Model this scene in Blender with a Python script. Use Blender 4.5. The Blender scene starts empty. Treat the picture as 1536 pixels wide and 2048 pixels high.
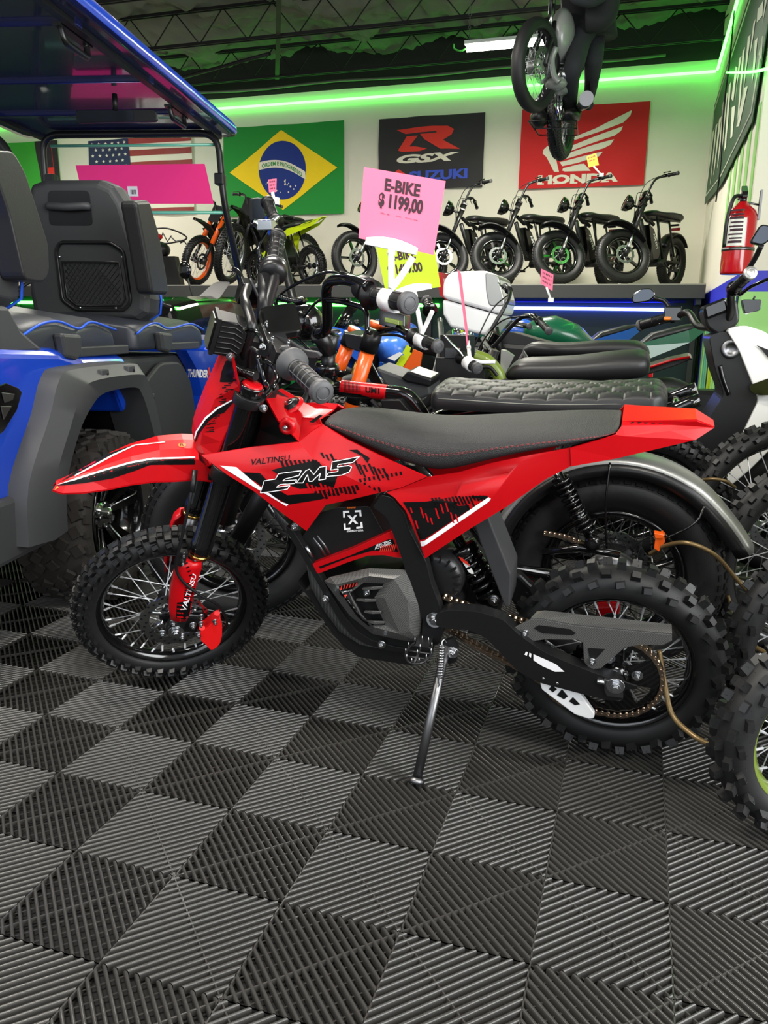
import bpy, bmesh, math, random
from mathutils import Vector as V, Matrix, noise
from mathutils.bvhtree import BVHTree
from mathutils.geometry import tessellate_polygon
random.seed(7)
SC = bpy.context.scene; COL = SC.collection
PI = math.pi
def rad(a): return a*PI/180
# ---------------------------------------------------------------- camera
FPX, PITCH, ROLL, YAW = 1583.0, .2289, .0144, .3046
CP = V((0, 0, .909))
FW = V((-math.sin(YAW)*math.cos(PITCH), math.cos(YAW)*math.cos(PITCH), -math.sin(PITCH)))
_r = V((math.cos(YAW), math.sin(YAW), 0)); _u = _r.cross(FW)
RT = _r*math.cos(ROLL)+_u*math.sin(ROLL); UPV = -_r*math.sin(ROLL)+_u*math.cos(ROLL)
cam = bpy.data.objects.new('camera', bpy.data.cameras.new('camera')); COL.objects.link(cam)
cam.matrix_world = Matrix(((RT.x, UPV.x, -FW.x, CP.x), (RT.y, UPV.y, -FW.y, CP.y), (RT.z, UPV.z, -FW.z, CP.z), (0, 0, 0, 1)))
cam.data.sensor_fit = 'VERTICAL'; cam.data.sensor_height = 36; cam.data.lens = FPX/2048*36
cam.data.clip_start = .02
SC.camera = cam
SC.view_settings.view_transform = 'Standard'; SC.view_settings.look = 'None'
SC.view_settings.gamma = 1; SC.view_settings.use_curve_mapping = False
SC.view_settings.exposure = 0.1
# world: daylight arriving through the open shop front behind the viewer
w = bpy.data.worlds.new('world'); SC.world = w; w.use_nodes = True
bg = w.node_tree.nodes['Background']; bg.inputs[0].default_value = (.85, .93, 1, 1); bg.inputs[1].default_value = .5
# ceiling tube lamps: (centre, half length, light power); the first four get tubes, the last four are added unseen lights
LAMPS = [((-1.33, 8.0, 3.45), .44, 120), ((-7.35, 8.6, 3.75), .44, 80), ((-4.6, 6.2, 3.6), .6, 110), ((-2.2, 4.4, 3.6), .6, 90), ((-5.5, 3.0, 3.6), .6, 60),
         ((-1.6, .9, 3.6), .6, 110), ((.9, -.6, 3.5), .6, 90), ((-3.6, .2, 3.6), .6, 90)]
def area(loc, sx, sy, power, col=(1, .95, .86), rot=(0, 0, 0)):
    l = bpy.data.lights.new('area_light', 'AREA'); l.shape = 'RECTANGLE'; l.size = sx; l.size_y = sy; l.energy = power; l.color = col
    o = bpy.data.objects.new('area_light', l); o.location = loc; o.rotation_euler = rot; COL.objects.link(o); return o
for c, h, p in LAMPS: area((c[0], c[1], c[2]-.05), 2*h, .06, p)
# added panels for unseen shop-front daylight, behind the viewer and at the right
area((-1.2, -3.2, 1.9), 5.0, 2.4, 90, (.9, .95, 1), (rad(90), 0, 0))
area((2.9, .4, 1.75), 2.6, 4.4, 330, (.95, .97, 1), (0, rad(90), 0))  # unseen daylight panel added at the right to bring highlights onto the floor ribs

# ---------------------------------------------------------------- pixel helpers (photo frame 1536x2048)
def ray(px, py): return FW+RT*((px-768)/FPX)-UPV*((py-1024)/FPX)
def hitp(px, py, n, p):
    d = ray(px, py); n = V(n); t = (V(p)-CP).dot(n)/d.dot(n); return CP+d*t
def aty(px, py, y): return hitp(px, py, (0, 1, 0), (0, y, 0))
def atx(px, py, x): return hitp(px, py, (1, 0, 0), (x, 0, 0))
def atz(px, py, z): return hitp(px, py, (0, 0, 1), (0, 0, z))
class Frame:
    "x along, n towards the viewer side, z up"
    def __init__(s, o, ex, en, ez): s.o, s.ex, s.en, s.ez = V(o), V(ex).normalized(), V(en).normalized(), V(ez).normalized()
    def p(s, x, n, z): return s.o+s.ex*x+s.en*n+s.ez*z
    def px(s, px, py, off=0): return hitp(px, py, s.en, s.o+s.en*off)
    def loc(s, w): d = w-s.o; return V((d.dot(s.ex), d.dot(s.en), d.dot(s.ez)))
# ---------------------------------------------------------------- materials
def lin(c):
    f = lambda v: v/12.92 if v <= .04045 else ((v+.055)/1.055)**2.4
    return (f(c[0]/255), f(c[1]/255), f(c[2]/255), 1)
MATS = {}
def mat(name, col, rough=.5, metal=0, coat=0, bump=None, emit=None, alpha=1, trans=0, ior=1.45, var=None, spec=.5):
    m = bpy.data.materials.new(name); MATS[name] = m; m.use_nodes = True
    nt = m.node_tree; b = nt.nodes['Principled BSDF']
    c = lin(col); b.inputs['Base Color'].default_value = c; b.inputs['Roughness'].default_value = rough
    b.inputs['Metallic'].default_value = metal; b.inputs['Coat Weight'].default_value = coat; b.inputs['Coat Roughness'].default_value = .06
    b.inputs['Alpha'].default_value = alpha; b.inputs['Transmission Weight'].default_value = trans; b.inputs['IOR'].default_value = ior
    b.inputs['Specular IOR Level'].default_value = spec
    if emit: b.inputs['Emission Color'].default_value = (*emit[:3], 1); b.inputs['Emission Strength'].default_value = emit[3]
    tc = nt.nodes.new('ShaderNodeTexCoord')
    if bump:
        kind, scale, st = bump
        if kind == 'noise': t = nt.nodes.new('ShaderNodeTexNoise'); t.inputs['Scale'].default_value = scale; t.inputs['Detail'].default_value = 4; out = t.outputs[0]
        elif kind == 'voro': t = nt.nodes.new('ShaderNodeTexVoronoi'); t.inputs['Scale'].default_value = scale; out = t.outputs[0]
        elif kind == 'weave': t = nt.nodes.new('ShaderNodeTexChecker'); t.inputs['Scale'].default_value = scale; out = t.outputs[1]
        elif kind == 'wave': t = nt.nodes.new('ShaderNodeTexWave'); t.inputs['Scale'].default_value = scale; t.inputs['Distortion'].default_value = .6; out = t.outputs[1]
        nt.links.new(tc.outputs['Object'], t.inputs[0])
        bp = nt.nodes.new('ShaderNodeBump'); bp.inputs['Strength'].default_value = st; bp.inputs['Distance'].default_value = .002
        nt.links.new(out, bp.inputs['Height']); nt.links.new(bp.outputs[0], b.inputs['Normal'])
    if var:
        col2, scale, kind = var
        if kind == 'checker': t = nt.nodes.new('ShaderNodeTexChecker'); f = t.outputs[1]
        elif kind == 'wave': t = nt.nodes.new('ShaderNodeTexWave'); f = t.outputs[1]; t.inputs['Distortion'].default_value = 1.5
        else: t = nt.nodes.new('ShaderNodeTexNoise'); t.inputs['Detail'].default_value = 5; f = t.outputs[0]
        t.inputs['Scale'].default_value = scale; nt.links.new(tc.outputs['Object'], t.inputs[0])
        mx = nt.nodes.new('ShaderNodeMix'); mx.data_type = 'RGBA'; mx.inputs[6].default_value = c; mx.inputs[7].default_value = lin(col2)
        nt.links.new(f, mx.inputs[0]); nt.links.new(mx.outputs[2], b.inputs['Base Color'])
    return m
mat('red', (180, 6, 16), .34, coat=.12, spec=.35); mat('red_deep', (150, 8, 14), .3, coat=.5)
mat('black', (17, 17, 18), .42); mat('black_gloss', (9, 9, 10), .14, coat=.6); mat('black_satin', (22, 22, 23), .33)
mat('rubber', (25, 25, 26), .55, bump=('noise', 90, .25)); mat('rubber_soft', (21, 21, 22), .55); mat('rubber_brown', (50, 46, 43), .7, bump=('noise', 60, .3))
mat('knob', (21, 21, 22), .42); mat('grip', (20, 20, 21), .45); mat('grey_rubber', (74, 74, 76), .5)
mat('steel', (190, 192, 195), .22, 1); mat('spoke', (205, 207, 210), .3, .45); mat('caliper_red', (232, 26, 28), .35); mat('pale_blue', (70, 128, 232), .3, coat=.4); mat('chrome', (215, 217, 220), .1, 1); mat('dull_steel', (120, 120, 122), .38, 1)
mat('chain', (170, 150, 130), .32, 1); mat('gold', (190, 150, 80), .25, 1); mat('dark_metal', (44, 44, 46), .35, .7)
mat('white', (232, 232, 228), .4); mat('white_plastic', (236, 236, 236), .35); mat('decal_black', (9, 8, 9), .5, spec=.2); mat('decal_white', (240, 238, 240), .35)
mat('decal_red', (215, 50, 35), .4); mat('decal_orange', (232, 110, 30), .4)
mat('seat', (34, 34, 35), .55, bump=('voro', 620, .5)); mat('vinyl', (33, 33, 34), .42, bump=('noise', 260, .12)); mat('vinyl_blue_grey', (46, 49, 56), .42, bump=('noise', 260, .12))
mat('stitch', (120, 40, 44), .6); mat('stitch_light', (120, 120, 112), .6)
mat('carbon', (104, 103, 100), .3, .25, coat=.5, bump=('weave', 520, .4), var=((70, 70, 70), 420, 'checker'))
mat('carbon_dark', (42, 42, 43), .35, coat=.4, var=((66, 66, 66), 46, 'wave'))
mat('plastic_grey', (62, 63, 65), .48); mat('plastic_dark', (54, 55, 56), .5, bump=('noise', 300, .1)); mat('mud_flap', (58, 58, 60), .5, var=((42, 42, 43), 9, 'noise'))
mat('blue', (18, 70, 200), .2, .15, coat=.8); mat('blue_dark', (12, 22, 80), .25, .2, coat=.8); mat('blue_trim', (40, 90, 210), .4)
mat('orange', (232, 92, 22), .3, coat=.4); mat('lime', (200, 222, 22), .35, coat=.3); mat('green', (20, 150, 70), .3, coat=.5); mat('green_paint', (66, 176, 62), .4)
mat('teal_green', (24, 92, 64), .3, coat=.5); mat('lcd', (38, 42, 40), .2); mat('sport_blue', (30, 84, 190), .22, coat=.8)
mat('pink_card', (252, 118, 152), .6); mat('pink_hot', (255, 52, 138), .6); mat('lime_card', (178, 214, 36), .6); mat('orange_card', (240, 150, 50), .6)
mat('ink', (58, 32, 44), .6); mat('glass', (235, 245, 240), .02, trans=1, alpha=1, ior=1.1); mat('mirror', (70, 74, 80), .12, 1)
mat('fender_grey', (168, 168, 164), .36, .75); mat('silver_paint', (140, 142, 138), .35, .2, coat=.4); mat('brass_cable', (120, 100, 66), .35, .5)
mat('amber', (240, 130, 20), .25, coat=.5); mat('tail_red', (170, 18, 22), .2, coat=.6); mat('olive', (104, 122, 44), .35, coat=.3)
mat('skin', (150, 120, 100), .6); mat('cloth_black', (24, 25, 27), .85, bump=('noise', 40, .6)); mat('denim_dark', (34, 36, 40), .85, bump=('noise', 50, .6))
mat('wall_white', (226, 221, 204), .7, bump=('noise', 30, .05)); mat('wall_dark', (30, 32, 28), .7); mat('wall_green', (150, 206, 120), .6)
mat('insulation', (104, 108, 96), .8, bump=('noise', 9, 1)); mat('joist', (22, 22, 22), .6, .2); mat('mat_base', (8, 8, 8), .7)
mat('floor_rib', (56, 55, 53), .26, bump=('noise', 60, .12)); mat('shelf_dark', (58, 58, 58), .5); mat('shelf_top', (150, 148, 138), .5)
mat('wall_low', (18, 44, 44), .5); mat('wall_navy', (44, 48, 190), .45)
mat('flag_green', (28, 142, 52), .75); mat('flag_yellow', (250, 214, 24), .75); mat('flag_blue', (24, 50, 130), .75); mat('flag_black', (48, 46, 48), .75)
mat('flag_red', (206, 32, 34), .75); mat('flag_logo_red', (226, 58, 46), .75); mat('flag_white', (232, 226, 208), .75); mat('flag_suzuki', (60, 84, 190), .75)
mat('banner', (44, 76, 52), .6); mat('banner_letter', (206, 210, 190), .6); mat('extinguisher', (180, 16, 24), .22, coat=.8); mat('paper', (226, 226, 216), .7)
mat('tube_glow', (255, 255, 255), .5, emit=(1, .93, .82, 22)); mat('led_green', (90, 255, 60), .5, emit=(.075, 1, .075, 10)); mat('led_blue', (60, 60, 255), .5, emit=(.1, .13, 1, 22))
mat('us_red', (150, 60, 56), .75); mat('us_blue', (40, 48, 78), .75); mat('sea_green', (110, 190, 160), .3, coat=.4)
# ---------------------------------------------------------------- mesh builder
def perp(d):
    a = V((0, 0, 1)) if abs(d.z) < .9 else V((1, 0, 0)); x = d.cross(a).normalized(); return x, d.cross(x).normalized()
class G:
    def __init__(s): s.v, s.f, s.m, s.s = [], [], [], []
    def add(s, vs, fs, m, sm=False):
        b = len(s.v); s.v += [V(q) for q in vs]
        for f in fs: s.f.append(tuple(b+i for i in f)); s.m.append(m); s.s.append(sm)
        return s
    def hexa(s, P, m, sm=False):  # 8 corners: bottom 4 then top 4
        return s.add(P, [(0, 1, 2, 3), (4, 5, 6, 7), (0, 1, 5, 4), (1, 2, 6, 5), (2, 3, 7, 6), (3, 0, 4, 7)], m, sm)
    def box(s, c, sx, sy, sz, m, X=V((1, 0, 0)), Y=V((0, 1, 0)), Z=V((0, 0, 1)), taper=1.0):
        c = V(c); P = []
        for k, t in ((-1, 1), (1, taper)):
            for i, j in ((-1, -1), (1, -1), (1, 1), (-1, 1)): P.append(c+X*(i*sx/2*t)+Y*(j*sy/2*t)+Z*(k*sz/2))
        return s.hexa(P, m)
    def tube(s, pts, r, m, n=10, cap=True, closed=False):
        pts = [V(p) for p in pts]; N = len(pts); rs = r if isinstance(r, (list, tuple)) else [r]*N
        vs = []; x = None
        for i, p in enumerate(pts):
            d = (pts[(i+1) % N]-pts[i-1]) if closed else (pts[min(i+1, N-1)]-pts[max(i-1, 0)])
            if d.length < 1e-9: d = V((0, 0, 1))
            d = d.normalized()
            if x is None: x, y = perp(d)
            else: x = (x-d*x.dot(d)).normalized(); y = d.cross(x)
            for k in range(n):
                a = 2*PI*k/n; vs.append(p+(x*math.cos(a)+y*math.sin(a))*rs[i])
        fs = []
        for i in range(N if closed else N-1):
            for k in range(n): fs.append((i*n+k, i*n+(k+1) % n, ((i+1) % N)*n+(k+1) % n, ((i+1) % N)*n+k))
        s.add(vs, fs, m, True)
        if cap and not closed:
            b = len(s.v)-len(vs)
            s.f.append(tuple(b+k for k in range(n))); s.f.append(tuple(b+(N-1)*n+k for k in range(n))); s.m += [m, m]; s.s += [False, False]
        return s
    def lathe(s, c, ax, prof, m, n=32, closed=False, a0=0, a1=2*PI, ref=None, sm=True):
        "prof: (distance along axis, radius)"
        c = V(c); ax = V(ax).normalized(); x, y = perp(ax)
        if ref is not None: x = (ref-ax*ref.dot(ax)).normalized(); y = ax.cross(x)
        full = abs(a1-a0-2*PI) < 1e-6; K = n if full else n+1; vs = []
        for k in range(K):
            a = a0+(a1-a0)*k/n; d = x*math.cos(a)+y*math.sin(a)
            for t, r in prof: vs.append(c+ax*t+d*r)
        L = len(prof); fs = []
        for k in range(n):
            k2 = (k+1) % K
            for i in range(L if closed else L-1):
                j = (i+1) % L; fs.append((k*L+i, k2*L+i, k2*L+j, k*L+j))
        return s.add(vs, fs, m, sm)
    def cyl(s, a, b, r, m, n=16, r2=None):
        a, b = V(a), V(b); return s.tube([a, b], [r, r if r2 is None else r2], m, n)
    def ball(s, c, r, m, X=V((1, 0, 0)), Y=V((0, 1, 0)), Z=V((0, 0, 1)), sx=1, sy=1, sz=1, n=16):
        c = V(c); vs = []; h = n//2
        for i in range(h+1):
            t = PI*i/h
            for k in range(n):
                a = 2*PI*k/n; vs.append(c+X*(math.sin(t)*math.cos(a)*r*sx)+Y*(math.sin(t)*math.sin(a)*r*sy)+Z*(math.cos(t)*r*sz))
        return s.add(vs, [(i*n+k, i*n+(k+1) % n, (i+1)*n+(k+1) % n, (i+1)*n+k) for i in range(h) for k in range(n)], m, True)
    def loft(s, secs, m, closed=True, cap=True, sm=True):
        n = len(secs[0]); vs = [V(p) for q in secs for p in q]; fs = []
        for i in range(len(secs)-1):
            for k in range(n if closed else n-1): fs.append((i*n+k, i*n+(k+1) % n, (i+1)*n+(k+1) % n, (i+1)*n+k))
        if cap: fs += [tuple(range(n)), tuple((len(secs)-1)*n+k for k in range(n))]
        return s.add(vs, fs, m, sm)
    def prism(s, P, d, m, sm=False):
        P = [V(p) for p in P]; n = len(P); d = V(d)
        fs = [tuple(range(n)), tuple(n+i for i in range(n))]+[(i, (i+1) % n, n+(i+1) % n, n+i) for i in range(n)]
        return s.add(P+[p+d for p in P], fs, m, sm)
    def plate(s, P, th, en, m):  # prism centred on the traced outline, thickness th along en
        return s.prism([p-en*(th/2) for p in P], en*th, m)
    def ngon(s, P, m): return s.add(P, [tuple(range(len(P)))], m)
    def tri(s):
        F, M, S = [], [], []
        for f, m, q in zip(s.f, s.m, s.s):
            if len(f) < 4: F.append(f); M.append(m); S.append(q); continue
            for t in tessellate_polygon([[s.v[i] for i in f]]): F.append(tuple(f[i] for i in t)); M.append(m); S.append(q)
        s.f, s.m, s.s = F, M, S; return s
    def soft(s): s.tri(); s.s = [True]*len(s.s); return s
    def shell(s, d):
        "give an open sheet a thickness: a copy moved by d plus the walls along its border"
        s.tri(); n = len(s.v); E = {}
        for f, m in zip(s.f, s.m):
            for i in range(len(f)): k = (f[i], f[(i+1) % len(f)]); E[tuple(sorted(k))] = E.get(tuple(sorted(k)), [])+[(k, m)]
        W = [(e[0][0], e[0][1]) for e in E.values() if len(e) == 1]
        F0 = list(zip(s.f, s.m)); d = V(d); s.v += [v+d for v in s.v[:n]]
        for f, m in F0: s.f.append(tuple(n+i for i in reversed(f))); s.m.append(m); s.s.append(True)
        b = len(s.v)
        for (i, j), m in W: k = len(s.v); s.v += [s.v[i], s.v[j], s.v[n+j], s.v[n+i]]; s.f.append((k, k+1, k+2, k+3)); s.m.append(m); s.s.append(False)
        return s
    def bvh(s): s.tri(); return BVHTree.FromPolygons(s.v, s.f, all_triangles=False)
    def decal(s, bv, P, m, eps=.0008, step=6, origin=None):
        "lay an outline, given in photo pixels, onto the surface already in this mesh"
        tr = tessellate_polygon([[V((x, y, 0)) for x, y in P]])
        st = [tuple(P[i] for i in t) for t in tr]; out = []
        while st:
            a, b, c = st.pop(); e = [math.dist(a, b), math.dist(b, c), math.dist(c, a)]; k = max(e)
            if k <= step: out.append((a, b, c)); continue
            i = e.index(k); q = (a, b, c); a, b, c = q[i], q[(i+1) % 3], q[(i+2) % 3]; h = ((a[0]+b[0])/2, (a[1]+b[1])/2)
            st += [(a, h, c), (h, b, c)]
        vs = []; fs = []; key = {}
        for t in out:
            f = []
            for q in t:
                kk = (round(q[0], 3), round(q[1], 3))
                if kk not in key:
                    d = ray(*q).normalized(); h = bv.ray_cast(CP, d)
                    if h[0] is None: key[kk] = None
                    else:
                        nn = h[1] if h[1].dot(d) < 0 else -h[1]
                        key[kk] = len(vs); vs.append(h[0]+nn*eps)
                f.append(key[kk])
            if None not in f and len({*f}) == 3 and max((vs[f[0]]-vs[f[1]]).length, (vs[f[1]]-vs[f[2]]).length) < .15: fs.append(tuple(f))
        return s.add(vs, fs, m, True)
    def text(s, body, fn, m, bold=.02, shear=0, sub=0):
        for poly in text_mesh(body, bold, shear): s.add([fn(x, y) for x, y in poly], [tuple(range(len(poly)))], m)
        return s
    def text_decal(s, bv, body, quad, m, bold=.02, shear=0, eps=.0009):
        "quad: photo pixels lower-left, lower-right, upper-right, upper-left"
        a, b, c, d = quad
        for poly in text_mesh(body, bold, shear):
            P = [((1-u)*(1-v)*a[0]+u*(1-v)*b[0]+u*v*c[0]+(1-u)*v*d[0], (1-u)*(1-v)*a[1]+u*(1-v)*b[1]+u*v*c[1]+(1-u)*v*d[1]) for u, v in poly]
            s.decal(bv, P, m, eps, 9)
        return s
    def obj(s, name, parent=None, bevel=0, solid=0, seg=2, sub=0, merge=False, recalc=True, angle=35, split=0):
        me = bpy.data.meshes.new(name); root = parent
        while root is not None and root.parent: root = root.parent
        off = root.location if root is not None else V((0, 0, 0))
        me.from_pydata([tuple(v-off) for v in s.v], [], s.f)
        names = []
        for q in s.m:
            if q not in names: names.append(q)
        for q in names: me.materials.append(MATS[q])
        me.polygons.foreach_set('material_index', [names.index(q) for q in s.m]); me.polygons.foreach_set('use_smooth', s.s)
        if recalc or merge:
            bm = bmesh.new(); bm.from_mesh(me)
            if merge: bmesh.ops.remove_doubles(bm, verts=bm.verts, dist=1e-5)
            bmesh.ops.recalc_face_normals(bm, faces=bm.faces); bm.to_mesh(me); bm.free()
        me.update()
        o = bpy.data.objects.new(name, me); COL.objects.link(o)
        if parent: o.parent = parent
        if solid: md = o.modifiers.new('solid', 'SOLIDIFY'); md.thickness = solid; md.offset = 0
        if split: md = o.modifiers.new('split', 'EDGE_SPLIT'); md.split_angle = rad(split); md.use_edge_sharp = False
        if sub: md = o.modifiers.new('sub', 'SUBSURF'); md.levels = sub; md.render_levels = sub
        if bevel: md = o.modifiers.new('bevel', 'BEVEL'); md.width = bevel; md.segments = seg; md.limit_method = 'ANGLE'; md.angle_limit = rad(angle); md.harden_normals = False
        return o
_TC = {}
def text_mesh(body, bold, shear):
    k = (body, bold, shear)
    if k not in _TC:
        cu = bpy.data.curves.new('t', 'FONT'); cu.body = body; cu.offset = bold; cu.shear = shear; cu.resolution_u = 3
        ob = bpy.data.objects.new('t', cu); COL.objects.link(ob)
        dg = bpy.context.evaluated_depsgraph_get(); ev = ob.evaluated_get(dg); me = ev.to_mesh()
        vs = [(v.co.x, v.co.y) for v in me.vertices]; polys = [[vs[i] for i in p.vertices] for p in me.polygons]
        ev.to_mesh_clear(); bpy.data.objects.remove(ob); bpy.data.curves.remove(cu)
        x0 = min(v[0] for v in vs); x1 = max(v[0] for v in vs); y0 = min(v[1] for v in vs); y1 = max(v[1] for v in vs)
        _TC[k] = [[((x-x0)/(x1-x0), (y-y0)/(y1-y0)) for x, y in p] for p in polys]
    return _TC[k]
def bil(A, B, C, D): return lambda u, v: A*((1-u)*(1-v))+B*(u*(1-v))+C*(u*v)+D*((1-u)*v)
def tag(o, label=None, cat=None, group=None, kind=None):
    if label: o['label'] = label
    if cat: o['category'] = cat
    if group: o['group'] = group
    if kind: o['kind'] = kind
    return o
def thing(name, loc, label, cat, group=None):
    o = bpy.data.objects.new(name, None); o.empty_display_size = .1; o.location = loc; COL.objects.link(o); return tag(o, label, cat, group)
def copy_tree(o, parent=None):
    c = o.copy(); COL.objects.link(c); c.parent = parent
    for ch in list(o.children): copy_tree(ch, c)
    return c
def arc(c, x, y, r, a0, a1, n=8): return [c+x*(r*math.cos(a0+(a1-a0)*i/n))+y*(r*math.sin(a0+(a1-a0)*i/n)) for i in range(n+1)]
def spline(P, n=6):
    "Catmull-Rom through the points"
    P = [V(p) for p in P]; Q = [P[0]*2-P[1]]+P+[P[-1]*2-P[-2]]; out = []
    for i in range(1, len(Q)-2):
        for k in range(n):
            t = k/n; a, b, c, d = Q[i-1], Q[i], Q[i+1], Q[i+2]
            out.append(.5*((2*b)+(c-a)*t+(2*a-5*b+4*c-d)*t*t+(3*b-a-3*c+d)*t*t*t))
    return out+[P[-1]]
# ================================================================ room
def structure(g, name, **k): return tag(g.obj(name, **k), kind='structure')
YB = 10.6; XR = .6
# floor: ribbed plastic tiles, real ribs over a dark base
g = G(); g.add([(-12, -3, -.03), (4, -3, -.03), (4, 11, -.03), (-12, 11, -.03), (-12, -3, -.018), (4, -3, -.018), (4, 11, -.018), (-12, 11, -.018)],
               [(0, 1, 2, 3), (4, 5, 6, 7), (0, 1, 5, 4), (1, 2, 6, 5), (2, 3, 7, 6), (3, 0, 4, 7)], 'mat_base')
OX, OY, TS = -.8813, 1.2088, .2
for i in range(-24, 15):
    for j in range(-6, 36):
        x0, y0 = OX+i*TS, OY+j*TS
        if y0 > 8 or (x0 > XR-.1 and y0 > 5.7): continue
        even = (i+j) % 2 == 0  # A node at lower-left / upper-right
        P = lambda u, v: V((x0+u*TS, y0+(v if even else 1-v)*TS, 0))
        n = 22 if y0 < 5 else 16
        near = y0 < 3.4 and x0 > -2.8
        # ribs are parallel to the diagonal u+v = const
        for k in range(n):
            s = (k+.5)/n*2; hw = .49/n
            prof = [(-.5, -.013), (-.47, -.0042), (-.34, -.0016), (-.14, -.0003), (.14, -.0003), (.34, -.0016), (.47, -.0042), (.5, -.013)] if near else [(-.5, -.009), (-.25, 0), (.25, 0), (.5, -.009)]
            vs = []
            e = .004
            for t, z in prof:
                q = s+t*2*hw
                if q <= 1: u0, v0, u1, v1 = max(q, e*2)-e, e, e, max(q, e*2)-e
                else: u0, v0, u1, v1 = 1-e, q-1+e, q-1+e, 1-e
                for u, v in ((u0, v0), (u1, v1)):
                    p = P(min(max(u, e), 1-e), min(max(v, e), 1-e)); p.z = z; vs.append(p)
            L = len(prof); g.add(vs, [(2*a, 2*a+1, 2*a+3, 2*a+2) for a in range(L-1)], 'floor_rib', near)
            if near and k % 2 == 0:  # cross webs under the ribs
                o1 = (k+.5)/n*2-1
                a, b = max(0, o1), min(1, 1+o1); p, q = P(a, a-o1), P(b, b-o1); d = (q-p).normalized(); nn = V((-d.y, d.x, 0))*.0012
                g.add([p-nn+V((0, 0, -.0095)), p+nn+V((0, 0, -.0095)), q+nn+V((0, 0, -.0095)), q-nn+V((0, 0, -.0095))], [(0, 1, 2, 3)], 'floor_rib')
        # ridge on the diagonal and borders
        segs = [(P(0, 0), P(1, 1), .0011, -.0022), (P(0, 0), P(1, 0), .0012, -.0026), (P(0, 0), P(0, 1), .0012, -.0026)]
        for p, q, hw, z in segs:
            d = (q-p).normalized(); nn = V((-d.y, d.x, 0))*hw; zz = V((0, 0, z))
            g.add([p-nn*1.6+V((0, 0, -.009)), q-nn*1.6+V((0, 0, -.009)), q-nn+zz, p-nn+zz, q+nn+zz, p+nn+zz, q+nn*1.6+V((0, 0, -.009)), p+nn*1.6+V((0, 0, -.009))],
                  [(0, 1, 2, 3), (3, 2, 4, 5), (5, 4, 6, 7)], 'floor_rib')
structure(g, 'floor', recalc=False)
# walls
g = G(); g.box((-5.7, YB+.1, 2.68), 12.8, .2, 2.5, 'wall_white'); g.box((-5.7, YB+.1, .7), 12.8, .2, 1.46, 'wall_low'); g.box((-5.7, YB+.1, 4.25), 12.8, .2, .64, 'wall_dark'); structure(g, 'wall_back')
g = G(); g.box((XR+.1, 8.25, 1.235), .2, 4.9, .13, 'wall_navy')
g.box((XR+.1, 8.25, 2.9), .2, 4.9, 3.2, 'wall_white'); g.box((XR+.1, 8.25, .585), .2, 4.9, 1.17, 'wall_green')
g2 = g
structure(g, 'wall_right')
g = G(); g.box((XR+1.9, 5.9, 2.92), 3.4, .2, 3.16, 'wall_white'); g.box((XR+1.9, 5.9, 1.285), 3.4, .2, .11, 'shelf_dark'); g.box((XR+1.9, 5.9, .615), 3.4, .2, 1.23, 'wall_green'); structure(g, 'wall_front')
g = G(); g.box((3.1, 1.4, 2.25), .2, 8.8, 4.5, 'wall_white'); structure(g, 'wall_side')
g = G(); g.box((-11.9, 4, 2.25), .2, 13.4, 4.5, 'wall_white'); structure(g, 'wall_left')
# dark paint band painted over the white on the right wall above the light strip is bare wall; ceiling insulation
g = G(); nx, ny = 300, 220; vs = []
for j in range(ny+1):
    for i in range(nx+1):
        x = -12+16*i/nx; y = -3+13.7*j/ny
        z = 4.40+.12*noise.noise(V((x*1.7, y*1.7, 0)))+.055*noise.noise(V((x*5, y*5, 3)))+.06*noise.noise(V((x*11, y*11, 7)))-.10*abs(math.sin(x*1.31+.4*math.sin(y)))**8
        vs.append((x, y, z))
g.add(vs, [(j*(nx+1)+i, j*(nx+1)+i+1, (j+1)*(nx+1)+i+1, (j+1)*(nx+1)+i) for j in range(ny) for i in range(nx)], 'insulation', True)
structure(g, 'ceiling', recalc=False)
# open-web steel joists
n = 0
for yj in (10.05, 8.75, 7.45, 6.15, 4.85, 3.55):
    n += 1; g = G()
    for z in (3.98, 4.32):
        for dy in (-.022, .022): g.box((-5, yj+dy, z), 13.6, .012, .032, 'joist')
    x = -11.6; k = 0
    while x < 1.4:
        g.tube([(x, yj, 3.98), (x+.3, yj, 4.32)] if k % 2 == 0 else [(x, yj, 4.32), (x+.3, yj, 3.98)], .007, 'joist', 6); x += .3; k += 1
    structure(g, 'trim_%d' % n)
g = G(); g.box((-3.2, 7, 4.0), .05, 7, .05, 'joist', X=V((.9, .43, 0)), Y=V((-.43, .9, 0))); g.tube([(-7, 10.3, 4.02), (-4.4, 9.3, 4.0)], .02, 'joist', 6); structure(g, 'trim_%d' % (n+1))
# pipe / conduit just under the insulation edge
g = G(); g.tube([(x, 10.53, 4.0+.015*math.sin(x*2.7)) for x in [-11+.5*i for i in range(23)]], .016, 'insulation', 6); structure(g, 'trim_%d' % (n+2))
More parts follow.
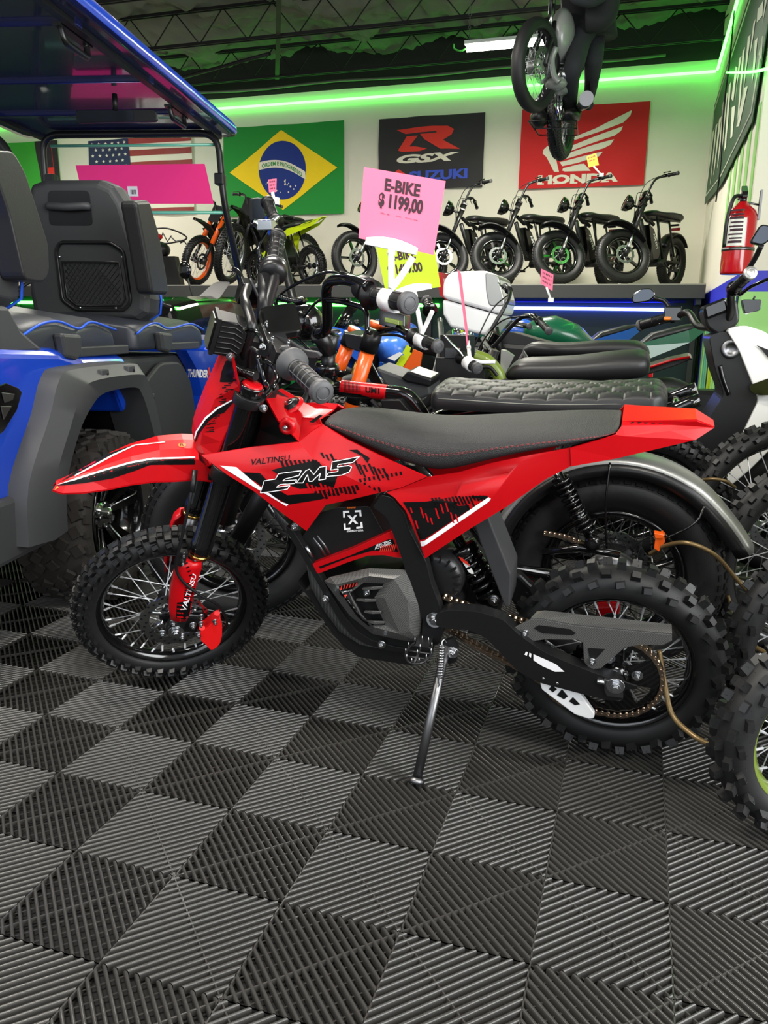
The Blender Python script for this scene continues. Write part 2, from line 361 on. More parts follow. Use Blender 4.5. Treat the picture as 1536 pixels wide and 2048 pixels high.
# ---------------------------------------------------------------- light strips
def strip(pts, m, r, label, name='led_strip'):
    g = G()
    for i in range(len(pts)-1):
        g.cyl(pts[i], pts[i+1], r, m, 8)
    o = g.obj(name); tag(o, label, 'light strip'); return o
strip([(-11.5, 10.57, 3.80), (.56, 10.57, 3.80)], 'led_green', .016, 'bright green light strip along the top of the back wall')
strip([(.57, 10.5, 3.80), (.57, 4.9, 3.80)], 'led_green', .016, 'bright green light strip along the top edge of the right wall')
strip([atx(1454, 145, .555), atx(1490, 145, .555), atx(1512, 143, .555), atx(1536, 137, .555), atx(1600, 110, .555)], 'led_green', .009, 'thin green light strip crossing the banner on the right wall')
strip([(-1.75, 8.94, 1.14), (.25, 8.94, 1.13)], 'led_blue', .016, 'blue light strip under the right end of the display shelf')
strip([(-8.5, 8.94, 1.17), (-2.2, 8.94, 1.16)], 'led_green', .02, 'green light strip under the left length of the display shelf')
strip([(.4, 8.93, 1.21), (-1.9, 8.93, 1.21)], 'wall_navy', .012, 'dark blue rail under the right end of the display shelf', 'wall_rail').__setitem__('category', 'rail')
# display shelf along the back wall
t = thing('display_shelf', (-4, 10.2, 1.4), 'long grey display shelf on the back wall carrying the bikes', 'shelf')
g = G(); g.box((-5.3, 9.54, 1.35), 11.7, 2.1, .03, 'shelf_top'); g.obj('shelf_top', t)
g = G(); g.box((-5.3, 8.49, 1.29), 11.7, .03, .13, 'shelf_dark'); g.obj('shelf_edge', t, bevel=.004)
for xx in (.5, -2.3, -5.0, -8.0):
    g = G(); g.box((xx, 8.75, 1.20), .05, .45, .06, 'shelf_dark'); g.box((xx, 8.93, .6), .05, .06, 1.2, 'shelf_dark'); g.obj('bracket', t)
g = G(); g.box((-5.3, 9.0, .66), 11.7, .06, 1.32, 'wall_low'); g.obj('front_panel', t)
# tube lamps
for i, (c, h, p) in enumerate(LAMPS):
    if i > 1 and i not in (2, 3): continue
    lab = ['long glowing white tube lamp hanging on two chains under the ceiling',
           'small glowing lamp on a chain at the edge of the blue cart roof', 'tube lamp above the cart roof', 'tube lamp nearer the viewer above the frame'][i]
    t = thing('tube_lamp', (c[0], c[1], c[2]), lab, 'ceiling lamp')
    g = G(); g.cyl((c[0]-h, c[1], c[2]), (c[0]+h, c[1], c[2]), .03, 'tube_glow', 12); g.obj('tube', t)
    g = G(); g.box((c[0], c[1], c[2]+.045), 2*h+.04, .07, .03, 'white'); g.obj('housing', t)
    for sx in (-1, 1):
        g = G(); x = c[0]+sx*h*.96; z = c[2]+.06; k = 0
        while z < 4.3: g.lathe((x, c[1], z+.014), (1, 0, 0) if k % 2 else (0, 1, 0), [(-.002, .011), (.002, .011), (.002, .014), (-.002, .014)], 'dull_steel', 8, closed=True); z += .026; k += 1
        g.obj('hanging_chain', t)
        g = G(); x = c[0]+sx*(h+.01); g.tube(spline([(x, c[1], c[2]), (x+sx*.05, c[1], c[2]-.015), (x+sx*.11, c[1], c[2]+.01), (x+sx*.12, c[1], c[2]+.05)]), .008, 'green_paint', 6); g.obj('power_cord', t)
# ---------------------------------------------------------------- flags (cloth sheets with ripples)
def flag(name, x0, x1, z0, z1, label, base, sag=.0):
    t = G(); nx, nz = 40, 24; Y = YB-.03
    def S(u, v, e=0):  # u right, v up
        rip = .012*math.sin(u*9+v*4)+.008*math.sin(u*17-v*7+1)+.006*math.sin(v*13+u*3)
        return V((x0+(x1-x0)*u, Y-.012-rip-e, z0+(z1-z0)*v-sag*math.sin(u*PI)*(v)))
    t.add([S(i/nx, j/nz) for j in range(nz+1) for i in range(nx+1)], [(j*(nx+1)+i, j*(nx+1)+i+1, (j+1)*(nx+1)+i+1, (j+1)*(nx+1)+i) for j in range(nz) for i in range(nx)], base, True)
    def patch(P, m, e=.006):
        tr = tessellate_polygon([[V((x, y, 0)) for x, y in P]]); st = [tuple(P[i] for i in q) for q in tr]; out = []
        while st:
            a, b, c = st.pop(); ee = [math.dist(a, b), math.dist(b, c), math.dist(c, a)]; k = max(ee)
            if k < .08: out.append((a, b, c)); continue
            i = ee.index(k); q = (a, b, c); a, b, c = q[i], q[(i+1) % 3], q[(i+2) % 3]; hh = ((a[0]+b[0])/2, (a[1]+b[1])/2); st += [(a, hh, c), (hh, b, c)]
        for q in out: t.add([S(x, y, e) for x, y in q], [(0, 1, 2)], m, True)
    def txt(body, u0, u1, v0, v1, m, bold=.03, shear=0, e=.009, fn=None):
        for p in text_mesh(body, bold, shear):
            t.add([S(u0+(u1-u0)*x, v0+(v1-v0)*y, e) if fn is None else S(*fn(x, y), e) for x, y in p], [tuple(range(len(p)))], m)
    return t, patch, txt, S
def wpos(px, py): q = aty(px, py, YB-.03); return q
# Brazil
a, b = wpos(455, 251), wpos(688, 425)
a = wpos(440, 253)
g, patch, txt, S = flag('f', -5.72, wpos(688, 300).x, wpos(688, 427).z, wpos(690, 240).z, '', 'flag_green', .01)
patch([(.05, .5), (.5, .06), (.95, .5), (.5, .94)], 'flag_yellow')
W_, H_ = 1.0, .62
circ = [(.5+.2*math.cos(2*PI*i/40), .5+.2*1.62*math.sin(2*PI*i/40)) for i in range(40)]
patch(circ, 'flag_blue', .009)
band = lambda s: [(.5+.2*math.cos(rad(q)), .5+.324*math.sin(rad(q))) for q in s]
up = [(.305+.39*i/14, .60-.13*(i/14)**2+.04*math.sin(i/14*PI)) for i in range(15)]
patch(up+[(x, y-.085) for x, y in reversed(up)], 'flag_white', .012)
txt('ORDEM E PROGRESSO', 0, 0, 0, 0, 'flag_green', .02, fn=lambda x, y: (.33+.34*x, .535-.12*(x)**2+.04*math.sin(x*PI)+.045*y), e=.015)
for i in range(27):
    sx, sy = .5+random.uniform(-.15, .15), .5+random.uniform(-.26, .0); r = random.uniform(.004, .008)
    if ((sx-.5)/.19)**2+((sy-.5)/.3)**2 > 1 or sy > .47-.3*(sx-.3): continue
    patch([(sx+r*math.cos(k*PI/5*2)*(1 if k % 2 else 1), sy+r*1.62*math.sin(k*PI/5*2)) for k in range(5)], 'flag_white', .012)
tag(g.obj('flag', recalc=False), 'green flag with yellow diamond and blue starred globe on the back wall', 'flag')
# GSX banner
x0, x1 = wpos(758, 300).x, wpos(968, 300).x; zt, zb = wpos(860, 232).z, wpos(860, 378).z
g, patch, txt, S = flag('f', x0, x1, zb, zt, '', 'flag_black', .0)
patch([(.17, .84), (.52, .86), (.66, .85), (.72, .80), (.70, .73), (.62, .66), (.78, .53), (.60, .54), (.44, .69), (.40, .76), (.56, .77), (.55, .79), (.26, .775)], 'flag_logo_red')
patch([(.27, .74), (.38, .74), (.30, .60), (.36, .595), (.47, .56), (.40, .53), (.23, .53), (.19, .55)], 'flag_logo_red')
txt('GSX', .18, .78, .37, .49, 'flag_white', .05, .35)
txt('SUZUKI', .30, .86, .12, .26, 'flag_suzuki', .05)
patch([(.13, .21), (.20, .29), (.27, .22), (.23, .19), (.27, .155), (.20, .09), (.13, .15), (.175, .18)], 'flag_logo_red')
tag(g.obj('flag', recalc=False), 'black flag with a large red R emblem and blue lettering on the back wall', 'flag')
# Honda wing
x0, x1 = wpos(1041, 300).x, wpos(1293, 300).x; zt, zb = wpos(1170, 211).z, wpos(1170, 374).z
g, patch, txt, S = flag('f', x0, x1, zb, zt, '', 'flag_red', .0)
def fe(P): patch([((x-1040)/252, 1-(y-212+.06*(x-1170))/163*1.0) for x, y in P], 'flag_white')
fe([(1095, 316), (1087, 309), (1088, 301), (1095, 294), (1135, 280), (1190, 258), (1258, 222), (1256, 232), (1243, 246), (1200, 264), (1150, 281), (1112, 297), (1106, 301), (1108, 308), (1113, 314), (1122, 345), (1112, 345)])
fe([(1110, 306), (1150, 290), (1243, 253), (1240, 262), (1228, 272), (1190, 286), (1150, 300), (1119, 312), (1113, 312)])
fe([(1115, 316), (1150, 303), (1228, 279), (1222, 290), (1208, 298), (1170, 308), (1125, 321), (1118, 321)])
fe([(1122, 325), (1165, 314), (1208, 304), (1200, 314), (1180, 320), (1172, 322), (1160, 326), (1128, 333)])
fe([(1130, 337), (1162, 329), (1172, 328), (1186, 342), (1160, 343), (1134, 344), (1128, 342)])
txt('HONDA', .16, .80, .045, .165, 'flag_white', .055)
for i, (lx) in enumerate((.16, .29, .43, .56, .68)):
    patch([(lx-.005, .045), (lx+.05, .045), (lx+.05, .062), (lx-.005, .062)], 'flag_white', .010)
tag(g.obj('flag', recalc=False), 'red flag with a white wing emblem and white lettering on the back wall', 'flag')
# stars and stripes behind the cart windscreen
x0, x1 = wpos(180, 320).x, wpos(385, 320).x; zt, zb = wpos(250, 278).z, wpos(250, 430).z
g, patch, txt, S = flag('f', x0, x1, zb, zt, '', 'flag_white', .0)
for k in range(7): patch([(0, 1-(2*k)/13-.001), (1, 1-(2*k)/13-.001), (1, 1-(2*k+1)/13), (0, 1-(2*k+1)/13)], 'us_red', .005)
patch([(0, 1), (.41, 1), (.41, .42), (0, .42)], 'us_blue', .009)
for r in range(7):
    for c in range(6 if r % 2 == 0 else 5):
        sx, sy = .04+.066*c+(.033 if r % 2 else 0), .95-.076*r
        patch([(sx+(.018 if k % 2 == 0 else .007)*math.sin(k*PI/5), sy+1.35*(.018 if k % 2 == 0 else .007)*math.cos(k*PI/5)) for k in range(10)], 'flag_white', .013)
tag(g.obj('flag', recalc=False), 'faded stars and stripes flag seen through the cart windscreen', 'flag')
x0, x1 = wpos(-80, 320).x, wpos(118, 320).x
g, patch, txt, S = flag('f', x0, x1, wpos(60, 470).z, wpos(60, 284).z, '', 'green_paint', .0)
patch([(.78, 1), (1, 1), (1, 0), (.86, 0)], 'flag_black', .006); patch([(.87, .72), (.95, .72), (.95, .5), (.9, .5)], 'flag_logo_red', .01)
tag(g.obj('flag', recalc=False), 'green and black flag on the back wall left of the cart windscreen', 'flag')
# red cross-shaped frame piece behind windscreen is a wall bracket
# ---------------------------------------------------------------- banner on the right wall
g = G(); X = XR-.02
B = lambda y, z, e=0: V((X-e, y, z))
A1 = [(10.5, 2.36), (10.5, 3.42), (8.9, 3.44), (6.6, 3.42), (5.8, 3.35), (5.8, 2.75), (6.1, 2.26), (8.3, 2.22)]
g.prism([B(*q) for q in A1], (-.006, 0, 0), 'banner')
In = [(10.38, 2.44), (10.38, 3.34), (8.9, 3.36), (6.65, 3.34), (5.95, 3.3)]
g.tube([B(*q, .008) for q in In], .008, 'banner_letter', 4); g.tube([B(*q, .008) for q in [(10.38, 2.44), (8.3, 2.30), (6.15, 2.33), (5.95, 2.72)]], .008, 'banner_letter', 4)
for L in (((970, 1350), (990, 1310), (905, 1960), (890, 1990)), ((1000, 1290), (1020, 1260), (950, 1850), (940, 1900)), ((1035, 1220), (1060, 1190), (985, 1770), (975, 1800)), ((1075, 1050), (1100, 1000), (1025, 1690), (1015, 1730)),
          ((1110, 960), (1125, 940), (1060, 1600), (1050, 1640)), ((1135, 880), (1160, 830), (1105, 1500), (1085, 1560)), ((1205, 680), (1225, 690), (1180, 1040), (1160, 1010)), ((1240, 600), (1265, 570), (1215, 900), (1195, 1100)),
          ((1275, 530), (1300, 480), (1240, 1160), (1215, 1310)), ((1330, 380), (1360, 350), (1290, 900), (1260, 1190)), ((1385, 240), (1410, 190), (1370, 470), (1350, 560)), ((1430, 100), (1490, 0), (1480, 160), (1420, 230)),
          ((1505, 0), (1536, -60), (1500, 130), (1480, 240)), ((1400, 420), (1430, 380), (1400, 700), (1370, 860)), ((1450, 500), (1480, 440), (1470, 620), (1440, 560)), ((1290, 900), (1330, 880), (1240, 1290), (1210, 1300)), ((1165, 1100), (1200, 1080), (1170, 1400), (1150, 1420))):
    g.ngon([atx(1236+x*.1953, y*.1953, X-.010) for x, y in L], 'banner_letter')
tag(g.obj('wall_banner', recalc=False), 'dark green banner with tall pale letters on the right wall', 'banner')
g = G(); g.tube(spline([B(8.6, 3.75, .02), B(8.4, 3.3, .03), B(8.55, 2.9, .03), B(8.35, 2.4, .02), B(8.45, 2.1, .02)]), .007, 'black', 6); tag(g.obj('cord'), 'thin black cord hanging down over the right wall banner', 'cord')
# painted drips / green stripes on lower right wall
rs = random.Random(3); g = G()
for i in range(22):
    y = 6.0+i*.21+rs.random()*.08; wdt = .05+.09*rs.random(); g.box((XR-.004, y, .585), .006, wdt, 1.15, rs.choice(['lime', 'wall_green', 'wall_low', 'sea_green', 'wall_green', 'wall_navy']))
for i in range(5):
    y = 5.95+i*.42; g.box((XR-.004, y, 1.95), .006, .12+.08*rs.random(), .75, 'wall_green')
structure(g, 'trim_20')
# fire extinguisher
q = atx(1478, 480, XR-.10)
t = thing('fire_extinguisher', (XR-.1, q.y, 1.2), 'red fire extinguisher with paper label hanging on the right wall', 'fire extinguisher')
ex, ey = XR-.1, q.y; zb, zt = atx(1455, 558, ex).z, atx(1480, 418, ex).z; R_ = .088; zt += .02
g = G(); g.lathe((ex, ey, zb), (0, 0, 1), [(0, 0), (0, R_*.96), (.012, R_), (zt-zb-.09, R_), (zt-zb-.05, R_*.85), (zt-zb-.02, R_*.45), (zt-zb, .025)], 'extinguisher', 32)
g.obj('cylinder_body', t)
g = G(); g.lathe((ex, ey, zb+.13), (0, 0, 1), [(0, R_+.002), (.018, R_+.002)], 'dull_steel', 32); g.obj('strap', t, solid=.002)
g = G(); H2 = (zt-zb)*.5
aa = math.atan2(-ey, -ex)
g.lathe((ex, ey, zb+.155), (0, 0, 1), [(0, R_+.0015), (H2*.75, R_+.0015)], 'paper', 12, a0=aa-.9, a1=aa+.35, ref=V((1, 0, 0)))
for k in range(9): g.lathe((ex, ey, zb+.17+k*.022), (0, 0, 1), [(0, R_+.0025), (.009 if k % 3 else .014, R_+.0025)], 'ink', 8, a0=aa-.75+(k % 2)*.1, a1=aa+.15, ref=V((1, 0, 0)))
g.obj('paper_label', t, recalc=False)
g = G(); g.cyl((ex, ey, zt-.01), (ex, ey, zt+.05), .02, 'dull_steel'); g.box((ex, ey-.02, zt+.06), .03, .1, .02, 'black', Y=V((0, .9, .43)), Z=V((0, -.43, .9))); g.box((ex, ey-.04, zt+.02), .025, .1, .012, 'black'); g.obj('valve_handle', t)
g = G(); g.lathe((ex-.03, ey+.02, zt+.03), (1, 0, 0), [(0, 0), (0, .018), (.012, .018), (.012, 0)], 'chrome', 14); g.obj('gauge', t)
g = G(); g.tube(spline([(ex, ey, zt+.03), (ex-.06, ey-.09, zt+.01), (ex-.085, ey-.1, zt-.12), (ex-.085, ey-.09, zt-.26)]), .011, 'black', 8); g.obj('hose', t)
g = G(); g.box((XR-.008, ey, zt-.02), .012, .05, .16, 'dull_steel'); g.tube([(XR-.01, ey, zt-.02), (ex, ey, zt+.0)], .006, 'dull_steel', 6); g.obj('wall_bracket', t)
# ================================================================ wheels and shared bike parts
def wheel(par, name, c, ax, R, rt, knobs='mx', rim='black', spokes=36, tire_m='rubber', each=False, disc=None, hub='dark_metal', hubw=.05, rimw=None,
          spoke_m='spoke', depth=None, mag=None, ref=None, knob_m='knob', tyre_only=False, hubr=.03, discr=.09, seg=72):
    """rim is the part; tyre, hub, disc and spokes are its sub-parts"""
    c = V(c); ax = V(ax).normalized(); a, b = perp(ax)
    kh = {'mx': .012, 'mx2': .015, 'street': .0, 'fat': .004, 'block': .005, 'at': .009}[knobs]
    Rc = R-kh-rt  # centre of the carcass circle
    P = lambda t, r, l: c+(a*math.cos(t)+b*math.sin(t))*r+ax*l
    Rb = Rc-rt*.55 if depth is None else depth
    rw = rimw or rt*.62
    g = G()
    g.lathe(c, ax, [(-rw, Rb+.008), (-rw, Rb-.004), (-rw*.75, Rb-.010), (-rw*.35, Rb-.018), (rw*.35, Rb-.018), (rw*.75, Rb-.010), (rw, Rb-.004), (rw, Rb+.008), (rw*.8, Rb+.006), (-rw*.8, Rb+.006)], rim, seg, closed=True)
    if mag:
        for k in range(mag):
            t = 2*PI*k/mag
            for e in (-.10, .10):
                p0, p1 = P(t+e*1.6, hubr, hubw*.2), P(t+e*.35, Rb-.01, 0); d = (p1-p0); L = d.length; d.normalize()
                g.box((p0+p1)/2, .012, rw*.9, L, rim, X=d.cross(ax), Y=ax, Z=d)
    ro = g.obj(name, par)
    g = G(); K = 22; prof = []
    for i in range(K+1):
        f = rad(-128+256*i/K); rr = rt*(1 if abs(f) < 1.2 else 1-.10*(abs(f)-1.2)); prof.append((rr*math.sin(f)*1.02, Rc+rr*math.cos(f)))
    prof += [(rw*.7, Rb), (-rw*.7, Rb)]
    g.lathe(c, ax, prof, tire_m, seg, closed=True)
    def knob(t, f, lt, ws, h, tp=.8, skew=0):
        n = (a*math.cos(t)+b*math.sin(t))*math.cos(f)+ax*math.sin(f); tt = (b*math.cos(t)-a*math.sin(t)); s = n.cross(tt)
        if skew: tt, s = tt*math.cos(skew)+s*math.sin(skew), s*math.cos(skew)-tt*math.sin(skew)
        o = P(t, Rc, 0)+n*(rt+h*.35)
        g.box(o, lt, ws, h*1.3, knob_m, X=tt, Y=s, Z=n, taper=tp)
    if knobs in ('mx', 'mx2'):
        N = int(2*PI*R/(.034 if knobs == 'mx' else .060)); u = rt/.035; big = 1 if knobs == 'mx' else 1.15
        for k in range(N):
            t = 2*PI*k/N; h = 2*PI/N/2
            knob(t, 0, .016*big, .020*u, kh, .85); 
            for sg in (-1, 1):
                knob(t+h, sg*rad(33 if knobs == 'mx' else 36), .018*big, .015*u, kh, .8)
                knob(t+(0 if knobs == 'mx2' else h*.9), sg*rad(60 if knobs == 'mx' else 66), .019*big, .015*u, kh, .72, sg*.25)
                (knob(t+h, sg*rad(82), .016*big, .011*u, kh*.85, .7, sg*.3) if knobs == 'mx' else None)
                (knob(t, sg*rad(20), .013*big, .012*u, kh, .85) if knobs == 'mx' else None)
        if each:
            for k in range(N*2):
                t = PI*k/N
                for f in (-.2, .2, .9, 1.3):
                    n = (a*math.cos(t)+b*math.sin(t))*math.cos(f)+ax*math.sin(f); o = P(t, Rc, 0)+n*(rt+kh*.8); g.tube([o, o+n*.007], .00045, knob_m, 3)
    elif knobs == 'fat':
        N = int(2*PI*R/.03)
        for k in range(N):
            t = 2*PI*k/N
            for f, w_ in ((0, .4), (.45, .25), (-.45, .25), (.9, .2), (-.9, .2)): knob(t+(abs(f) > .3)*PI/N, f, .018, rt*w_, kh, .9)
    elif knobs == 'block':
        N = int(2*PI*R/.026)
        for k in range(N):
            t = 2*PI*k/N; knob(t, .22, .016, rt*.3, kh, .9, .3); knob(t, -.22, .016, rt*.3, kh, .9, -.3)
            for sg in (-1, 1): knob(t+PI/N, sg*.75, .014, rt*.32, kh, .85); knob(t, sg*1.15, .013, rt*.2, kh, .8)
    g.obj('tire', ro)
    g = G()
    g.lathe(c, ax, [(-hubw, 0), (-hubw, hubr*.7), (-hubw*.85, hubr*1.15), (-hubw*.7, hubr*1.15), (-hubw*.55, hubr*.7), (hubw*.55, hubr*.7), (hubw*.7, hubr*1.15), (hubw*.85, hubr*1.15), (hubw, hubr*.7), (hubw, 0)], hub, 24)
    g.obj('hub', ro)
    if spokes:
        off = par_root(par).location
        def spoke(gg, k):
            sg = 1 if k % 2 else -1; t0 = 2*PI*k/spokes; dr = (1 if (k//2) % 2 else -1)
            gg.tube([P(t0+dr*.85, hubr*1.05, sg*hubw*.78), P(t0, Rb-.015, sg*rw*.12)], .0013 if R < .3 else .0016, spoke_m, 6)
            q = P(t0, Rb-.015, sg*rw*.12); p = P(t0+dr*.85, hubr*1.05, sg*hubw*.78); gg.tube([q, q+(p-q).normalized()*.018], .0026, spoke_m, 6)
        if each:
            for k in range(4):
                g = G(); spoke(g, k); s0 = g.obj('spoke', ro, recalc=False)
                T = Matrix.Translation(c-off)
                for j in range(1, spokes//4):
                    s1 = s0.copy(); COL.objects.link(s1); s1.parent = ro
                    s1.matrix_basis = T @ Matrix.Rotation(2*PI*4*j/spokes, 4, ax) @ T.inverted()
        else:
            g = G()
            for k in range(spokes): spoke(g, k)
            g.obj('spokes', ro, recalc=False)
    if disc is not None:
        g = G(); brake_disc(g, c, ax, disc, discr); g.obj('brake_disc', ro)
    return ro
def par_root(o):
    while o.parent: o = o.parent
    return o
def brake_disc(g, c, ax, off, r, m='steel', inner=.72, th=.0035):
    a, b = perp(ax); n = 72; vs = []
    o = c+ax*off
    for k in range(n):
        t = 2*PI*k/n; d = a*math.cos(t)+b*math.sin(t); ro = r*(1-.035*(math.cos(12*t) > .3))
        vs += [o+d*ro+ax*th/2, o+d*r*inner+ax*th/2, o+d*r*inner-ax*th/2, o+d*ro-ax*th/2]
    g.add(vs, [(k*4+i, ((k+1) % n)*4+i, ((k+1) % n)*4+(i+1) % 4, k*4+(i+1) % 4) for k in range(n) for i in range(4)], m)
    for k in range(6):
        t = 2*PI*k/6; d = a*math.cos(t)+b*math.sin(t); e = a*math.cos(t+.5)+b*math.sin(t+.5)
        g.tube([o+d*r*.3, o+e*r*inner], .005, m, 6)
    for k in range(36):
        t = 2*PI*k/36; d = a*math.cos(t)+b*math.sin(t); rr = r*(.80+.07*(k % 3)); g.cyl(o+d*rr+ax*(th/2-.0003), o+d*rr+ax*(th/2+.0004), .0032, 'black', 8)
    for k in range(4):
        t = 2*PI*k/4+.3; d = a*math.cos(t)+b*math.sin(t); g.cyl(o+d*r*.38, o+d*r*.38+ax*.008, .007, 'steel', 6)
def bolt(g, p, ax, r, m='steel', wash=True):
    p, ax = V(p), V(ax).normalized()
    if wash: g.cyl(p, p+ax*.002, r*1.5, m, 18)
    g.cyl(p+ax*.002, p+ax*.010, r, m, 6); g.cyl(p+ax*.010, p+ax*.014, r*.55, m, 12)
def spring(g, p, q, r, turns, wire, m, n=14):
    p, q = V(p), V(q); d = (q-p).normalized(); x, y = perp(d); N = int(turns*n)
    g.tube([p+(q-p)*(i/N)+(x*math.cos(2*PI*i/n)+y*math.sin(2*PI*i/n))*r for i in range(N+1)], wire, m, 6)
def chain(par, pts, ax, pitch=.0127, w=.008, m='chain', name='chain'):
    g = G(); pts = spline(pts, 12); ax = V(ax); L = [0]
    for i in range(1, len(pts)): L.append(L[-1]+(pts[i]-pts[i-1]).length)
    def at_(s):
        i = 1
        while i < len(L)-1 and L[i] < s: i += 1
        t = (s-L[i-1])/max(1e-9, L[i]-L[i-1]); return pts[i-1].lerp(pts[i], t)
    N = int(L[-1]/pitch); Q = [at_(k*pitch) for k in range(N+1)]
    for k in range(N):
        p, q = Q[k], Q[k+1]; d = (q-p).normalized(); s = d.cross(ax).normalized()
        ww = w*(1 if k % 2 else .72)
        for sg in (-1, 1):
            o = ax*(sg*ww); pr_ = []
            for cc, a0 in ((q, -PI/2), (p, PI/2)):
                for i in range(5): t = a0+PI*i/4; pr_.append(cc+(d*math.cos(t)+s*math.sin(t))*.0045+o)
            g.prism([v-ax*.0008 for v in pr_], ax*.0016, m)
        g.cyl(p-ax*w*1.25, p+ax*w*1.25, .0024, m, 8); g.cyl(p-ax*w*.6, p+ax*w*.6, .004, m, 8)
    return g.obj(name, par, recalc=False)
def smooth_poly(P, r, n=4):
    "round the corners of a 3D polygon by r"
    out = []; N = len(P)
    for i in range(N):
        p, a, b = V(P[i]), V(P[i-1]), V(P[(i+1) % N]); da, db = (a-p), (b-p); k = min(r, da.length*.45, db.length*.45); s, e = p+da.normalized()*k, p+db.normalized()*k
        for j in range(n+1): t = j/n; out.append(s*(1-t)**2+p*(2*t*(1-t))+e*t*t)
    return out
def price_card(name, quad, texts, card, label, clip_at=None, ax=None, th=.002):
    """quad: four world corners, lower-left, lower-right, upper-right, upper-left as read"""
    a, b, c, d = [V(q) for q in quad]; n = (b-a).cross(d-a).normalized()
    if n.dot(CP-a) < 0: n = -n
    t = thing(name, (a+b)/2, label, 'price sign')
    g = G(); g.prism([p-n*th for p in (a, b, c, d)], n*th, card); f = bil(a, b, c, d)
    for body, (u0, u1, v0, v1), bold, m in texts: g.text(body, lambda u, v: f(u0+(u1-u0)*u, v0+(v1-v0)*v)+n*.0008, m, bold)
    g.obj('card', t, recalc=False)
    return t, n
# ================================================================ red electric dirt bike (leans on its side stand, bars turned left)
TH = .1969
BF = Frame((0, 1.6893, 0), (1, 0, 0), (0, -math.cos(TH), -math.sin(TH)), (0, -math.sin(TH), math.cos(TH)))
_rk, _st = .4326, .6241
_d = BF.ex*math.sin(_rk)+BF.ez*math.cos(_rk); _A = BF.p(-.8412, 0, .6); _fw = -BF.ex*math.cos(_rk)+BF.ez*math.sin(_rk)
_f2 = _fw*math.cos(_st)+BF.en*math.sin(_st); _l2 = BF.en*math.cos(_st)-_fw*math.sin(_st)
SF = Frame(V((-1.0512, 1.6124, .2333)), _f2, _l2, _d)
bike = thing('dirt_bike', (-.4, 1.66, .4), 'small red and black electric dirt bike with ribbed black seat, leaning on its side stand in front', 'motorcycle')
bike['label'] = 'red and black electric dirt bike leaning on its side stand, nearest of all the bikes'
EN = BF.en
def bp(L, off): return [BF.px(x, y, off) for x, y in L]
def bpv(L): return [BF.px(x, y, o) for x, y, o in L]
def mir(P):  # mirror about the bike's centre plane
    return [p-EN*(2*(p-BF.o).dot(EN)) for p in P]
# wheels
rw_ = wheel(bike, 'rear_wheel', BF.p(0, 0, .2354), EN, .2354, .038, 'mx2', 'black_gloss', 36, each=True, hubw=.06, hubr=.03, tire_m='rubber_soft')
fw_ = wheel(bike, 'front_wheel', SF.o, SF.en, .2379, .030, 'mx', 'black_gloss', 36, each=True, hubw=.045, disc=.052, discr=.082, tire_m='rubber_soft')
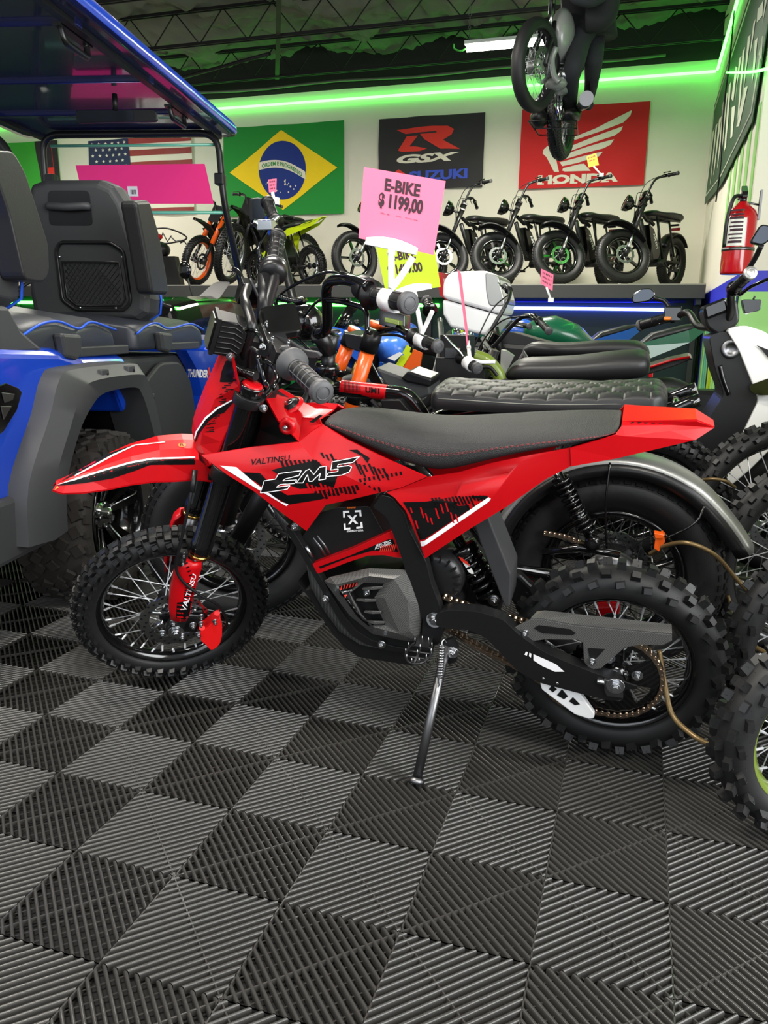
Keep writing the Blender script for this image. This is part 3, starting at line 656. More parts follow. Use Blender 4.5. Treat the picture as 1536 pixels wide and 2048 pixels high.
# ---- fork legs, axle lugs, guards
for sg in (1, -1):
    n = .0777*sg
    g = G(); g.lathe(SF.p(-.002, n, .235), SF.ez, [(0, 0), (0, .024), (.01, .025), (.03, .025), (.034, .0225), (.42, .0225), (.425, .024), (.43, .024), (.43, .018)], 'black_gloss', 24)
    fk = g.obj('fork_leg', bike)
    g = G(); g.lathe(SF.p(-.002, n, .226), SF.ez, [(0, .0165), (0, .0245), (.008, .0245), (.008, .0165)], 'gold', 24, closed=True); g.obj('dust_seal_ring', fk)
    g = G(); g.cyl(SF.p(-.002, n, .03), SF.p(-.002, n, .25), .0155, 'dull_steel', 20); g.obj('slider', fk)
    g = G(); g.lathe(SF.p(-.002, n, .655), SF.ez, [(0, .020), (.012, .021), (.014, .016), (.016, 0)], 'red', 20); g.obj('fork_cap', fk)
    bolt(g, SF.p(-.002, n, .665), SF.ez, .007, 'red')
    g = G(); g.cyl(SF.p(0, n-.012*sg, 0), SF.p(0, n+.014*sg, 0), .022, 'black_satin', 24); g.box(SF.p(-.001, n, .035), .036, .03, .08, 'black_satin', X=SF.ex, Y=SF.en, Z=SF.ez)
    g.box(SF.p(-.03, n*.93, .012), .05, .014, .05, 'black_satin', X=SF.ex, Y=SF.en, Z=SF.ez); g.obj('axle_lug', fk, bevel=.004)
    # guard
    secs = []
    for z, w_, x0 in ((.045, .020, .004), (.07, .026, .006), (.12, .027, .012), (.17, .027, .014), (.205, .026, .013), (.222, .018, .010)):
        secs.append([SF.p(x0-w_, n+.010*sg, z), SF.p(x0-w_*.9, n+.026*sg, z), SF.p(x0, n+.032*sg, z), SF.p(x0+w_*.9, n+.026*sg, z), SF.p(x0+w_, n+.006*sg, z), SF.p(x0+w_, n-.012*sg, z),
                     SF.p(x0+w_*.8, n-.008*sg, z), SF.p(x0+w_*.7, n+.012*sg, z), SF.p(x0, n+.022*sg, z), SF.p(x0-w_*.7, n+.016*sg, z)])
    g = G(); g.loft(secs, 'red')
    if sg > 0:
        bv = g.bvh()
        for k in range(15):
            y = 1165+k*4.6; L = 7+9*((k*7) % 5)/4; x = 398-(y-1100)*.17
            g.decal(bv, [(x-15, y), (x-15+L*1.6, y+1.5), (x-15+L*1.6, y+3.6), (x-15, y+2.6)], 'decal_black')
        g.decal(bv, [(354, 1205), (392, 1200), (390, 1212), (380, 1222), (375, 1240), (352, 1236)], 'decal_black', .0005)
        for k in range(4): g.decal(bv, [(354, 1208+k*8), (366, 1209+k*8), (366, 1211.5+k*8), (354, 1210.5+k*8)], 'red', .0009)
        for k in range(5): g.decal(bv, [(366+k*3, 1118+k*8), (372+k*3, 1116+k*8), (373+k*3, 1118+k*8), (367+k*3, 1121+k*8)], 'decal_black')
        g.text_decal(bv, 'VALTINSU', [(372, 1222), (393, 1149), (385, 1146), (361, 1219)], 'decal_white', .01, .1, .0012)
    g.obj('fork_guard', fk, recalc=True)
g = G(); g.cyl(SF.p(0, -.11, 0), SF.p(0, .10, 0), .008, 'steel', 12); bolt(g, SF.p(0, .094, 0), SF.en, .0125, 'steel'); g.obj('front_axle', bike)
for x, z in ((-.027, .036), (-.0, .052), (.026, .028), (-.042, -.004), (.035, -.02)):
    pass
g = G()
for x, z in ((.012, .03), (-.018, -.012), (-.035, .026), (.03, -.006), (-.055, -.002)): bolt(g, SF.p(x, .093, z), SF.en, .006, 'steel')
g.obj('fork_bolts', bike)
# caliper and hose
P = [(398, 1243), (410, 1238), (424, 1225), (438, 1217), (441, 1230), (441, 1252), (437, 1268), (428, 1278), (418, 1281), (409, 1270), (399, 1262)]
g = G(); g.prism(smooth_poly([SF.px(x, y, .062) for x, y in P], .006), SF.en*.034, 'caliper_red')
for q in ((404, 1256), (434, 1226)): g.cyl(SF.px(*q, .09), SF.px(*q, .106), .007, 'caliper_red', 14)
for q in ((402, 1232), (402, 1246), (430, 1242)): bolt(g, SF.px(*q, .094), SF.en, .0045, 'steel')
g.obj('brake_caliper', bike, bevel=.003)
g = G(); g.plate([SF.px(x, y, .06) for x, y in [(385, 1222), (405, 1222), (412, 1240), (436, 1216), (440, 1222), (415, 1262), (385, 1250)]], .008, SF.en, 'black'); g.obj('caliper_bracket', bike, bevel=.001)
g = G(); g.tube(spline([SF.px(388, 942, .06), SF.px(380, 1000, .09), SF.px(368, 1055, .10), SF.px(358, 1100, .105), SF.px(352, 1135, .105), SF.px(365, 1162, .11), SF.px(400, 1190, .115), SF.px(435, 1210, .11), SF.px(452, 1235, .10), SF.px(452, 1252, .09), SF.px(440, 1262, .08)]), .0035, 'black', 8)
g.tube([SF.px(390, 940, .06), SF.px(384, 985, .09)], .006, 'black', 8); hs = g.obj('brake_hose', bike)
g = G(); g.box(SF.px(362, 1115, .095), .022, .016, .04, 'black_satin', X=SF.ex, Y=SF.en, Z=SF.ez); bolt(g, SF.px(367, 1108, .10), SF.en, .004); bolt(g, SF.px(365, 1123, .10), SF.en, .004); g.obj('hose_clamp', bike, bevel=.002)
# triple clamps, steering stem
g = G()
for z, t_ in ((.44, .030), (.622, .022)):
    for sg in (1, -1): g.lathe(SF.p(-.002, .0777*sg, z), SF.ez, [(0, .0225), (0, .031), (t_, .031), (t_, .0225)], 'black_satin', 20, closed=True)
    g.prism(smooth_poly([SF.p(.012, -.075, z), SF.p(.018, 0, z), SF.p(.012, .075, z), SF.p(-.02, .07, z), SF.p(-.075, .025, z), SF.p(-.075, -.025, z), SF.p(-.02, -.07, z)], .01), SF.ez*t_, 'black_satin')
g.cyl(SF.p(-.051, 0, .44), SF.p(-.051, 0, .66), .018, 'black_satin', 16); bolt(g, SF.p(-.051, 0, .645), SF.ez, .012, 'steel'); bolt(g, SF.p(-.03, .102, .632), SF.en, .006)
g.obj('triple_clamp', bike, bevel=.002)
g = G(); g.cyl(BF.p(-.895, 0, .48), BF.p(-.82, 0, .66), .029, 'black_satin', 20); g.obj('head_tube', bike)
# handlebar with risers
g = G()
for sg in (1, -1):
    g.cyl(SF.p(-.045, .04*sg, .64), SF.p(-.04, .04*sg, .72), .013, 'black_satin', 12)
bar = [SF.p(-.075, -.37, .84), SF.p(-.06, -.22, .805), SF.p(-.04, -.13, .755), SF.p(-.038, -.07, .722), SF.p(-.038, .07, .722), SF.p(-.038, .13, .755), SF.p(-.02, .22, .79), SF.p(-.036, .36, .811)]
g.tube(spline(bar, 6), .0125, 'black_satin', 14); g.obj('handlebar', bike)
g = G(); g.tube([SF.p(-.038, -.10, .733), SF.p(-.038, -.21, .79)], .0175, 'dark_metal', 14); g.obj('bar_sleeve', bike)
g = G(); g.box(SF.p(-.04, 0, .735), .05, .10, .025, 'black_satin', X=SF.ex, Y=SF.en, Z=SF.ez)
for sx in (-1, 1):
    for sy in (-1, 1): bolt(g, SF.p(-.04+.017*sx, .038*sy, .746), SF.ez, .004)
g.obj('bar_clamp', bike, bevel=.003)
def grip(par, p, q, r, m='grip', flange=.03, fm='grey_rubber', rings=6, endm='grey_rubber', name='grip'):
    p, q = V(p), V(q); d = (q-p); L = d.length; d.normalize(); prof = [(0, 0), (0, flange), (.006, flange), (.012, r*1.25)]
    g = G(); g.lathe(p, d, [(0, 0), (0, flange), (.006, flange), (.010, flange*.8), (.018, r*1.15), (.022, r)], fm, 24)
    g.lathe(p, d, [(.02, r), (L-.012, r)], m, 20)
    for k in range(rings):
        s = .028+(L-.045)*k/(rings-1); g.lathe(p, d, [(s-.0015, r+.0002), (s-.0008, r+.0012), (s+.0008, r+.0012), (s+.0015, r+.0002)], fm, 20)
    x, y = perp(d)
    for k in range(6):
        a = PI/3*k; o = (x*math.cos(a)+y*math.sin(a))*(r+.0004); g.tube([p+d*.03+o, p+d*(L-.018)+o], .0010, fm, 4)
    g.lathe(p, d, [(L-.016, r), (L-.014, r*1.22), (L-.002, r*1.22), (L, r*1.1), (L+.001, 0)], endm, 24)
    g.lathe(p, d, [(L+.001, r*.75), (L+.0022, r*.72), (L+.001, r*.66)], endm, 24)
    return g.obj(name, par)
grip(bike, SF.p(-.012, .235, .795), SF.p(-.036, .365, .812), .0165)
grip(bike, SF.p(-.058, -.235, .808), SF.p(-.080, -.37, .845), .0165, flange=.031, fm='black_satin', endm='black')
# levers, perches, cables
g = G(); g.box(SF.p(-.012, .175, .775), .04, .035, .034, 'black_satin', X=SF.ex, Y=SF.en, Z=SF.ez); g.lathe(SF.p(-.02, .155, .768), (SF.p(-.016, .2, .784)-SF.p(-.02, .155, .768)), [(0, .013), (0, .024), (.028, .024), (.028, .013)], 'black', 18, closed=True)
g.plate([BF.px(x, y, .20) for x, y in [(518, 700), (530, 690), (541, 683), (540, 708), (531, 714), (520, 708)]], .012, BF.en, 'dark_metal'); bolt(g, BF.px(526, 693, .21), EN, .004)
g.obj('lever_perch', bike, bevel=.003)
g = G(); g.tube(spline([SF.p(.03, .16, .765), SF.px(532, 765, .2), SF.px(541, 775, .24), SF.px(537, 785, .27), SF.px(528, 792, .29)]), [.006]*6+[.005]*30 if 0 else .0052, 'black_gloss', 8)
g.tube([SF.px(530, 722, .18), SF.px(549, 733, .20), SF.px(556, 758, .22), SF.px(545, 778, .25)], .0045, 'black_gloss', 8); g.obj('clutch_lever', bike)
g = G(); g.tube(spline([SF.px(492, 585, -.20), SF.px(486, 570, -.22), SF.px(484, 556, -.25), SF.px(476, 543, -.28), SF.px(466, 538, -.30)]), .006, 'black_gloss', 8); g.box(SF.px(497, 585, -.20), .045, .04, .05, 'black_gloss', X=SF.ex, Y=SF.en, Z=SF.ez); g.obj('brake_lever', bike, bevel=.003)
g = G(); g.lathe(SF.p(-.052, -.205, .80), (SF.p(-.06, -.24, .81)-SF.p(-.052, -.205, .80)), [(0, .0), (0, .026), (.012, .031), (.028, .031), (.034, .02)], 'black_satin', 24); g.obj('throttle_housing', bike)
# black hose rising in front of the bars, spiral wrapped loom, cables
g = G(); g.tube(spline([BF.px(482, 735, .03), BF.px(489, 700, .05), BF.px(503, 660, .06), BF.px(502, 640, .05), BF.px(493, 612, .02), BF.px(489, 595, -.03), BF.px(495, 575, -.08)]), .010, 'black_satin', 12); g.obj('cable_sleeve', bike)
g = G(); pp = spline([BF.px(466, 733, .06), BF.px(480, 742, .07), BF.px(497, 747, .08), BF.px(512, 753, .09)]); g.tube(pp, .0085, 'black', 10)
for i in range(0, len(pp)-1):
    d = (pp[i+1]-pp[i]).normalized(); g.lathe(pp[i], d, [(0, .0085), (.001, .0105), (.003, .0105), (.004, .0085)], 'black_gloss', 14)
g.tube(spline([BF.px(466, 733, .06), BF.px(464, 745, .04), BF.px(478, 765, .0), BF.px(484, 790, -.02)]), .005, 'black', 8)
g.tube(spline([BF.px(488, 700, .0), BF.px(487, 680, .03), BF.px(495, 662, .06), BF.px(510, 662, .08), BF.px(522, 676, .09), BF.px(524, 700, .09)]), .0045, 'black_gloss', 8)
g.tube(spline([SF.p(.03, .16, .77), BF.px(500, 700, .10), BF.px(496, 760, .05), BF.px(494, 820, .02), BF.px(490, 880, .0)]), .004, 'black', 8)
g.tube(spline([SF.p(0, -.18, .79), BF.px(534, 640, -.1), BF.px(528, 690, -.05), BF.px(516, 740, .0), BF.px(530, 800, .02)]), .004, 'black', 8)
g.tube(spline([BF.px(515, 830, .01), BF.px(512, 850, .0), BF.px(512, 880, .0), BF.px(508, 900, .0)]), .0012, 'steel', 4)
g.obj('cables', bike)
# display and key panel on the bars
g = G(); g.plate(smooth_poly([SF.p(-.02, -.11, .75), SF.p(-.02, .0, .735), SF.p(-.09, .0, .765), SF.p(-.09, -.11, .78)], .012), .02, SF.ez, 'black_gloss'); g.obj('display', bike, bevel=.004)
g = G(); g.plate(smooth_poly(bp([(556, 680), (568, 672), (610, 700), (636, 703), (646, 712), (630, 716), (600, 712), (560, 706)], -.08), .01), .012, EN, 'plastic_grey'); g.obj('bar_switch_bracket', bike, bevel=.003)
# ---- head lamp block (finned heat sink)
LF = lambda x, y, o: SF.px(x, y, o)
C0 = SF.loc(SF.px(462, 669, .0))
g = G(); cx, cz = C0.x+.012, C0.z
outl = [(.020, .036), (-.014, .036), (-.034, .022), (-.034, -.018), (-.022, -.034), (.020, -.036)]
pr_ = [SF.p(cx+x, .032, cz+z) for x, z in outl]; g.prism(pr_, SF.en*-.056, 'black')
g.prism([SF.p(cx+.020, n, cz+z) for n, z in ((-.026, -.038), (.035, -.038), (.035, .039), (-.026, .039))], SF.ex*.008, 'black')
for k in range(7):
    z = -.031+.0112*k
    g.tube([SF.p(cx+.018, .033, cz+z), SF.p(cx-.010, .033, cz+z+.003), SF.p(cx-.030+.002*abs(k-3), .033, cz+z-.004)], .0018, 'black_satin', 6)
    g.box(SF.p(cx-.028+.002*abs(k-3), .003, cz+z*.9), .016, .056, .0028, 'black_satin', X=SF.ex, Y=SF.en, Z=SF.ez)
g.obj('headlight_body', bike, bevel=.003)
g = G(); g.prism(smooth_poly([SF.p(cx+.0285, n, cz+z) for n, z in ((-.022, -.033), (.031, -.033), (.031, .034), (-.022, .034))], .01), SF.ex*.004, 'black_gloss'); g.obj('headlight_lens', bike)
g = G(); bolt(g, SF.px(461, 713, .05), SF.en, .006); g.box(SF.p(.01, 0, .70), .05, .03, .06, 'black', X=SF.ex, Y=SF.en, Z=SF.ez); g.obj('headlight_bracket', bike)
# ---- number plate shield (front mask)
st = [  # left front fold px, left back edge px
    ((453, 718), (464, 715)), ((440, 748), (470, 742)), ((428, 775), (477, 772)), ((417, 798), (479, 800)), ((402, 835), (460, 848)), ((391, 868), (442, 884)), ((388, 890), (432, 912)), ((398, 935), (420, 930))]
g = G(); secs = []
for (fx, fy), (bx, by) in st:
    a_ = SF.px(fx+13, fy, .046); b_ = SF.px(bx, by, .078); la = SF.loc(a_); lb = SF.loc(b_)
    secs.append([SF.p(lb.x, .078, lb.z), SF.p(la.x, .046, la.z), SF.p(la.x+.012, .018, la.z-.003), SF.p(la.x+.012, -.018, la.z-.003), SF.p(la.x, -.046, la.z), SF.p(lb.x, -.070, lb.z)])
g.loft(secs, 'red', closed=False, cap=False, sm=False); bv = g.bvh(); g.shell(SF.ex*-.004)
rs = random.Random(5)
for k in range(26):
    y = 752+k*4.4+rs.random()*2; x = 463-(y-745)*.42+rs.random()*10-6; L = 5+rs.random()*14; g.decal(bv, [(x, y), (x+L, y-1.5), (x+L, y+.7), (x, y+1.6)], 'decal_black')
g.decal(bv, [(390, 880), (393, 866), (412, 838), (434, 818), (468, 797), (470, 801), (448, 826), (437, 828), (418, 842), (398, 868), (391, 886)], 'decal_black')
g.decal(bv, [(389, 876), (392, 863), (411, 835), (434, 815), (470, 796), (471, 798), (436, 818), (413, 838), (395, 864), (391, 878)], 'decal_white', .0012)
g.decal(bv, [(452, 722), (462, 720), (468, 742), (466, 765), (440, 764), (444, 742)], 'decal_black')
g.obj('number_plate', bike, recalc=False)
# ---- front fender
def fpt(px, py, n): return SF.px(px, py, n)
st = [((450, 965, .058), (398, 919, .052)), ((395, 958, .060), (370, 918, .052)), ((350, 961, .062), (320, 921, .050)), ((310, 962, .062), (300, 925, .048)), ((262, 968, .056), (262, 932, .044)),
      ((215, 978, .050), (220, 943, .037)), ((165, 985, .040), (175, 957, .026)), ((125, 986, .024), (135, 966, .014)), ((105, 980, .010), (111, 970, .006))]
secs = []
for (ax_, ay, an), (bx, by, bn) in st:
    A_, B_ = SF.loc(fpt(ax_, ay, an)), SF.loc(fpt(bx, by, bn)); x, zc = A_.x, B_.z
    B_x = (A_.x+B_.x)/2
    secs.append([SF.p(A_.x, an, A_.z), SF.p(B_.x, bn, B_.z), SF.p(B_.x, bn*.35, B_.z+.006), SF.p(B_.x, -bn*.35, B_.z+.006), SF.p(B_.x, -bn, B_.z), SF.p(A_.x, -an, A_.z)])
g = G(); g.loft(secs, 'red', closed=False, cap=False, sm=False); bv = g.bvh(); g.shell(SF.ez*-.004)
g.decal(bv, [(112, 971), (150, 960), (215, 940), (262, 927), (300, 920), (390, 918), (390, 929), (300, 930), (272, 941), (225, 957), (170, 966), (125, 971)], 'decal_black')
g.decal(bv, [(113, 970), (150, 957.5), (215, 937), (262, 924), (305, 916.5), (390, 914), (390, 917), (306, 919.5), (262, 927.5), (215, 940.5), (150, 961)], 'decal_white', .0013)
g.decal(bv, [(118, 965), (160, 938), (215, 908), (262, 892), (262, 894), (222, 910), (185, 930), (150, 950)], 'decal_black')
g.decal(bv, [(150, 951), (190, 929), (225, 910), (270, 890), (330, 884), (330, 885.5), (271, 892), (228, 912), (193, 931), (151, 953)], 'decal_white', .0013)
g.decal(bv, [(364+8*math.cos(k*PI/8), 890.5+4.3*math.sin(k*PI/8)) for k in range(16)], 'decal_orange')
g.text_decal(bv, 'R', [(360, 893), (368, 893), (368, 888), (360, 888)], 'decal_black', .01, eps=.0013)
g.decal(bv, [(107, 976), (116, 972), (118, 976), (109, 980)], 'amber')
g.obj('front_fender', bike, recalc=False)
g = G(); g.box(SF.p(-.01, 0, .425), .07, .12, .02, 'black', X=SF.ex, Y=SF.en, Z=SF.ez); g.obj('fender_bracket', bike, bevel=.003)
# ---- body panels
FR = [(403, 911, .150), (500, 895, .122), (598, 884, .092), (621, 912, .100), (668, 940, .104), (715, 963, .106), (756, 986, .104), (698, 1000, .104), (651, 1010, .105), (613, 1062, .104), (556, 1020, .130), (510, 984, .142), (455, 950, .150),
      (500, 938, .140), (537, 941, .132), (580, 985, .128), (628, 962, .112), (640, 985, .110), (560, 905, .116), (596, 975, .120)]
FF = [(0, 1, 13, 12), (1, 18, 14, 13), (1, 2, 18), (2, 3, 16, 14, 18), (12, 13, 15, 11), (13, 14, 19), (13, 19, 15), (14, 16, 17, 19), (19, 17, 15), (3, 4, 16), (4, 5, 17, 16), (5, 6, 7, 17), (7, 8, 17), (8, 9, 10, 15, 17), (10, 11, 15)]
for sg in (1, -1):
    P = bpv(FR); P = P if sg > 0 else mir(P)
    g = G(); g.add(P, FF, 'red'); bv = g.bvh(); g.soft(); g.shell(EN*-.004*sg)
    if sg > 0:
        g.decal(bv, [(440, 931), (473, 934), (512, 967), (562, 1003), (577, 1008), (573, 1012), (512, 976)], 'decal_white', .001)
        g.decal(bv, [(463, 943), (520, 946), (529, 955), (545, 973), (575, 990), (640, 985), (650, 996), (640, 999), (577, 1009), (548, 993), (510, 962)], 'decal_black', .0009)
        # blade moulding is the raised centre; its own black lettering block
        bl = [(543, 940), (562, 935), (612, 925), (632, 920), (650, 936), (676, 950), (668, 975), (640, 974), (600, 978), (583, 972), (566, 955)]
        g.decal(bv, bl, 'decal_black', .0007)
        rs = random.Random(11)
        for k in range(9):
            x = 560+k*9; g.decal(bv, [(x, 922-k*.4), (x+4.5, 921-k*.4), (x+14, 944-k*.4), (x+9, 944-k*.4)], 'decal_black', .0008)
        for k in range(11):
            x = 628+k*8.2; y = 982-k*1.2; L = 10+rs.random()*9; g.decal(bv, [(x, y), (x+5, y-.6), (x+5+L*.4, y+L-1), (x+L*.4, y+L)], 'decal_black', .0008)
        for k in range(6):
            x = 612+k*9; y = 966+(k % 3)*3; g.decal(bv, [(x, y), (x+4, y), (x+9, y+14), (x+5, y+14)], 'red', .0013)
        g.text_decal(bv, 'VALTINSU', [(502, 931), (581, 921), (580, 910), (503, 918.5)], 'decal_black', .012, .15, .0014)
    sh = g.obj('side_fairing', bike, recalc=False)
# rear tank panel (between front fairing, seat edge and side cover)
TR = [(598, 884, .092), (621, 912, .100), (668, 940, .104), (715, 963, .106), (756, 986, .104), (800, 976, .103), (853, 954, .104), (773, 918, .094), (695, 880, .080), (645, 850, .062), (625, 862, .075)]
for sg in (1, -1):
    P = bpv(TR); P = P if sg > 0 else mir(P)
    g = G(); g.add(P, [(0, 1, 10), (1, 2, 9, 10), (2, 3, 8, 9), (3, 4, 5, 7, 8), (5, 6, 7)], 'red'); bv = g.bvh(); g.soft(); g.shell(EN*-.004*sg)
    if sg > 0:
        rs = random.Random(4)
        for k in range(14):
            x = 640+k*9.5; y = 903+k*2.1+rs.random()*10; L = 9+rs.random()*22; g.decal(bv, [(x, y), (x+5, y-.5), (x+5+L*.45, y+L), (x+1.5+L*.45, y+L)], 'decal_black', .0009)
            if k > 1: g.decal(bv, [(x-8, y+38), (x-4, y+37), (x-1, y+47), (x-5, y+48)], 'decal_black', .0009)
        g.decal(bv, [(698, 900), (715, 899), (722, 905), (740, 916), (735, 926), (724, 912), (712, 906)], 'decal_black', .0009)
        for k in range(12):
            x = 700+k*9; g.decal(bv, [(x, 961-k*1.6), (x+4, 960-k*1.6), (x+6, 967-k*1.6), (x+2, 968-k*1.6)], 'decal_black', .0009)
    g.obj('tank_side_panel', bike, recalc=False)
# EM-5 lettering spans both panels: outlined letters, each stroke drawn as its own outline on the surface
def both(P, m, eps):
    gg.decal(BV2, P, m, eps)
gg = G(); tmp = G(); tmp.add(bpv(FR), FF, 'red'); tmp.add(bpv(TR), [(0, 1, 10), (1, 2, 9, 10), (2, 3, 8, 9), (3, 4, 5, 7, 8), (5, 6, 7)], 'red'); BV2 = tmp.bvh()
E_ = [(521, 985), (529, 961), (551, 958), (557, 947), (603, 941), (598, 951), (571, 957), (566, 961), (594, 959), (590, 966), (560, 969), (553, 974), (580, 971), (575, 978), (541, 983)]
M_ = [(593, 965), (612, 941), (619, 938), (628, 949), (640, 934), (653, 932), (652, 958), (638, 960), (642, 946), (625, 962), (618, 962), (615, 949), (606, 965)]
S_ = [(652, 953), (657, 946), (668, 944), (676, 943), (677, 938), (662, 940), (665, 924), (720, 913), (706, 925), (677, 929), (675, 934), (698, 931), (704, 934), (699, 944), (684, 950)]
for L in (E_, M_, S_):
    both(L, 'decal_black', .0016)
    for i in range(len(L)):
        a, b = L[i], L[(i+1) % len(L)]; d = math.dist(a, b) or 1; nx_, ny_ = -(b[1]-a[1])/d*.75, (b[0]-a[0])/d*.75
        both([(a[0]-nx_, a[1]-ny_), (b[0]-nx_, b[1]-ny_), (b[0]+nx_, b[1]+ny_), (a[0]+nx_, a[1]+ny_)], 'decal_white', .0021)
gg.obj('model_lettering', bike, recalc=False)
# tank cover (top)
TC = [(531, 797, .040), (556, 842, .068), (598, 884, .092), (625, 862, .075), (645, 850, .062), (640, 838, .052), (668, 820, -.03), (632, 806, -.03), (611, 808, -.028), (580, 799, -.030), (545, 787, -.030), (590, 834, .03), (604, 836, .03)]
g = G(); P = bpv(TC)
g.add(P, [(0, 1, 11, 9, 10), (1, 2, 12, 11), (2, 3, 12), (3, 4, 5, 12), (5, 6, 7, 8, 12), (12, 8, 9, 11)], 'red')
Q = mir(P[:6])
g.add([P[10], P[9], P[8], P[7], P[6]]+[Q[0], Q[1], Q[2], Q[3], Q[4], Q[5]], [(0, 5, 6, 1), (1, 6, 7, 2), (2, 7, 8, 3), (3, 8, 9, 10, 4)], 'red')
g.soft(); g.obj('tank_cover', bike, solid=.004, split=35)
g = G(); p = BF.px(582, 811, .0); nz = (BF.ez*.8+EN*.35-BF.ex*.25).normalized(); g.lathe(p, nz, [(-.004, .022), (.003, .022), (.004, .016), (.008, .015), (.009, 0)], 'black_satin', 24); g.lathe(p, nz, [(.0095, .009), (.0105, .009), (.0105, 0)], 'chrome', 16); g.lathe(p, nz, [(-.002, .021), (-.002, .029), (.0, .029), (.004, .022)], 'red', 24); g.obj('ignition_lock', bike)
g = G(); p = BF.px(574, 853, .084); g.lathe(p, EN, [(-.004, .018), (.004, .016), (.005, .010), (.002, .008), (.001, 0)], 'red', 20); bolt(g, p+EN*.001, EN, .005, wash=False); g.obj('tank_bolt', bike)
g = G(); g.prism(bp([(619, 843), (640, 829), (646, 831), (628, 845)], .058), EN*.003, 'black'); g.obj('tank_vent', bike)
# black inner cover behind the fork
g = G(); A1 = bpv([(531, 800, .034), (556, 845, .062), (594, 884, .086), (585, 889, .09), (500, 900, .085), (450, 905, .06), (498, 930, .05), (520, 860, .02), (528, 815, .012)])
g.add(A1+mir(A1), [(0, 1, 7, 8), (1, 2, 3, 6, 7), (3, 4, 6), (9, 10, 16, 17), (10, 11, 12, 15, 16), (12, 13, 15), (8, 7, 16, 17), (7, 6, 15, 16)], 'black_satin'); g.obj('inner_cover', bike, solid=.003)
# ---- side cover and tail
SC1 = [(773, 985, .104), (800, 977, .103), (855, 955, .104), (914, 946, .100), (980, 927, .098), (1062, 910, .095), (1140, 896, .088), (1142, 932, .086), (1092, 958, .092), (1014, 1013, .098), (936, 1060, .106), (850, 1117, .112), (840, 1088, .112), (812, 1022, .108), (789, 995, .106),
       (925, 975, .108), (1015, 950, .104), (1040, 925, .100), (925, 962, .096), (1020, 945, .094), (983, 1000, .108), (850, 1085, .116), (905, 1005, .108)]
SCF = [(0, 1, 2, 18, 22, 14), (2, 3, 18), (3, 4, 19, 18), (4, 5, 17, 19), (18, 19, 16, 15), (19, 17, 16), (22, 18, 15), (22, 15, 20), (15, 16, 20), (16, 17, 9, 20), (17, 5, 6, 7, 8, 9), (14, 22, 13), (13, 22, 20, 21, 12), (20, 9, 10, 11, 21), (12, 21, 11)]
for sg in (1, -1):
    P = bpv(SC1); P = P if sg > 0 else mir(P)
    g = G(); g.add(P, SCF, 'red'); bv = g.bvh(); g.soft(); g.shell(EN*-.004*sg)
    if sg > 0:
        g.decal(bv, [(841, 1083), (850, 1081), (977, 994), (982, 997), (978, 1003), (848, 1092), (843, 1092)], 'decal_white', .001)
        g.decal(bv, [(806, 1004), (850, 1003), (872, 1000), (916, 1004), (912, 1012), (938, 1010), (940, 1018), (850, 1078), (840, 1080), (822, 1030)], 'decal_black', .0009)
        rs = random.Random(8)
        for k in range(17):
            x = 862+k*6.8; y = 995+rs.random()*4-(k*.4); L = 16+rs.random()*22 if k < 12 else 8+rs.random()*8
            g.decal(bv, [(x, y), (x+4, y-.5), (x+5+L*.35, y+L*.8), (x+1+L*.35, y+L*.8)], 'decal_black', .0009)
        for k in range(10):
            x = 820+k*10; y = 1010+rs.random()*34-k*1.2; L = 10+rs.random()*12; g.decal(bv, [(x, y), (x+3, y), (x+3+L*.3, y+L), (x+L*.3, y+L)], 'red', .0013)
        g.decal(bv, [(942, 992), (975, 991), (973, 997), (955, 1000), (960, 996), (945, 997)], 'decal_black', .0009)
    g.obj('side_cover', bike, recalc=False)
TL = [(1140, 896, .088), (1231, 869, .074), (1243, 852, .066), (1244, 844, .052), (1393, 841, .034), (1428, 855, .020), (1390, 880, .040), (1233, 916, .068), (1142, 932, .086), (1340, 862, .046), (1250, 872, .070), (1350, 850, .036)]
TLf = [(0, 1, 10, 7, 8), (1, 2, 10), (2, 3, 4, 11, 10), (10, 11, 9), (10, 9, 6, 7), (9, 11, 4, 5), (9, 5, 6)]
g = G(); P = bpv(TL); g.add(P, TLf, 'red'); g.add(mir(P), TLf, 'red'); Q = mir(P); g.add([P[3], P[4], P[5], Q[5], Q[4], Q[3]], [(0, 1, 4, 5), (1, 2, 3, 4)], 'red')
bv = g.bvh()
for k in range(5): g.decal(bv, [(1262+k*14, 846.5), (1268+k*14, 846.5), (1266+k*14, 848.5), (1260+k*14, 848.5)], 'decal_black')
g.obj('tail_fairing', bike, solid=.004)
g = G(); g.plate(bp([(1142, 896), (1230, 872), (1243, 850), (1392, 845), (1415, 858), (1230, 905), (1142, 925)], 0), .03, EN, 'black'); g.obj('tail_frame', bike)
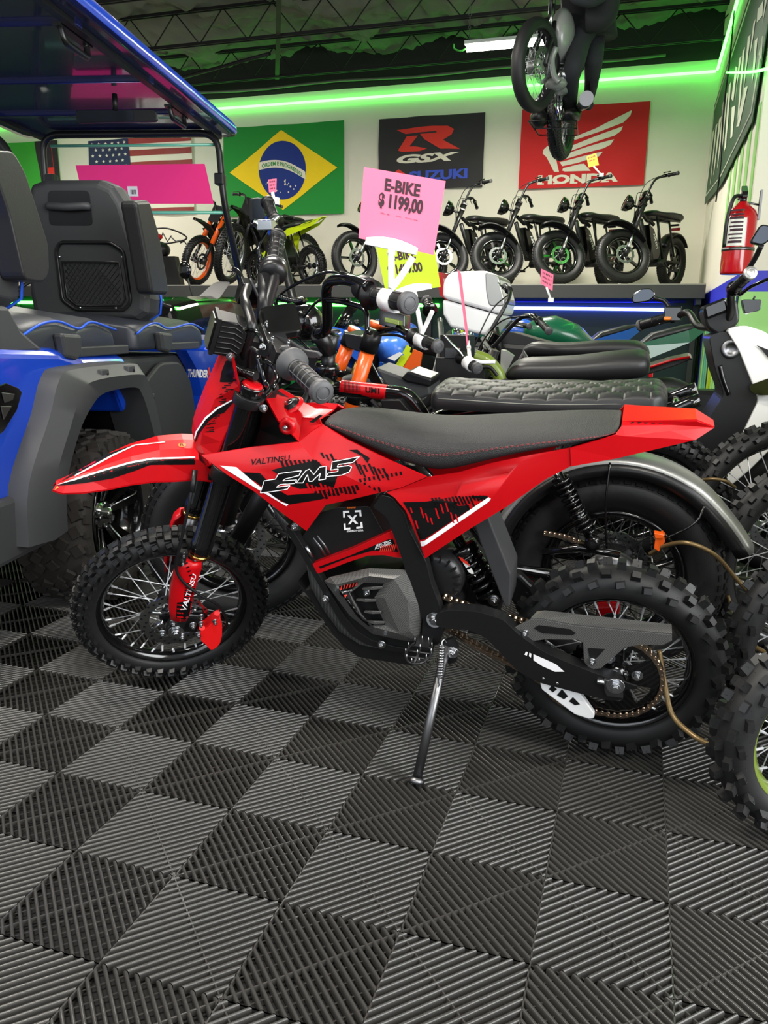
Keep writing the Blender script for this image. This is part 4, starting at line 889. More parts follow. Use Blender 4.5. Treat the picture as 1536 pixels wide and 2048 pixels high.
# ---- seat: lofted from front to back
ST = [(642, 852, .045, 836, 0), (660, 858, .060, 822, 0), (700, 882, .080, 822, 0), (773, 919, .092, 833, 0), (855, 954, .100, 842, 0), (914, 946, .104, 842, 0), (980, 927, .104, 841, 0), (1062, 908, .100, 838, 0), (1144, 893, .092, 836, 0), (1205, 878, .082, 837, 0), (1232, 868, .070, 845, 0), (1240, 858, .055, 852, 0)]
secs = []
for x, yl, hw_, yt, _ in ST:
    lo = BF.loc(BF.px(x, yl, hw_)); yy = BF.loc(BF.px(x, yt, 0)); X_, zl, zt = lo.x, lo.z, max(yy.z, lo.z+.008)
    zt = zt-.002; s_ = []
    for n, z in ((1, zl), (1.0, zl+(zt-zl)*.45), (.93, zl+(zt-zl)*.74), (.72, zl+(zt-zl)*.93), (.38, zt), (0, zt+.003), (-.38, zt), (-.72, zl+(zt-zl)*.93), (-.93, zl+(zt-zl)*.74), (-1, zl+(zt-zl)*.45), (-1, zl), (0, zl-.002)):
        s_.append(BF.p(X_, n*hw_, z))
    secs.append(s_)
g = G(); g.loft(secs, 'seat'); so = g.obj('seat', bike, sub=2)
g = G()
for dz in (.56, .60):
    pts = []
    for s_ in secs[1:-1]:
        p = s_[1].lerp(s_[2], (dz-.45)/.29); pts.append(p+EN*.0028)
    pts = spline(pts, 8)
    for i in range(0, len(pts)-1, 1): g.tube([pts[i], pts[i].lerp(pts[i+1], .6)], .0006, 'stitch', 4)
g.obj('stitching', so)
# ---- frame
def fplate(L, off, th, m, name, bev=.003, rnd=.004):
    g = G(); g.plate(smooth_poly(bp(L, off), rnd, 3), th, EN, m); return g.obj(name, bike, bevel=bev)
for sg in (1, -1):
    F1 = [(766, 985), (787, 990), (812, 1022), (822, 1055), (840, 1090), (856, 1120), (865, 1160), (882, 1205), (889, 1235), (888, 1262), (880, 1284), (842, 1284), (846, 1262), (848, 1235), (838, 1200), (818, 1150), (806, 1110), (792, 1070), (779, 1035), (770, 1025), (748, 1010), (758, 998)]
    P = smooth_poly(bp(F1, .088), .006, 3); P = P if sg > 0 else mir(P)
    g = G(); g.plate(P, .024, EN, 'black_satin'); g.obj('frame_side', bike, bevel=.005)
    F2 = [(575, 1048), (592, 1060), (620, 1108), (650, 1160), (690, 1225), (715, 1256), (745, 1275), (790, 1288), (842, 1298), (842, 1304), (780, 1297), (735, 1284), (705, 1266), (682, 1238), (640, 1165), (608, 1110), (578, 1062)]
    P = smooth_poly(bp(F2, .082), .004, 3); P = P if sg > 0 else mir(P)
    g = G(); g.plate(P, .02, EN, 'black_satin'); g.obj('down_tube', bike, bevel=.004)
# battery box
fplate([(634, 1040), (655, 1000), (700, 988), (760, 985), (790, 1040), (800, 1065), (780, 1070), (740, 1078), (700, 1095), (650, 1115), (640, 1085), (625, 1050)], 0, .15, 'black', 'battery_box', .006)
g = G(); SQ = bil(*bp([(688, 1060), (726, 1056), (722, 1020), (686, 1022)], .0765))
def sq(P, m): g.prism([SQ(u, v) for u, v in P], EN*.0008, m)
for (u, v, du, dv) in ((0, 1, 1, -1), (1, 1, -1, -1), (0, 0, 1, 1), (1, 0, -1, 1)):
    sq([(u, v), (u+.34*du, v), (u+.34*du, v+.1*dv), (u+.1*du, v+.1*dv), (u+.1*du, v+.34*dv), (u, v+.34*dv)], 'decal_white')
for s_ in (1, -1): sq([(.5-.2*s_-.07, .28), (.5-.2*s_+.07, .28), (.5+.2*s_+.07, .75), (.5+.2*s_-.07, .75)], 'decal_white')
for k in range(8): sq([(.25+.06*k, 1.12), (.28+.06*k, 1.12), (.31+.06*k, 1.2), (.28+.06*k, 1.2)], 'decal_orange')
g.text('ENERGY CELL', bil(*bp([(694, 1064.5), (727, 1062), (727, 1058.5), (694, 1060.5)], .077)), 'decal_white', .02)
g.obj('battery_logo', bike, recalc=False)
g = G()
for s0, s1 in (((620, 1062), (652, 1112)), ((628, 1058), (660, 1108))): g.tube([BF.px(*s0, .07), BF.px(*s1, .075)], .004, 'dull_steel', 8)
g.tube([BF.px(612, 1092, .09), BF.px(624, 1114, .09)], .004, 'steel', 8); g.obj('battery_rails', bike)
# red trim band
P = [(628, 1124), (700, 1097), (760, 1070), (785, 1058), (797, 1062), (800, 1075), (808, 1112), (790, 1110), (770, 1106), (740, 1107), (700, 1120), (638, 1144)]
g = G(); g.plate(smooth_poly(bp(P, .082), .003, 2), .02, EN, 'red'); bv = g.bvh()
g.decal(bv, [(638, 1133), (700, 1111), (745, 1092), (778, 1078), (786, 1078), (797, 1104), (772, 1101), (745, 1101), (700, 1114), (641, 1137)], 'decal_black', .0008)
g.text_decal(bv, 'ELECTRIC', [(751, 1093.5), (783, 1084), (781, 1079.5), (753, 1088.5)], 'decal_white', .01, .2, .0012)
g.text_decal(bv, 'POWERED', [(750, 1099), (783, 1088.5), (783, 1084.5), (750, 1094.5)], 'decal_white', .01, .2, .0012)
for k in range(8): g.decal(bv, [(759+4*k, 1103-.2*k), (761+4*k, 1103-.2*k), (765+4*k, 1091-.5*k), (763+4*k, 1091-.5*k)], 'decal_red', .0012)
g.obj('trim_band', bike, bevel=.003)
# carbon motor cover with louvred window
fplate([(622, 1128), (640, 1146), (700, 1128), (740, 1116), (810, 1118), (830, 1150), (850, 1225), (850, 1290), (742, 1274), (712, 1254), (686, 1222), (648, 1162)], .0, .17, 'black', 'motor_case', .006)
MC = [(648, 1162, .090), (660, 1154, .094), (738, 1136, .098), (822, 1140, .094), (846, 1210, .094), (838, 1284, .092), (800, 1280, .094), (745, 1268, .092), (700, 1232, .092),
      (672, 1170, .112), (738, 1152, .116), (788, 1158, .114), (768, 1195, .116), (800, 1268, .110), (748, 1254, .112), (712, 1222, .112), (780, 1165, .104), (815, 1200, .112), (820, 1262, .110)]
MF = [(0, 1, 9), (1, 2, 10, 9), (2, 3, 11, 10), (3, 4, 17, 11), (4, 5, 18, 17), (5, 6, 13, 18), (6, 7, 14, 13), (7, 8, 15, 14), (8, 0, 9, 15), (11, 17, 12), (12, 17, 18, 13)]
g = G(); g.add(bpv(MC), MF, 'carbon')
W_ = bpv([(672, 1170, .112), (738, 1152, .116), (788, 1158, .114), (768, 1195, .116), (800, 1268, .110), (748, 1254, .112), (712, 1222, .112)])
I_ = bpv([(700, 1186, .104), (728, 1165, .104), (768, 1167, .104), (748, 1196, .104), (770, 1250, .100), (738, 1246, .100), (722, 1226, .102)])
g.loft([W_, I_], 'carbon', closed=True, cap=False, sm=False)
D_ = [p-EN*.03 for p in I_]; g.loft([I_, D_], 'black', closed=True, cap=False, sm=False); g.ngon(D_, 'black')
bv = g.bvh()
g.decal(bv, [(678, 1172), (716, 1163), (712, 1170), (698, 1185), (706, 1205), (724, 1238), (748, 1250), (738, 1252), (716, 1234), (700, 1212), (690, 1196), (680, 1188)], 'decal_black', .001)
for k in range(6): g.decal(bv, [(680+6*k, 1180-1.6*k), (682.5+6*k, 1179-1.6*k), (685+6*k, 1170-1.4*k), (682.5+6*k, 1171-1.4*k)], 'decal_red', .0014)
g.decal(bv, [(688, 1190), (694, 1189), (691, 1195)], 'decal_red', .0014)
g.text_decal(bv, 'ABSOLUTE', [(684, 1185.5), (704, 1180.5), (704, 1178), (684, 1183)], 'decal_white', .0, eps=.0014)
mc = g.obj('motor_cover', bike, recalc=False)
g = G()
for x0, y0, x1, y1 in ((724, 1178, 765, 1176), (712, 1200, 752, 1202), (728, 1224, 762, 1226), (730, 1244, 768, 1246)):
    a_, b_ = BF.px(x0, y0, .104), BF.px(x1, y1, .112); g.loft([[a_+BF.ez*.002, a_-BF.ez*.002, a_-EN*.01], [(a_+b_)/2+BF.ez*.006+EN*.004, (a_+b_)/2-BF.ez*.002+EN*.004, (a_+b_)/2-EN*.01], [b_+BF.ez*.004, b_-BF.ez*.002, b_-EN*.01]], 'carbon', sm=False)
g.obj('louvre', mc, bevel=.001)
g = G(); bolt(g, BF.px(734, 1184, .094), EN, .005); g.obj('motor_bolt', mc)
# skid plate (ribbed dark carbon)
SK = [(548, 1018), (560, 1050), (585, 1080), (612, 1115), (618, 1150), (622, 1172), (650, 1222), (680, 1262), (720, 1288), (790, 1302), (842, 1306)]
secs = []
for i, (x, y) in enumerate(SK):
    w_ = .045+.045*min(1, i/3); p = BF.loc(BF.px(x, y, w_))
    up = (.02 if i < 5 else .0)
    secs.append([BF.p(p.x, w_, p.z), BF.p(p.x-.012*(i < 6), w_*.6, p.z-.014*(i > 4)-.004), BF.p(p.x-.012*(i < 6), -w_*.6, p.z-.014*(i > 4)-.004), BF.p(p.x, -w_, p.z)])
g = G(); g.loft(secs, 'carbon_dark', closed=False, cap=False)
SK2 = [(548, 1016), (575, 1046), (592, 1062), (620, 1110), (652, 1166), (690, 1232), (712, 1262), (745, 1280), (790, 1291), (842, 1300)]
for sg in (1, -1):
    A_ = [BF.px(x, y, .080) for x, y in SK2]; B_ = [s[0] for s in secs]; A_ = [BF.px(545, 1010, .05)]+A_
    if sg < 0: A_, B_ = mir(A_), mir(B_)
    g.loft([A_, B_], 'carbon_dark', closed=False, cap=False)
g.obj('skid_plate', bike, solid=.003, recalc=True)
for q in ((590, 1053), (651, 1197), (764, 1288)): g = G(); bolt(g, BF.px(*q, .094), EN, .006); g.obj('skid_bolt', bike)
# pivot bolt, foot peg, stand
g = G(); bolt(g, BF.px(870, 1238, .102), EN, .011); g.cyl(BF.px(870, 1238, .099), BF.px(870, 1238, .101), .018, 'black_gloss'); g.obj('pivot_bolt', bike)
for sg in (1, -1):
    g = G(); c0 = BF.px(855, 1290, .10); pc = BF.px(838, 1305, .155)
    if sg < 0: c0, pc = mir([c0, pc])
    out = EN*sg
    ring = []
    for i in range(22):
        t = 2*PI*i/22; x_, n_ = .026*math.cos(t), .042*math.sin(t); ring.append(pc+BF.ex*x_+out*n_+BF.ez*0)
    g.tube(ring, .0032, 'dark_metal', 6, closed=True)
    for n_ in (-.02, 0, .02): w_ = .026*math.sqrt(1-(n_/.042)**2); g.tube([pc+out*n_-BF.ex*w_, pc+out*n_+BF.ex*w_], .003, 'dark_metal', 6)
    g.tube([pc-out*.04, pc+out*.04], .003, 'dark_metal', 6)
    for p in ring[::2]+[pc+out*.01, pc-out*.01]: g.tube([p, p+BF.ez*.014], [.0026, .0008], 'steel', 5)
    g.box((c0+pc)/2-out*.012, .03, .05, .026, 'dark_metal', X=BF.ex, Y=EN, Z=BF.ez)
    g.obj('foot_peg', bike)
g = G(); s0 = BF.px(893, 1292, .115); s1 = atz(833, 1562, .006)
g.tube([s0, s1], .0098, 'dull_steel', 16); g.lathe(s1, (s0-s1), [(-.004, 0), (-.004, .017), (.004, .016), (.008, .011)], 'dull_steel', 18)
g.prism(bp([(882, 1280), (908, 1272), (918, 1290), (915, 1318), (900, 1322), (888, 1300)], .105), EN*.012, 'dark_metal'); bolt(g, BF.px(905, 1304, .118), EN, .009)
kk = g.obj('side_stand', bike)
g = G(); a_, b_ = BF.px(884, 1290, .135), BF.px(879, 1358, .165); spring(g, a_, b_, .0068, 13, .0014, 'steel'); g.tube(spline([a_, BF.px(884, 1284, .132), BF.px(889, 1279, .125), BF.px(893, 1285, .12)]), .0015, 'steel', 6); g.tube(spline([b_, BF.px(878, 1370, .17), BF.px(872, 1377, .17), BF.px(868, 1370, .165)]), .0015, 'steel', 6); g.obj('stand_spring', kk)
# ---- swing arm
for sg in (1, -1):
    SW = [(872, 1222), (900, 1212), (960, 1216), (1010, 1232), (1040, 1262), (1090, 1296), (1140, 1318), (1190, 1338), (1236, 1352), (1250, 1370), (1248, 1392), (1215, 1392), (1160, 1378), (1080, 1357), (1038, 1335), (1005, 1300), (975, 1268), (940, 1252), (895, 1250), (875, 1245)]
    P = smooth_poly(bp(SW, .098), .012, 3); P = P if sg > 0 else mir(P)
    g = G(); g.plate(P, .03, EN, 'black_satin')
    if sg > 0:
        bv = g.bvh(); 
        for q in ([(1052, 1303), (1056, 1304), (1054, 1311), (1049, 1309)], [(1059, 1305), (1063, 1307), (1062, 1315), (1058, 1312)], [(1067, 1308), (1090, 1318), (1112, 1328), (1129, 1343), (1110, 1343), (1085, 1332), (1067, 1320)]): g.decal(bv, q, 'decal_white')
    g.obj('swing_arm', bike, bevel=.007)
g = G(); g.cyl(BF.p(-.34, -.1, .345), BF.p(-.34, .1, .345), .02, 'black_satin'); g.box(BF.p(-.27, 0, .33), .05, .19, .03, 'black_satin', X=BF.ex, Y=EN, Z=BF.ez); g.obj('swing_arm_pivot', bike)
g = G(); ax_c = BF.loc(BF.px(1231, 1372, .115)); AX = BF.p(.003, .115, .232)
g.prism(bp([(1209, 1355), (1246, 1363), (1246, 1392), (1214, 1388), (1209, 1376)], .112), EN*.008, 'dull_steel'); bolt(g, BF.px(1231, 1372, .121), EN, .012); g.cyl(BF.px(1194, 1362, .115), BF.px(1212, 1366, .115), .005, 'steel'); g.prism(bp([(1246, 1360), (1262, 1366), (1276, 1370), (1274, 1376), (1246, 1378)], .112), EN*.004, 'black'); g.obj('axle_adjuster', bike, bevel=.001)
g = G(); g.cyl(BF.p(.003, -.13, .2354), BF.p(.003, .115, .2354), .008, 'steel'); g.obj('rear_axle', bike)
# sprocket
g = G(); c = BF.p(.003, .062, .2354); a_, b_ = BF.ex, BF.ez; n = 120; vs = []
for k in range(n):
    t = 2*PI*k/n; d = a_*math.cos(t)+b_*math.sin(t); r = .094+(.004 if math.cos(48*t*1.0) > 0 else 0); vs += [c+d*r+EN*.0025, c+d*.076+EN*.0025, c+d*.076-EN*.0025, c+d*r-EN*.0025]
g.add(vs, [(k*4+i, ((k+1) % n)*4+i, ((k+1) % n)*4+(i+1) % 4, k*4+(i+1) % 4) for k in range(n) for i in range(4)], 'black_gloss')
for k in range(4):
    t = PI/2*k+.25; d = a_*math.cos(t)+b_*math.sin(t); e = b_*math.cos(t)-a_*math.sin(t)
    g.prism([c+d*.028-e*.022, c+d*.078-e*.034, c+d*.080, c+d*.078+e*.034, c+d*.028+e*.022], EN*.004, 'black_gloss'); bolt(g, c+d*.046+EN*.003, EN, .0075)
g.lathe(c, EN, [(-.01, .03), (.004, .034), (.012, .03), (.02, .022), (.02, .01)], 'black_gloss', 28); g.obj('sprocket', bike)
# chain
CH = [BF.px(890, 1193, .068), BF.px(925, 1208, .068), BF.px(975, 1224, .068), BF.px(1030, 1238, .067), BF.px(1110, 1262, .065)]
top = [BF.p(.003+.094*math.cos(t), .064, .2354+.094*math.sin(t)) for t in [rad(q) for q in range(95, -96, -19)]]
bot = [BF.px(1090, 1385, .066) if 0 else BF.p(-.10, .066, .155), BF.px(1080, 1360, .066), BF.px(1020, 1325, .067), BF.px(960, 1295, .068), BF.px(920, 1270, .068), BF.px(888, 1252, .068)]
chain(bike, CH+top+bot, EN)
# chain guard
g = G(); CG = [(1014, 1262, .085), (1058, 1236, .095), (1075, 1222, .06), (1085, 1222, .06), (1330, 1249, .06), (1344, 1250, .06), (1344, 1270, .098), (1344, 1280, .098), (1325, 1290, .098), (1280, 1288, .096), (1250, 1294, .096), (1200, 1336, .098), (1180, 1338, .098), (1168, 1322, .098), (1166, 1285, .098), (1160, 1277, .096), (1090, 1276, .094), (1062, 1280, .092), (1078, 1228, .095), (1085, 1240, .098), (1160, 1250, .098)]
CG = [(1014, 1262), (1062, 1237), (1085, 1238), (1150, 1250), (1344, 1268), (1344, 1281), (1325, 1290), (1280, 1289), (1250, 1294), (1202, 1336), (1180, 1338), (1168, 1322), (1166, 1285), (1156, 1279), (1090, 1278), (1062, 1282)]
g.plate(bp(CG, .098), .004, EN, 'carbon')
ob = g.obj('chain_guard', bike, bevel=.0012)
g = G(); T0 = bp([(1062, 1237), (1085, 1238), (1150, 1250), (1344, 1268)], .100); T1 = bpv([(1074, 1224, .07), (1090, 1222, .07), (1160, 1230, .07), (1343, 1250, .07)]); T2 = [p-BF.ez*.004 for p in bpv([(1074, 1224, .055), (1090, 1222, .055), (1160, 1230, .055), (1343, 1250, .055)])]
g.loft([T0, T1, T2], 'carbon', closed=False, cap=False, sm=False); g.obj('guard_top', ob, solid=.003)
g = G()
g.prism(bp([(1068, 1256), (1078, 1250), (1140, 1258), (1152, 1266), (1145, 1270), (1085, 1266)], .1001), EN*.0012, 'black'); g.prism(bp([(1176, 1296), (1210, 1298), (1186, 1322), (1180, 1318)], .1001), EN*.0012, 'black')
bolt(g, BF.px(1050, 1265, .101), EN, .005); bolt(g, BF.px(1184, 1322, .101), EN, .005); g.obj('guard_slots', ob)
# silver chain guide with triangular windows
g = G(); GU = [(1079, 1352), (1098, 1348), (1128, 1360), (1152, 1370), (1190, 1425), (1188, 1433), (1178, 1434), (1150, 1425), (1110, 1395), (1084, 1375)]
g.plate(smooth_poly(bp(GU, .096), .003, 2), .014, EN, 'white_plastic'); 
gd = g.obj('chain_guide', bike, bevel=.002)
for T in ([(1098, 1378), (1104, 1369), (1114, 1378), (1106, 1384)], [(1114, 1390), (1124, 1378), (1136, 1392), (1128, 1398)], [(1138, 1402), (1146, 1394), (1160, 1408), (1150, 1410)]):
    g = G(); g.prism(bp(T, .1028), EN*.0012, 'black'); g.obj('guide_window', gd)
g = G(); bolt(g, BF.px(1088, 1350, .100), EN, .005); bolt(g, BF.px(1116, 1360, .100), EN, .005); g.obj('guide_bolts', gd)
# rear shock, mud flap, motor
g = G(); a_, b_ = BF.px(912, 1072, 0), BF.px(985, 1195, 0); d = (b_-a_).normalized()
spring(g, a_.lerp(b_, .18), a_.lerp(b_, .86), .026, 6, .0052, 'black_gloss', 18); g.cyl(a_, b_, .013, 'black_gloss'); g.lathe(a_.lerp(b_, .14), d, [(0, .012), (0, .031), (.012, .031), (.02, .028)], 'black_gloss'); g.lathe(a_.lerp(b_, .84), d, [(0, .028), (.012, .031), (.02, .012)], 'black_gloss')
g.box(a_.lerp(b_, .42)+EN*.028-d*.0, .018, .003, .03, 'white', X=BF.ex*.85-BF.ez*.5, Y=EN, Z=d); g.box(a_.lerp(b_, .3)+EN*.03, .02, .003, .01, 'decal_red', X=BF.ex*.85-BF.ez*.5, Y=EN, Z=d); g.obj('rear_shock', bike)
g = G(); bolt(g, BF.px(988, 1200, .03), EN, .009); g.tube([BF.px(906, 1150, -.04), BF.px(912, 1160, .0), BF.px(892, 1200, .02)], .014, 'black_satin', 12); g.obj('shock_mount', bike)
MFp = [(948, 1048), (974, 1028), (986, 1060), (1018, 1140), (1022, 1150), (1019, 1215), (1010, 1215), (985, 1150), (960, 1085)]
g = G(); g.prism(smooth_poly(bp(MFp, .045), .004, 2), EN*-.09, 'mud_flap'); g.obj('mud_flap', bike, bevel=.004)
g = G(); mcn = BF.px(880, 1135, .0); g.lathe(mcn-EN*.05, EN, [(0, 0), (0, .055), (.004, .062), (.105, .062), (.112, .05), (.112, 0)], 'black_satin', 36)
for k in range(20): t = 2*PI*k/20; g.box(mcn+EN*.06+(BF.ex*math.cos(t)+BF.ez*math.sin(t))*.054, .004, .008, .014, 'black', X=BF.ex*-math.sin(t)+BF.ez*math.cos(t), Y=EN, Z=BF.ex*math.cos(t)+BF.ez*math.sin(t))
g.obj('motor', bike)
g = G(); g.prism(bp([(860, 1130), (930, 1080), (985, 1130), (1010, 1180), (1000, 1215), (895, 1205)], -.06), EN*-.03, 'black'); g.obj('rear_inner_guard', bike)
g = G(); g.prism(bp([(1192, 1214), (1240, 1212), (1238, 1230), (1225, 1238), (1205, 1238), (1195, 1230)], -.075), EN*-.03, 'red'); g.obj('rear_caliper', bike, bevel=.004)
g = G(); brake_disc(g, BF.p(.003, 0, .2354), EN, -.055, .08); g.obj('rear_brake_disc', bike)
# ================================================================ blue four-seat golf cart, seen from behind on the left
_h = rad(11.7)
CF = Frame((-1.6, 2.19, 0), (-math.sin(_h), math.cos(_h), 0), (math.cos(_h), math.sin(_h), 0), (0, 0, 1))
cart = thing('golf_cart', tuple(CF.p(.8, -.7, 0)), 'blue lifted golf cart with black seats and a pink sheet on its windscreen', 'golf cart')
def cp(L, r): return [CF.px(x, y, r) for x, y in L]
def cq(L, r): return [CF.p(f, r, z) for f, z in L]
CE = CF.en
# wheels
def cart_wheel(f, r, name, sg=1):
    c = CF.p(f, r, .285); ax = CE*sg
    g = G(); a, b = perp(ax)
    g.lathe(c, ax, [(-.1, .185), (-.1, .17), (.03, .16), (.105, .178), (.108, .19), (.100, .19), (.092, .178), (.02, .15), (-.1, .15)], 'black_gloss', 48, closed=True)
    for k in range(10):
        t = 2*PI*k/10+(.11 if k % 2 else -.11); d = a*math.cos(t)+b*math.sin(t); e = b*math.cos(t)-a*math.sin(t)
        g.hexa([c+ax*.02+d*.045-e*.012, c+ax*.02+d*.045+e*.012, c+ax*.06+d*.175+e*.016, c+ax*.06+d*.175-e*.016, c+ax*.045+d*.045-e*.010, c+ax*.045+d*.045+e*.010, c+ax*.092+d*.178+e*.012, c+ax*.092+d*.178-e*.012], 'black_gloss')
        if k % 2: g.tube([c+ax*.05+d*.05+e*.012, c+ax*.09+d*.16+e*.022, c+ax*.096+d*.178+e*.03], .004, 'steel', 6)
    g.lathe(c, ax, [(-.05, 0), (-.05, .06), (.03, .055), (.05, .045), (.055, .028), (.075, .026), (.078, 0)], 'chrome', 24)
    for k in range(4):
        t = 2*PI*k/4; d = a*math.cos(t)+b*math.sin(t); g.cyl(c+ax*.045+d*.04, c+ax*.062+d*.04, .008, 'chrome', 6)
    ro = g.obj(name, cart)
    g = G(); R = .285
    prof = [(-.085, .18), (-.108, .205), (-.118, .235), (-.108, .262), (-.085, .275), (0, .279), (.085, .275), (.108, .262), (.118, .235), (.108, .205), (.085, .18)]
    g.lathe(c, ax, prof, 'rubber_brown', 72, closed=True)
    for k in range(34):
        t = 2*PI*k/34
        for j, (l, lw, sk) in enumerate(((-.088, .036, .5), (-.045, .034, -.6), (0, .034, .6), (.045, .034, -.6), (.088, .036, .5))):
            tt = t+(.09 if j % 2 else 0)+.05*math.sin(k*2.1+j); d = a*math.cos(tt)+b*math.sin(tt); e = b*math.cos(tt)-a*math.sin(tt)
            X_ = (e*math.cos(sk)+ax*math.sin(sk)); Y_ = (ax*math.cos(sk)-e*math.sin(sk)); zz = .274 if abs(l) > .08 else .278
            g.box(c+d*zz+ax*l, .036, lw, .014, 'rubber_brown', X=X_, Y=Y_, Z=d, taper=.88)
        for sg2 in (-1, 1):
            d = a*math.cos(t)+b*math.sin(t); e = b*math.cos(t)-a*math.sin(t); g.box(c+d*.252+ax*sg2*.114, .03 if k % 2 else .02, .012, .03, 'rubber_brown', X=e, Y=ax, Z=d, taper=.85)
    g.obj('tire', ro); return ro
for f in (0, 1.78):
    for r, sg in ((-.118, 1), (-1.36, -1)): cart_wheel(f, r, 'wheel', sg)
# body
def cplate(P, r, th, m, name, bev=.008, rnd=.02, par=None):
    g = G(); g.prism([p-CE*th for p in smooth_poly(cq(P, r), rnd, 3)], CE*th, m); return g.obj(name, par or cart, bevel=bev)
W_ = 1.38
# rear body tub: side profile extruded across
B1 = [(-.80, .42), (-.80, .78), (-.62, .86), (-.25, .845), (-.10, .815), (.215, .808), (.215, .70), (.19, .60), (.13, .70), (-.15, .69), (-.26, .62), (-.37, .50), (-.42, .40)]
g = G(); sec = []
for r, ins in ((-.05, .03), (-.09, 0), (-.70, -.03), (-1.33, 0), (-1.37, .03)): sec.append([CF.p(f+(ins if f < -.5 else 0), r, z-(ins*.6 if z > .6 else 0)) for f, z in B1])
g.loft(sec, 'blue', sm=False); bb = g.obj('rear_body', cart, bevel=.02, seg=3)
g = G(); g.prism(cq([(-.84, .30), (-.84, .47), (-.40, .47), (-.42, .30)], -.03), CE*-W_, 'plastic_grey'); g.obj('rear_bumper', cart, bevel=.015)
g = G(); P = cp([(-30, 782), (8, 766), (33, 776), (40, 785), (30, 820), (4, 862), (-30, 890)], -.045); g.prism(P, CE*.006, 'black_gloss')
for L in ([(2, 785), (28, 788), (24, 800), (8, 806)], [(0, 812), (22, 812), (6, 840)]): g.prism(cp(L, -.038), CE*.003, 'dull_steel')
g.obj('tail_light', bb, bevel=.002)
# wheel arch flare
fl_o_ = [(-.585, .34), (-.56, .50), (-.43, .66), (-.36, .76), (-.27, .785), (.12, .785), (.20, .765), (.26, .68), (.33, .50), (.36, .42)]
fl_i_ = [(-.415, .34), (-.40, .47), (-.31, .60), (-.22, .67), (-.12, .705), (.10, .705), (.16, .675), (.21, .60), (.27, .48), (.30, .42)]
fl_o = [(p.x, p.y) for p in spline([V((a_, b_, 0)) for a_, b_ in fl_o_], 4)]; fl_i = [(p.x, p.y) for p in spline([V((a_, b_, 0)) for a_, b_ in fl_i_], 4)]
g = G(); o0, o1, i1, i0 = cq(fl_o, -.06), cq([(a_*.97+b_*.03, z*.99) for (a_, z), (b_, _) in zip(fl_o, fl_i)], .0), cq(fl_i, .02), cq(fl_i, -.12)
mid = [a_.lerp(b_, .45)+CE*.022 for a_, b_ in zip(o1, i1)]
g.loft([o0, o1, mid, i1, i0], 'plastic_grey', closed=False, cap=False, sm=True); fo = g.obj('wheel_arch_flare', cart, solid=.006, split=35)
for f, z in ((-.365, .62), (-.12, .758), (.075, .760), (.235, .655)):
    g = G(); g.box(CF.p(f, .016, z), .055, .022, .030, 'plastic_grey', X=CF.ex, Y=CE, Z=CF.ez, taper=.9); g.cyl(CF.p(f+.012, .02, z), CF.p(f+.012, .0285, z), .007, 'black'); g.obj('flare_bracket', fo, bevel=.003)
g = G(); g.prism(cq([(.235, .60), (.262, .60), (.30, .50), (.275, .50)], .021), CE*.003, 'decal_white'); g.obj('reflector', fo)
g = G(); g.loft([cq(fl_i, -.005), cq([(a_, z+.012) for a_, z in fl_i], -.30)], 'black', closed=False, cap=False, sm=True); g.obj('arch_liner', cart, solid=.004)
g = G(); g.prism(cq([(-.42, .35), (-.40, .50), (-.25, .68), (.12, .72), (.24, .62), (.30, .42), (.30, .30), (-.42, .30)], -.26), CE*-.82, 'black'); g.obj('wheel_well', cart)
# seat pods
def pod(f0, f1, name):
    g = G(); sec = []
    for r, dz, e in ((-.075, -.02, .02), (-.10, .0, .0), (-.35, .035, 0), (-.60, .02, 0), (-.72, 0, 0), (-.85, .02, 0), (-1.1, .035, 0), (-1.32, .0, .0), (-1.35, -.02, .02)):
        sec.append([CF.p(f0+e, r, .815), CF.p(f0+e, r, .90+dz), CF.p(f0+.2, r, .925+dz), CF.p(f0+.32, r, .905+dz), CF.p(f1-.16, r, .925+dz), CF.p(f1-e-.02, r, .895+dz), CF.p(f1-e, r, .815)])
    g.loft(sec, 'vinyl_blue_grey'); o = g.obj(name, cart, bevel=.012)
    g = G(); g.tube(spline([CF.p(f0+.005, -.072, .875), CF.p(f0+.10, -.070, .905), CF.p(f0+.2, -.070, .913), CF.p(f0+.32, -.070, .893), CF.p(f1-.2, -.070, .913), CF.p(f1-.02, -.072, .888)]), .004, 'blue_trim', 6); g.obj('piping', o)
    g = G(); g.prism(cq([(f0+.16, .88), (f0+.28, .875), (f0+.275, .815), (f0+.24, .80), (f0+.18, .81)], -.075), CE*.035, 'plastic_dark'); g.obj('side_bolster', o, bevel=.01)
    g = G(); g.box(CF.p(f0+.48, -.08, .822), .38, .03, .03, 'plastic_dark', X=CF.ex, Y=CE, Z=CF.ez); g.obj('pod_base', o, bevel=.004)
    return o
pod(-.40, .21, 'rear_seat_cushion'); pod(.36, 1.13, 'front_seat_cushion')
# lower centre body under the front seat, front panel with lettering
g = G(); g.prism(cq([(.24, .40), (.30, .79), (1.15, .785), (1.15, .40)], -.10), CE*-1.2, 'plastic_dark'); g.obj('centre_body', cart, bevel=.02)
g = G(); g.prism(smooth_poly(cq([(.42, .50), (.40, .70), (.56, .765), (.78, .76), (.90, .68), (.96, .50), (.94, .43), (.44, .43)], -.085), .05), CE*.02, 'plastic_dark'); g.obj('side_panel', cart, bevel=.012)
g = G(); g.prism(cq([(.80, .805), (1.17, .79), (1.17, .42), (1.02, .42), (.99, .60), (.92, .72)], -.095), CE*.05, 'blue'); bv = g.bvh()
g.text_decal(bv, 'THUNDER', [(376, 754), (415, 756), (415, 740), (376, 737)], 'decal_white', .045, .15, .002); g.decal(bv, [(415, 736), (418, 734), (420, 745), (423, 756), (420, 758), (417, 748), (414, 757), (413, 754), (416, 745)], 'decal_red', .002)
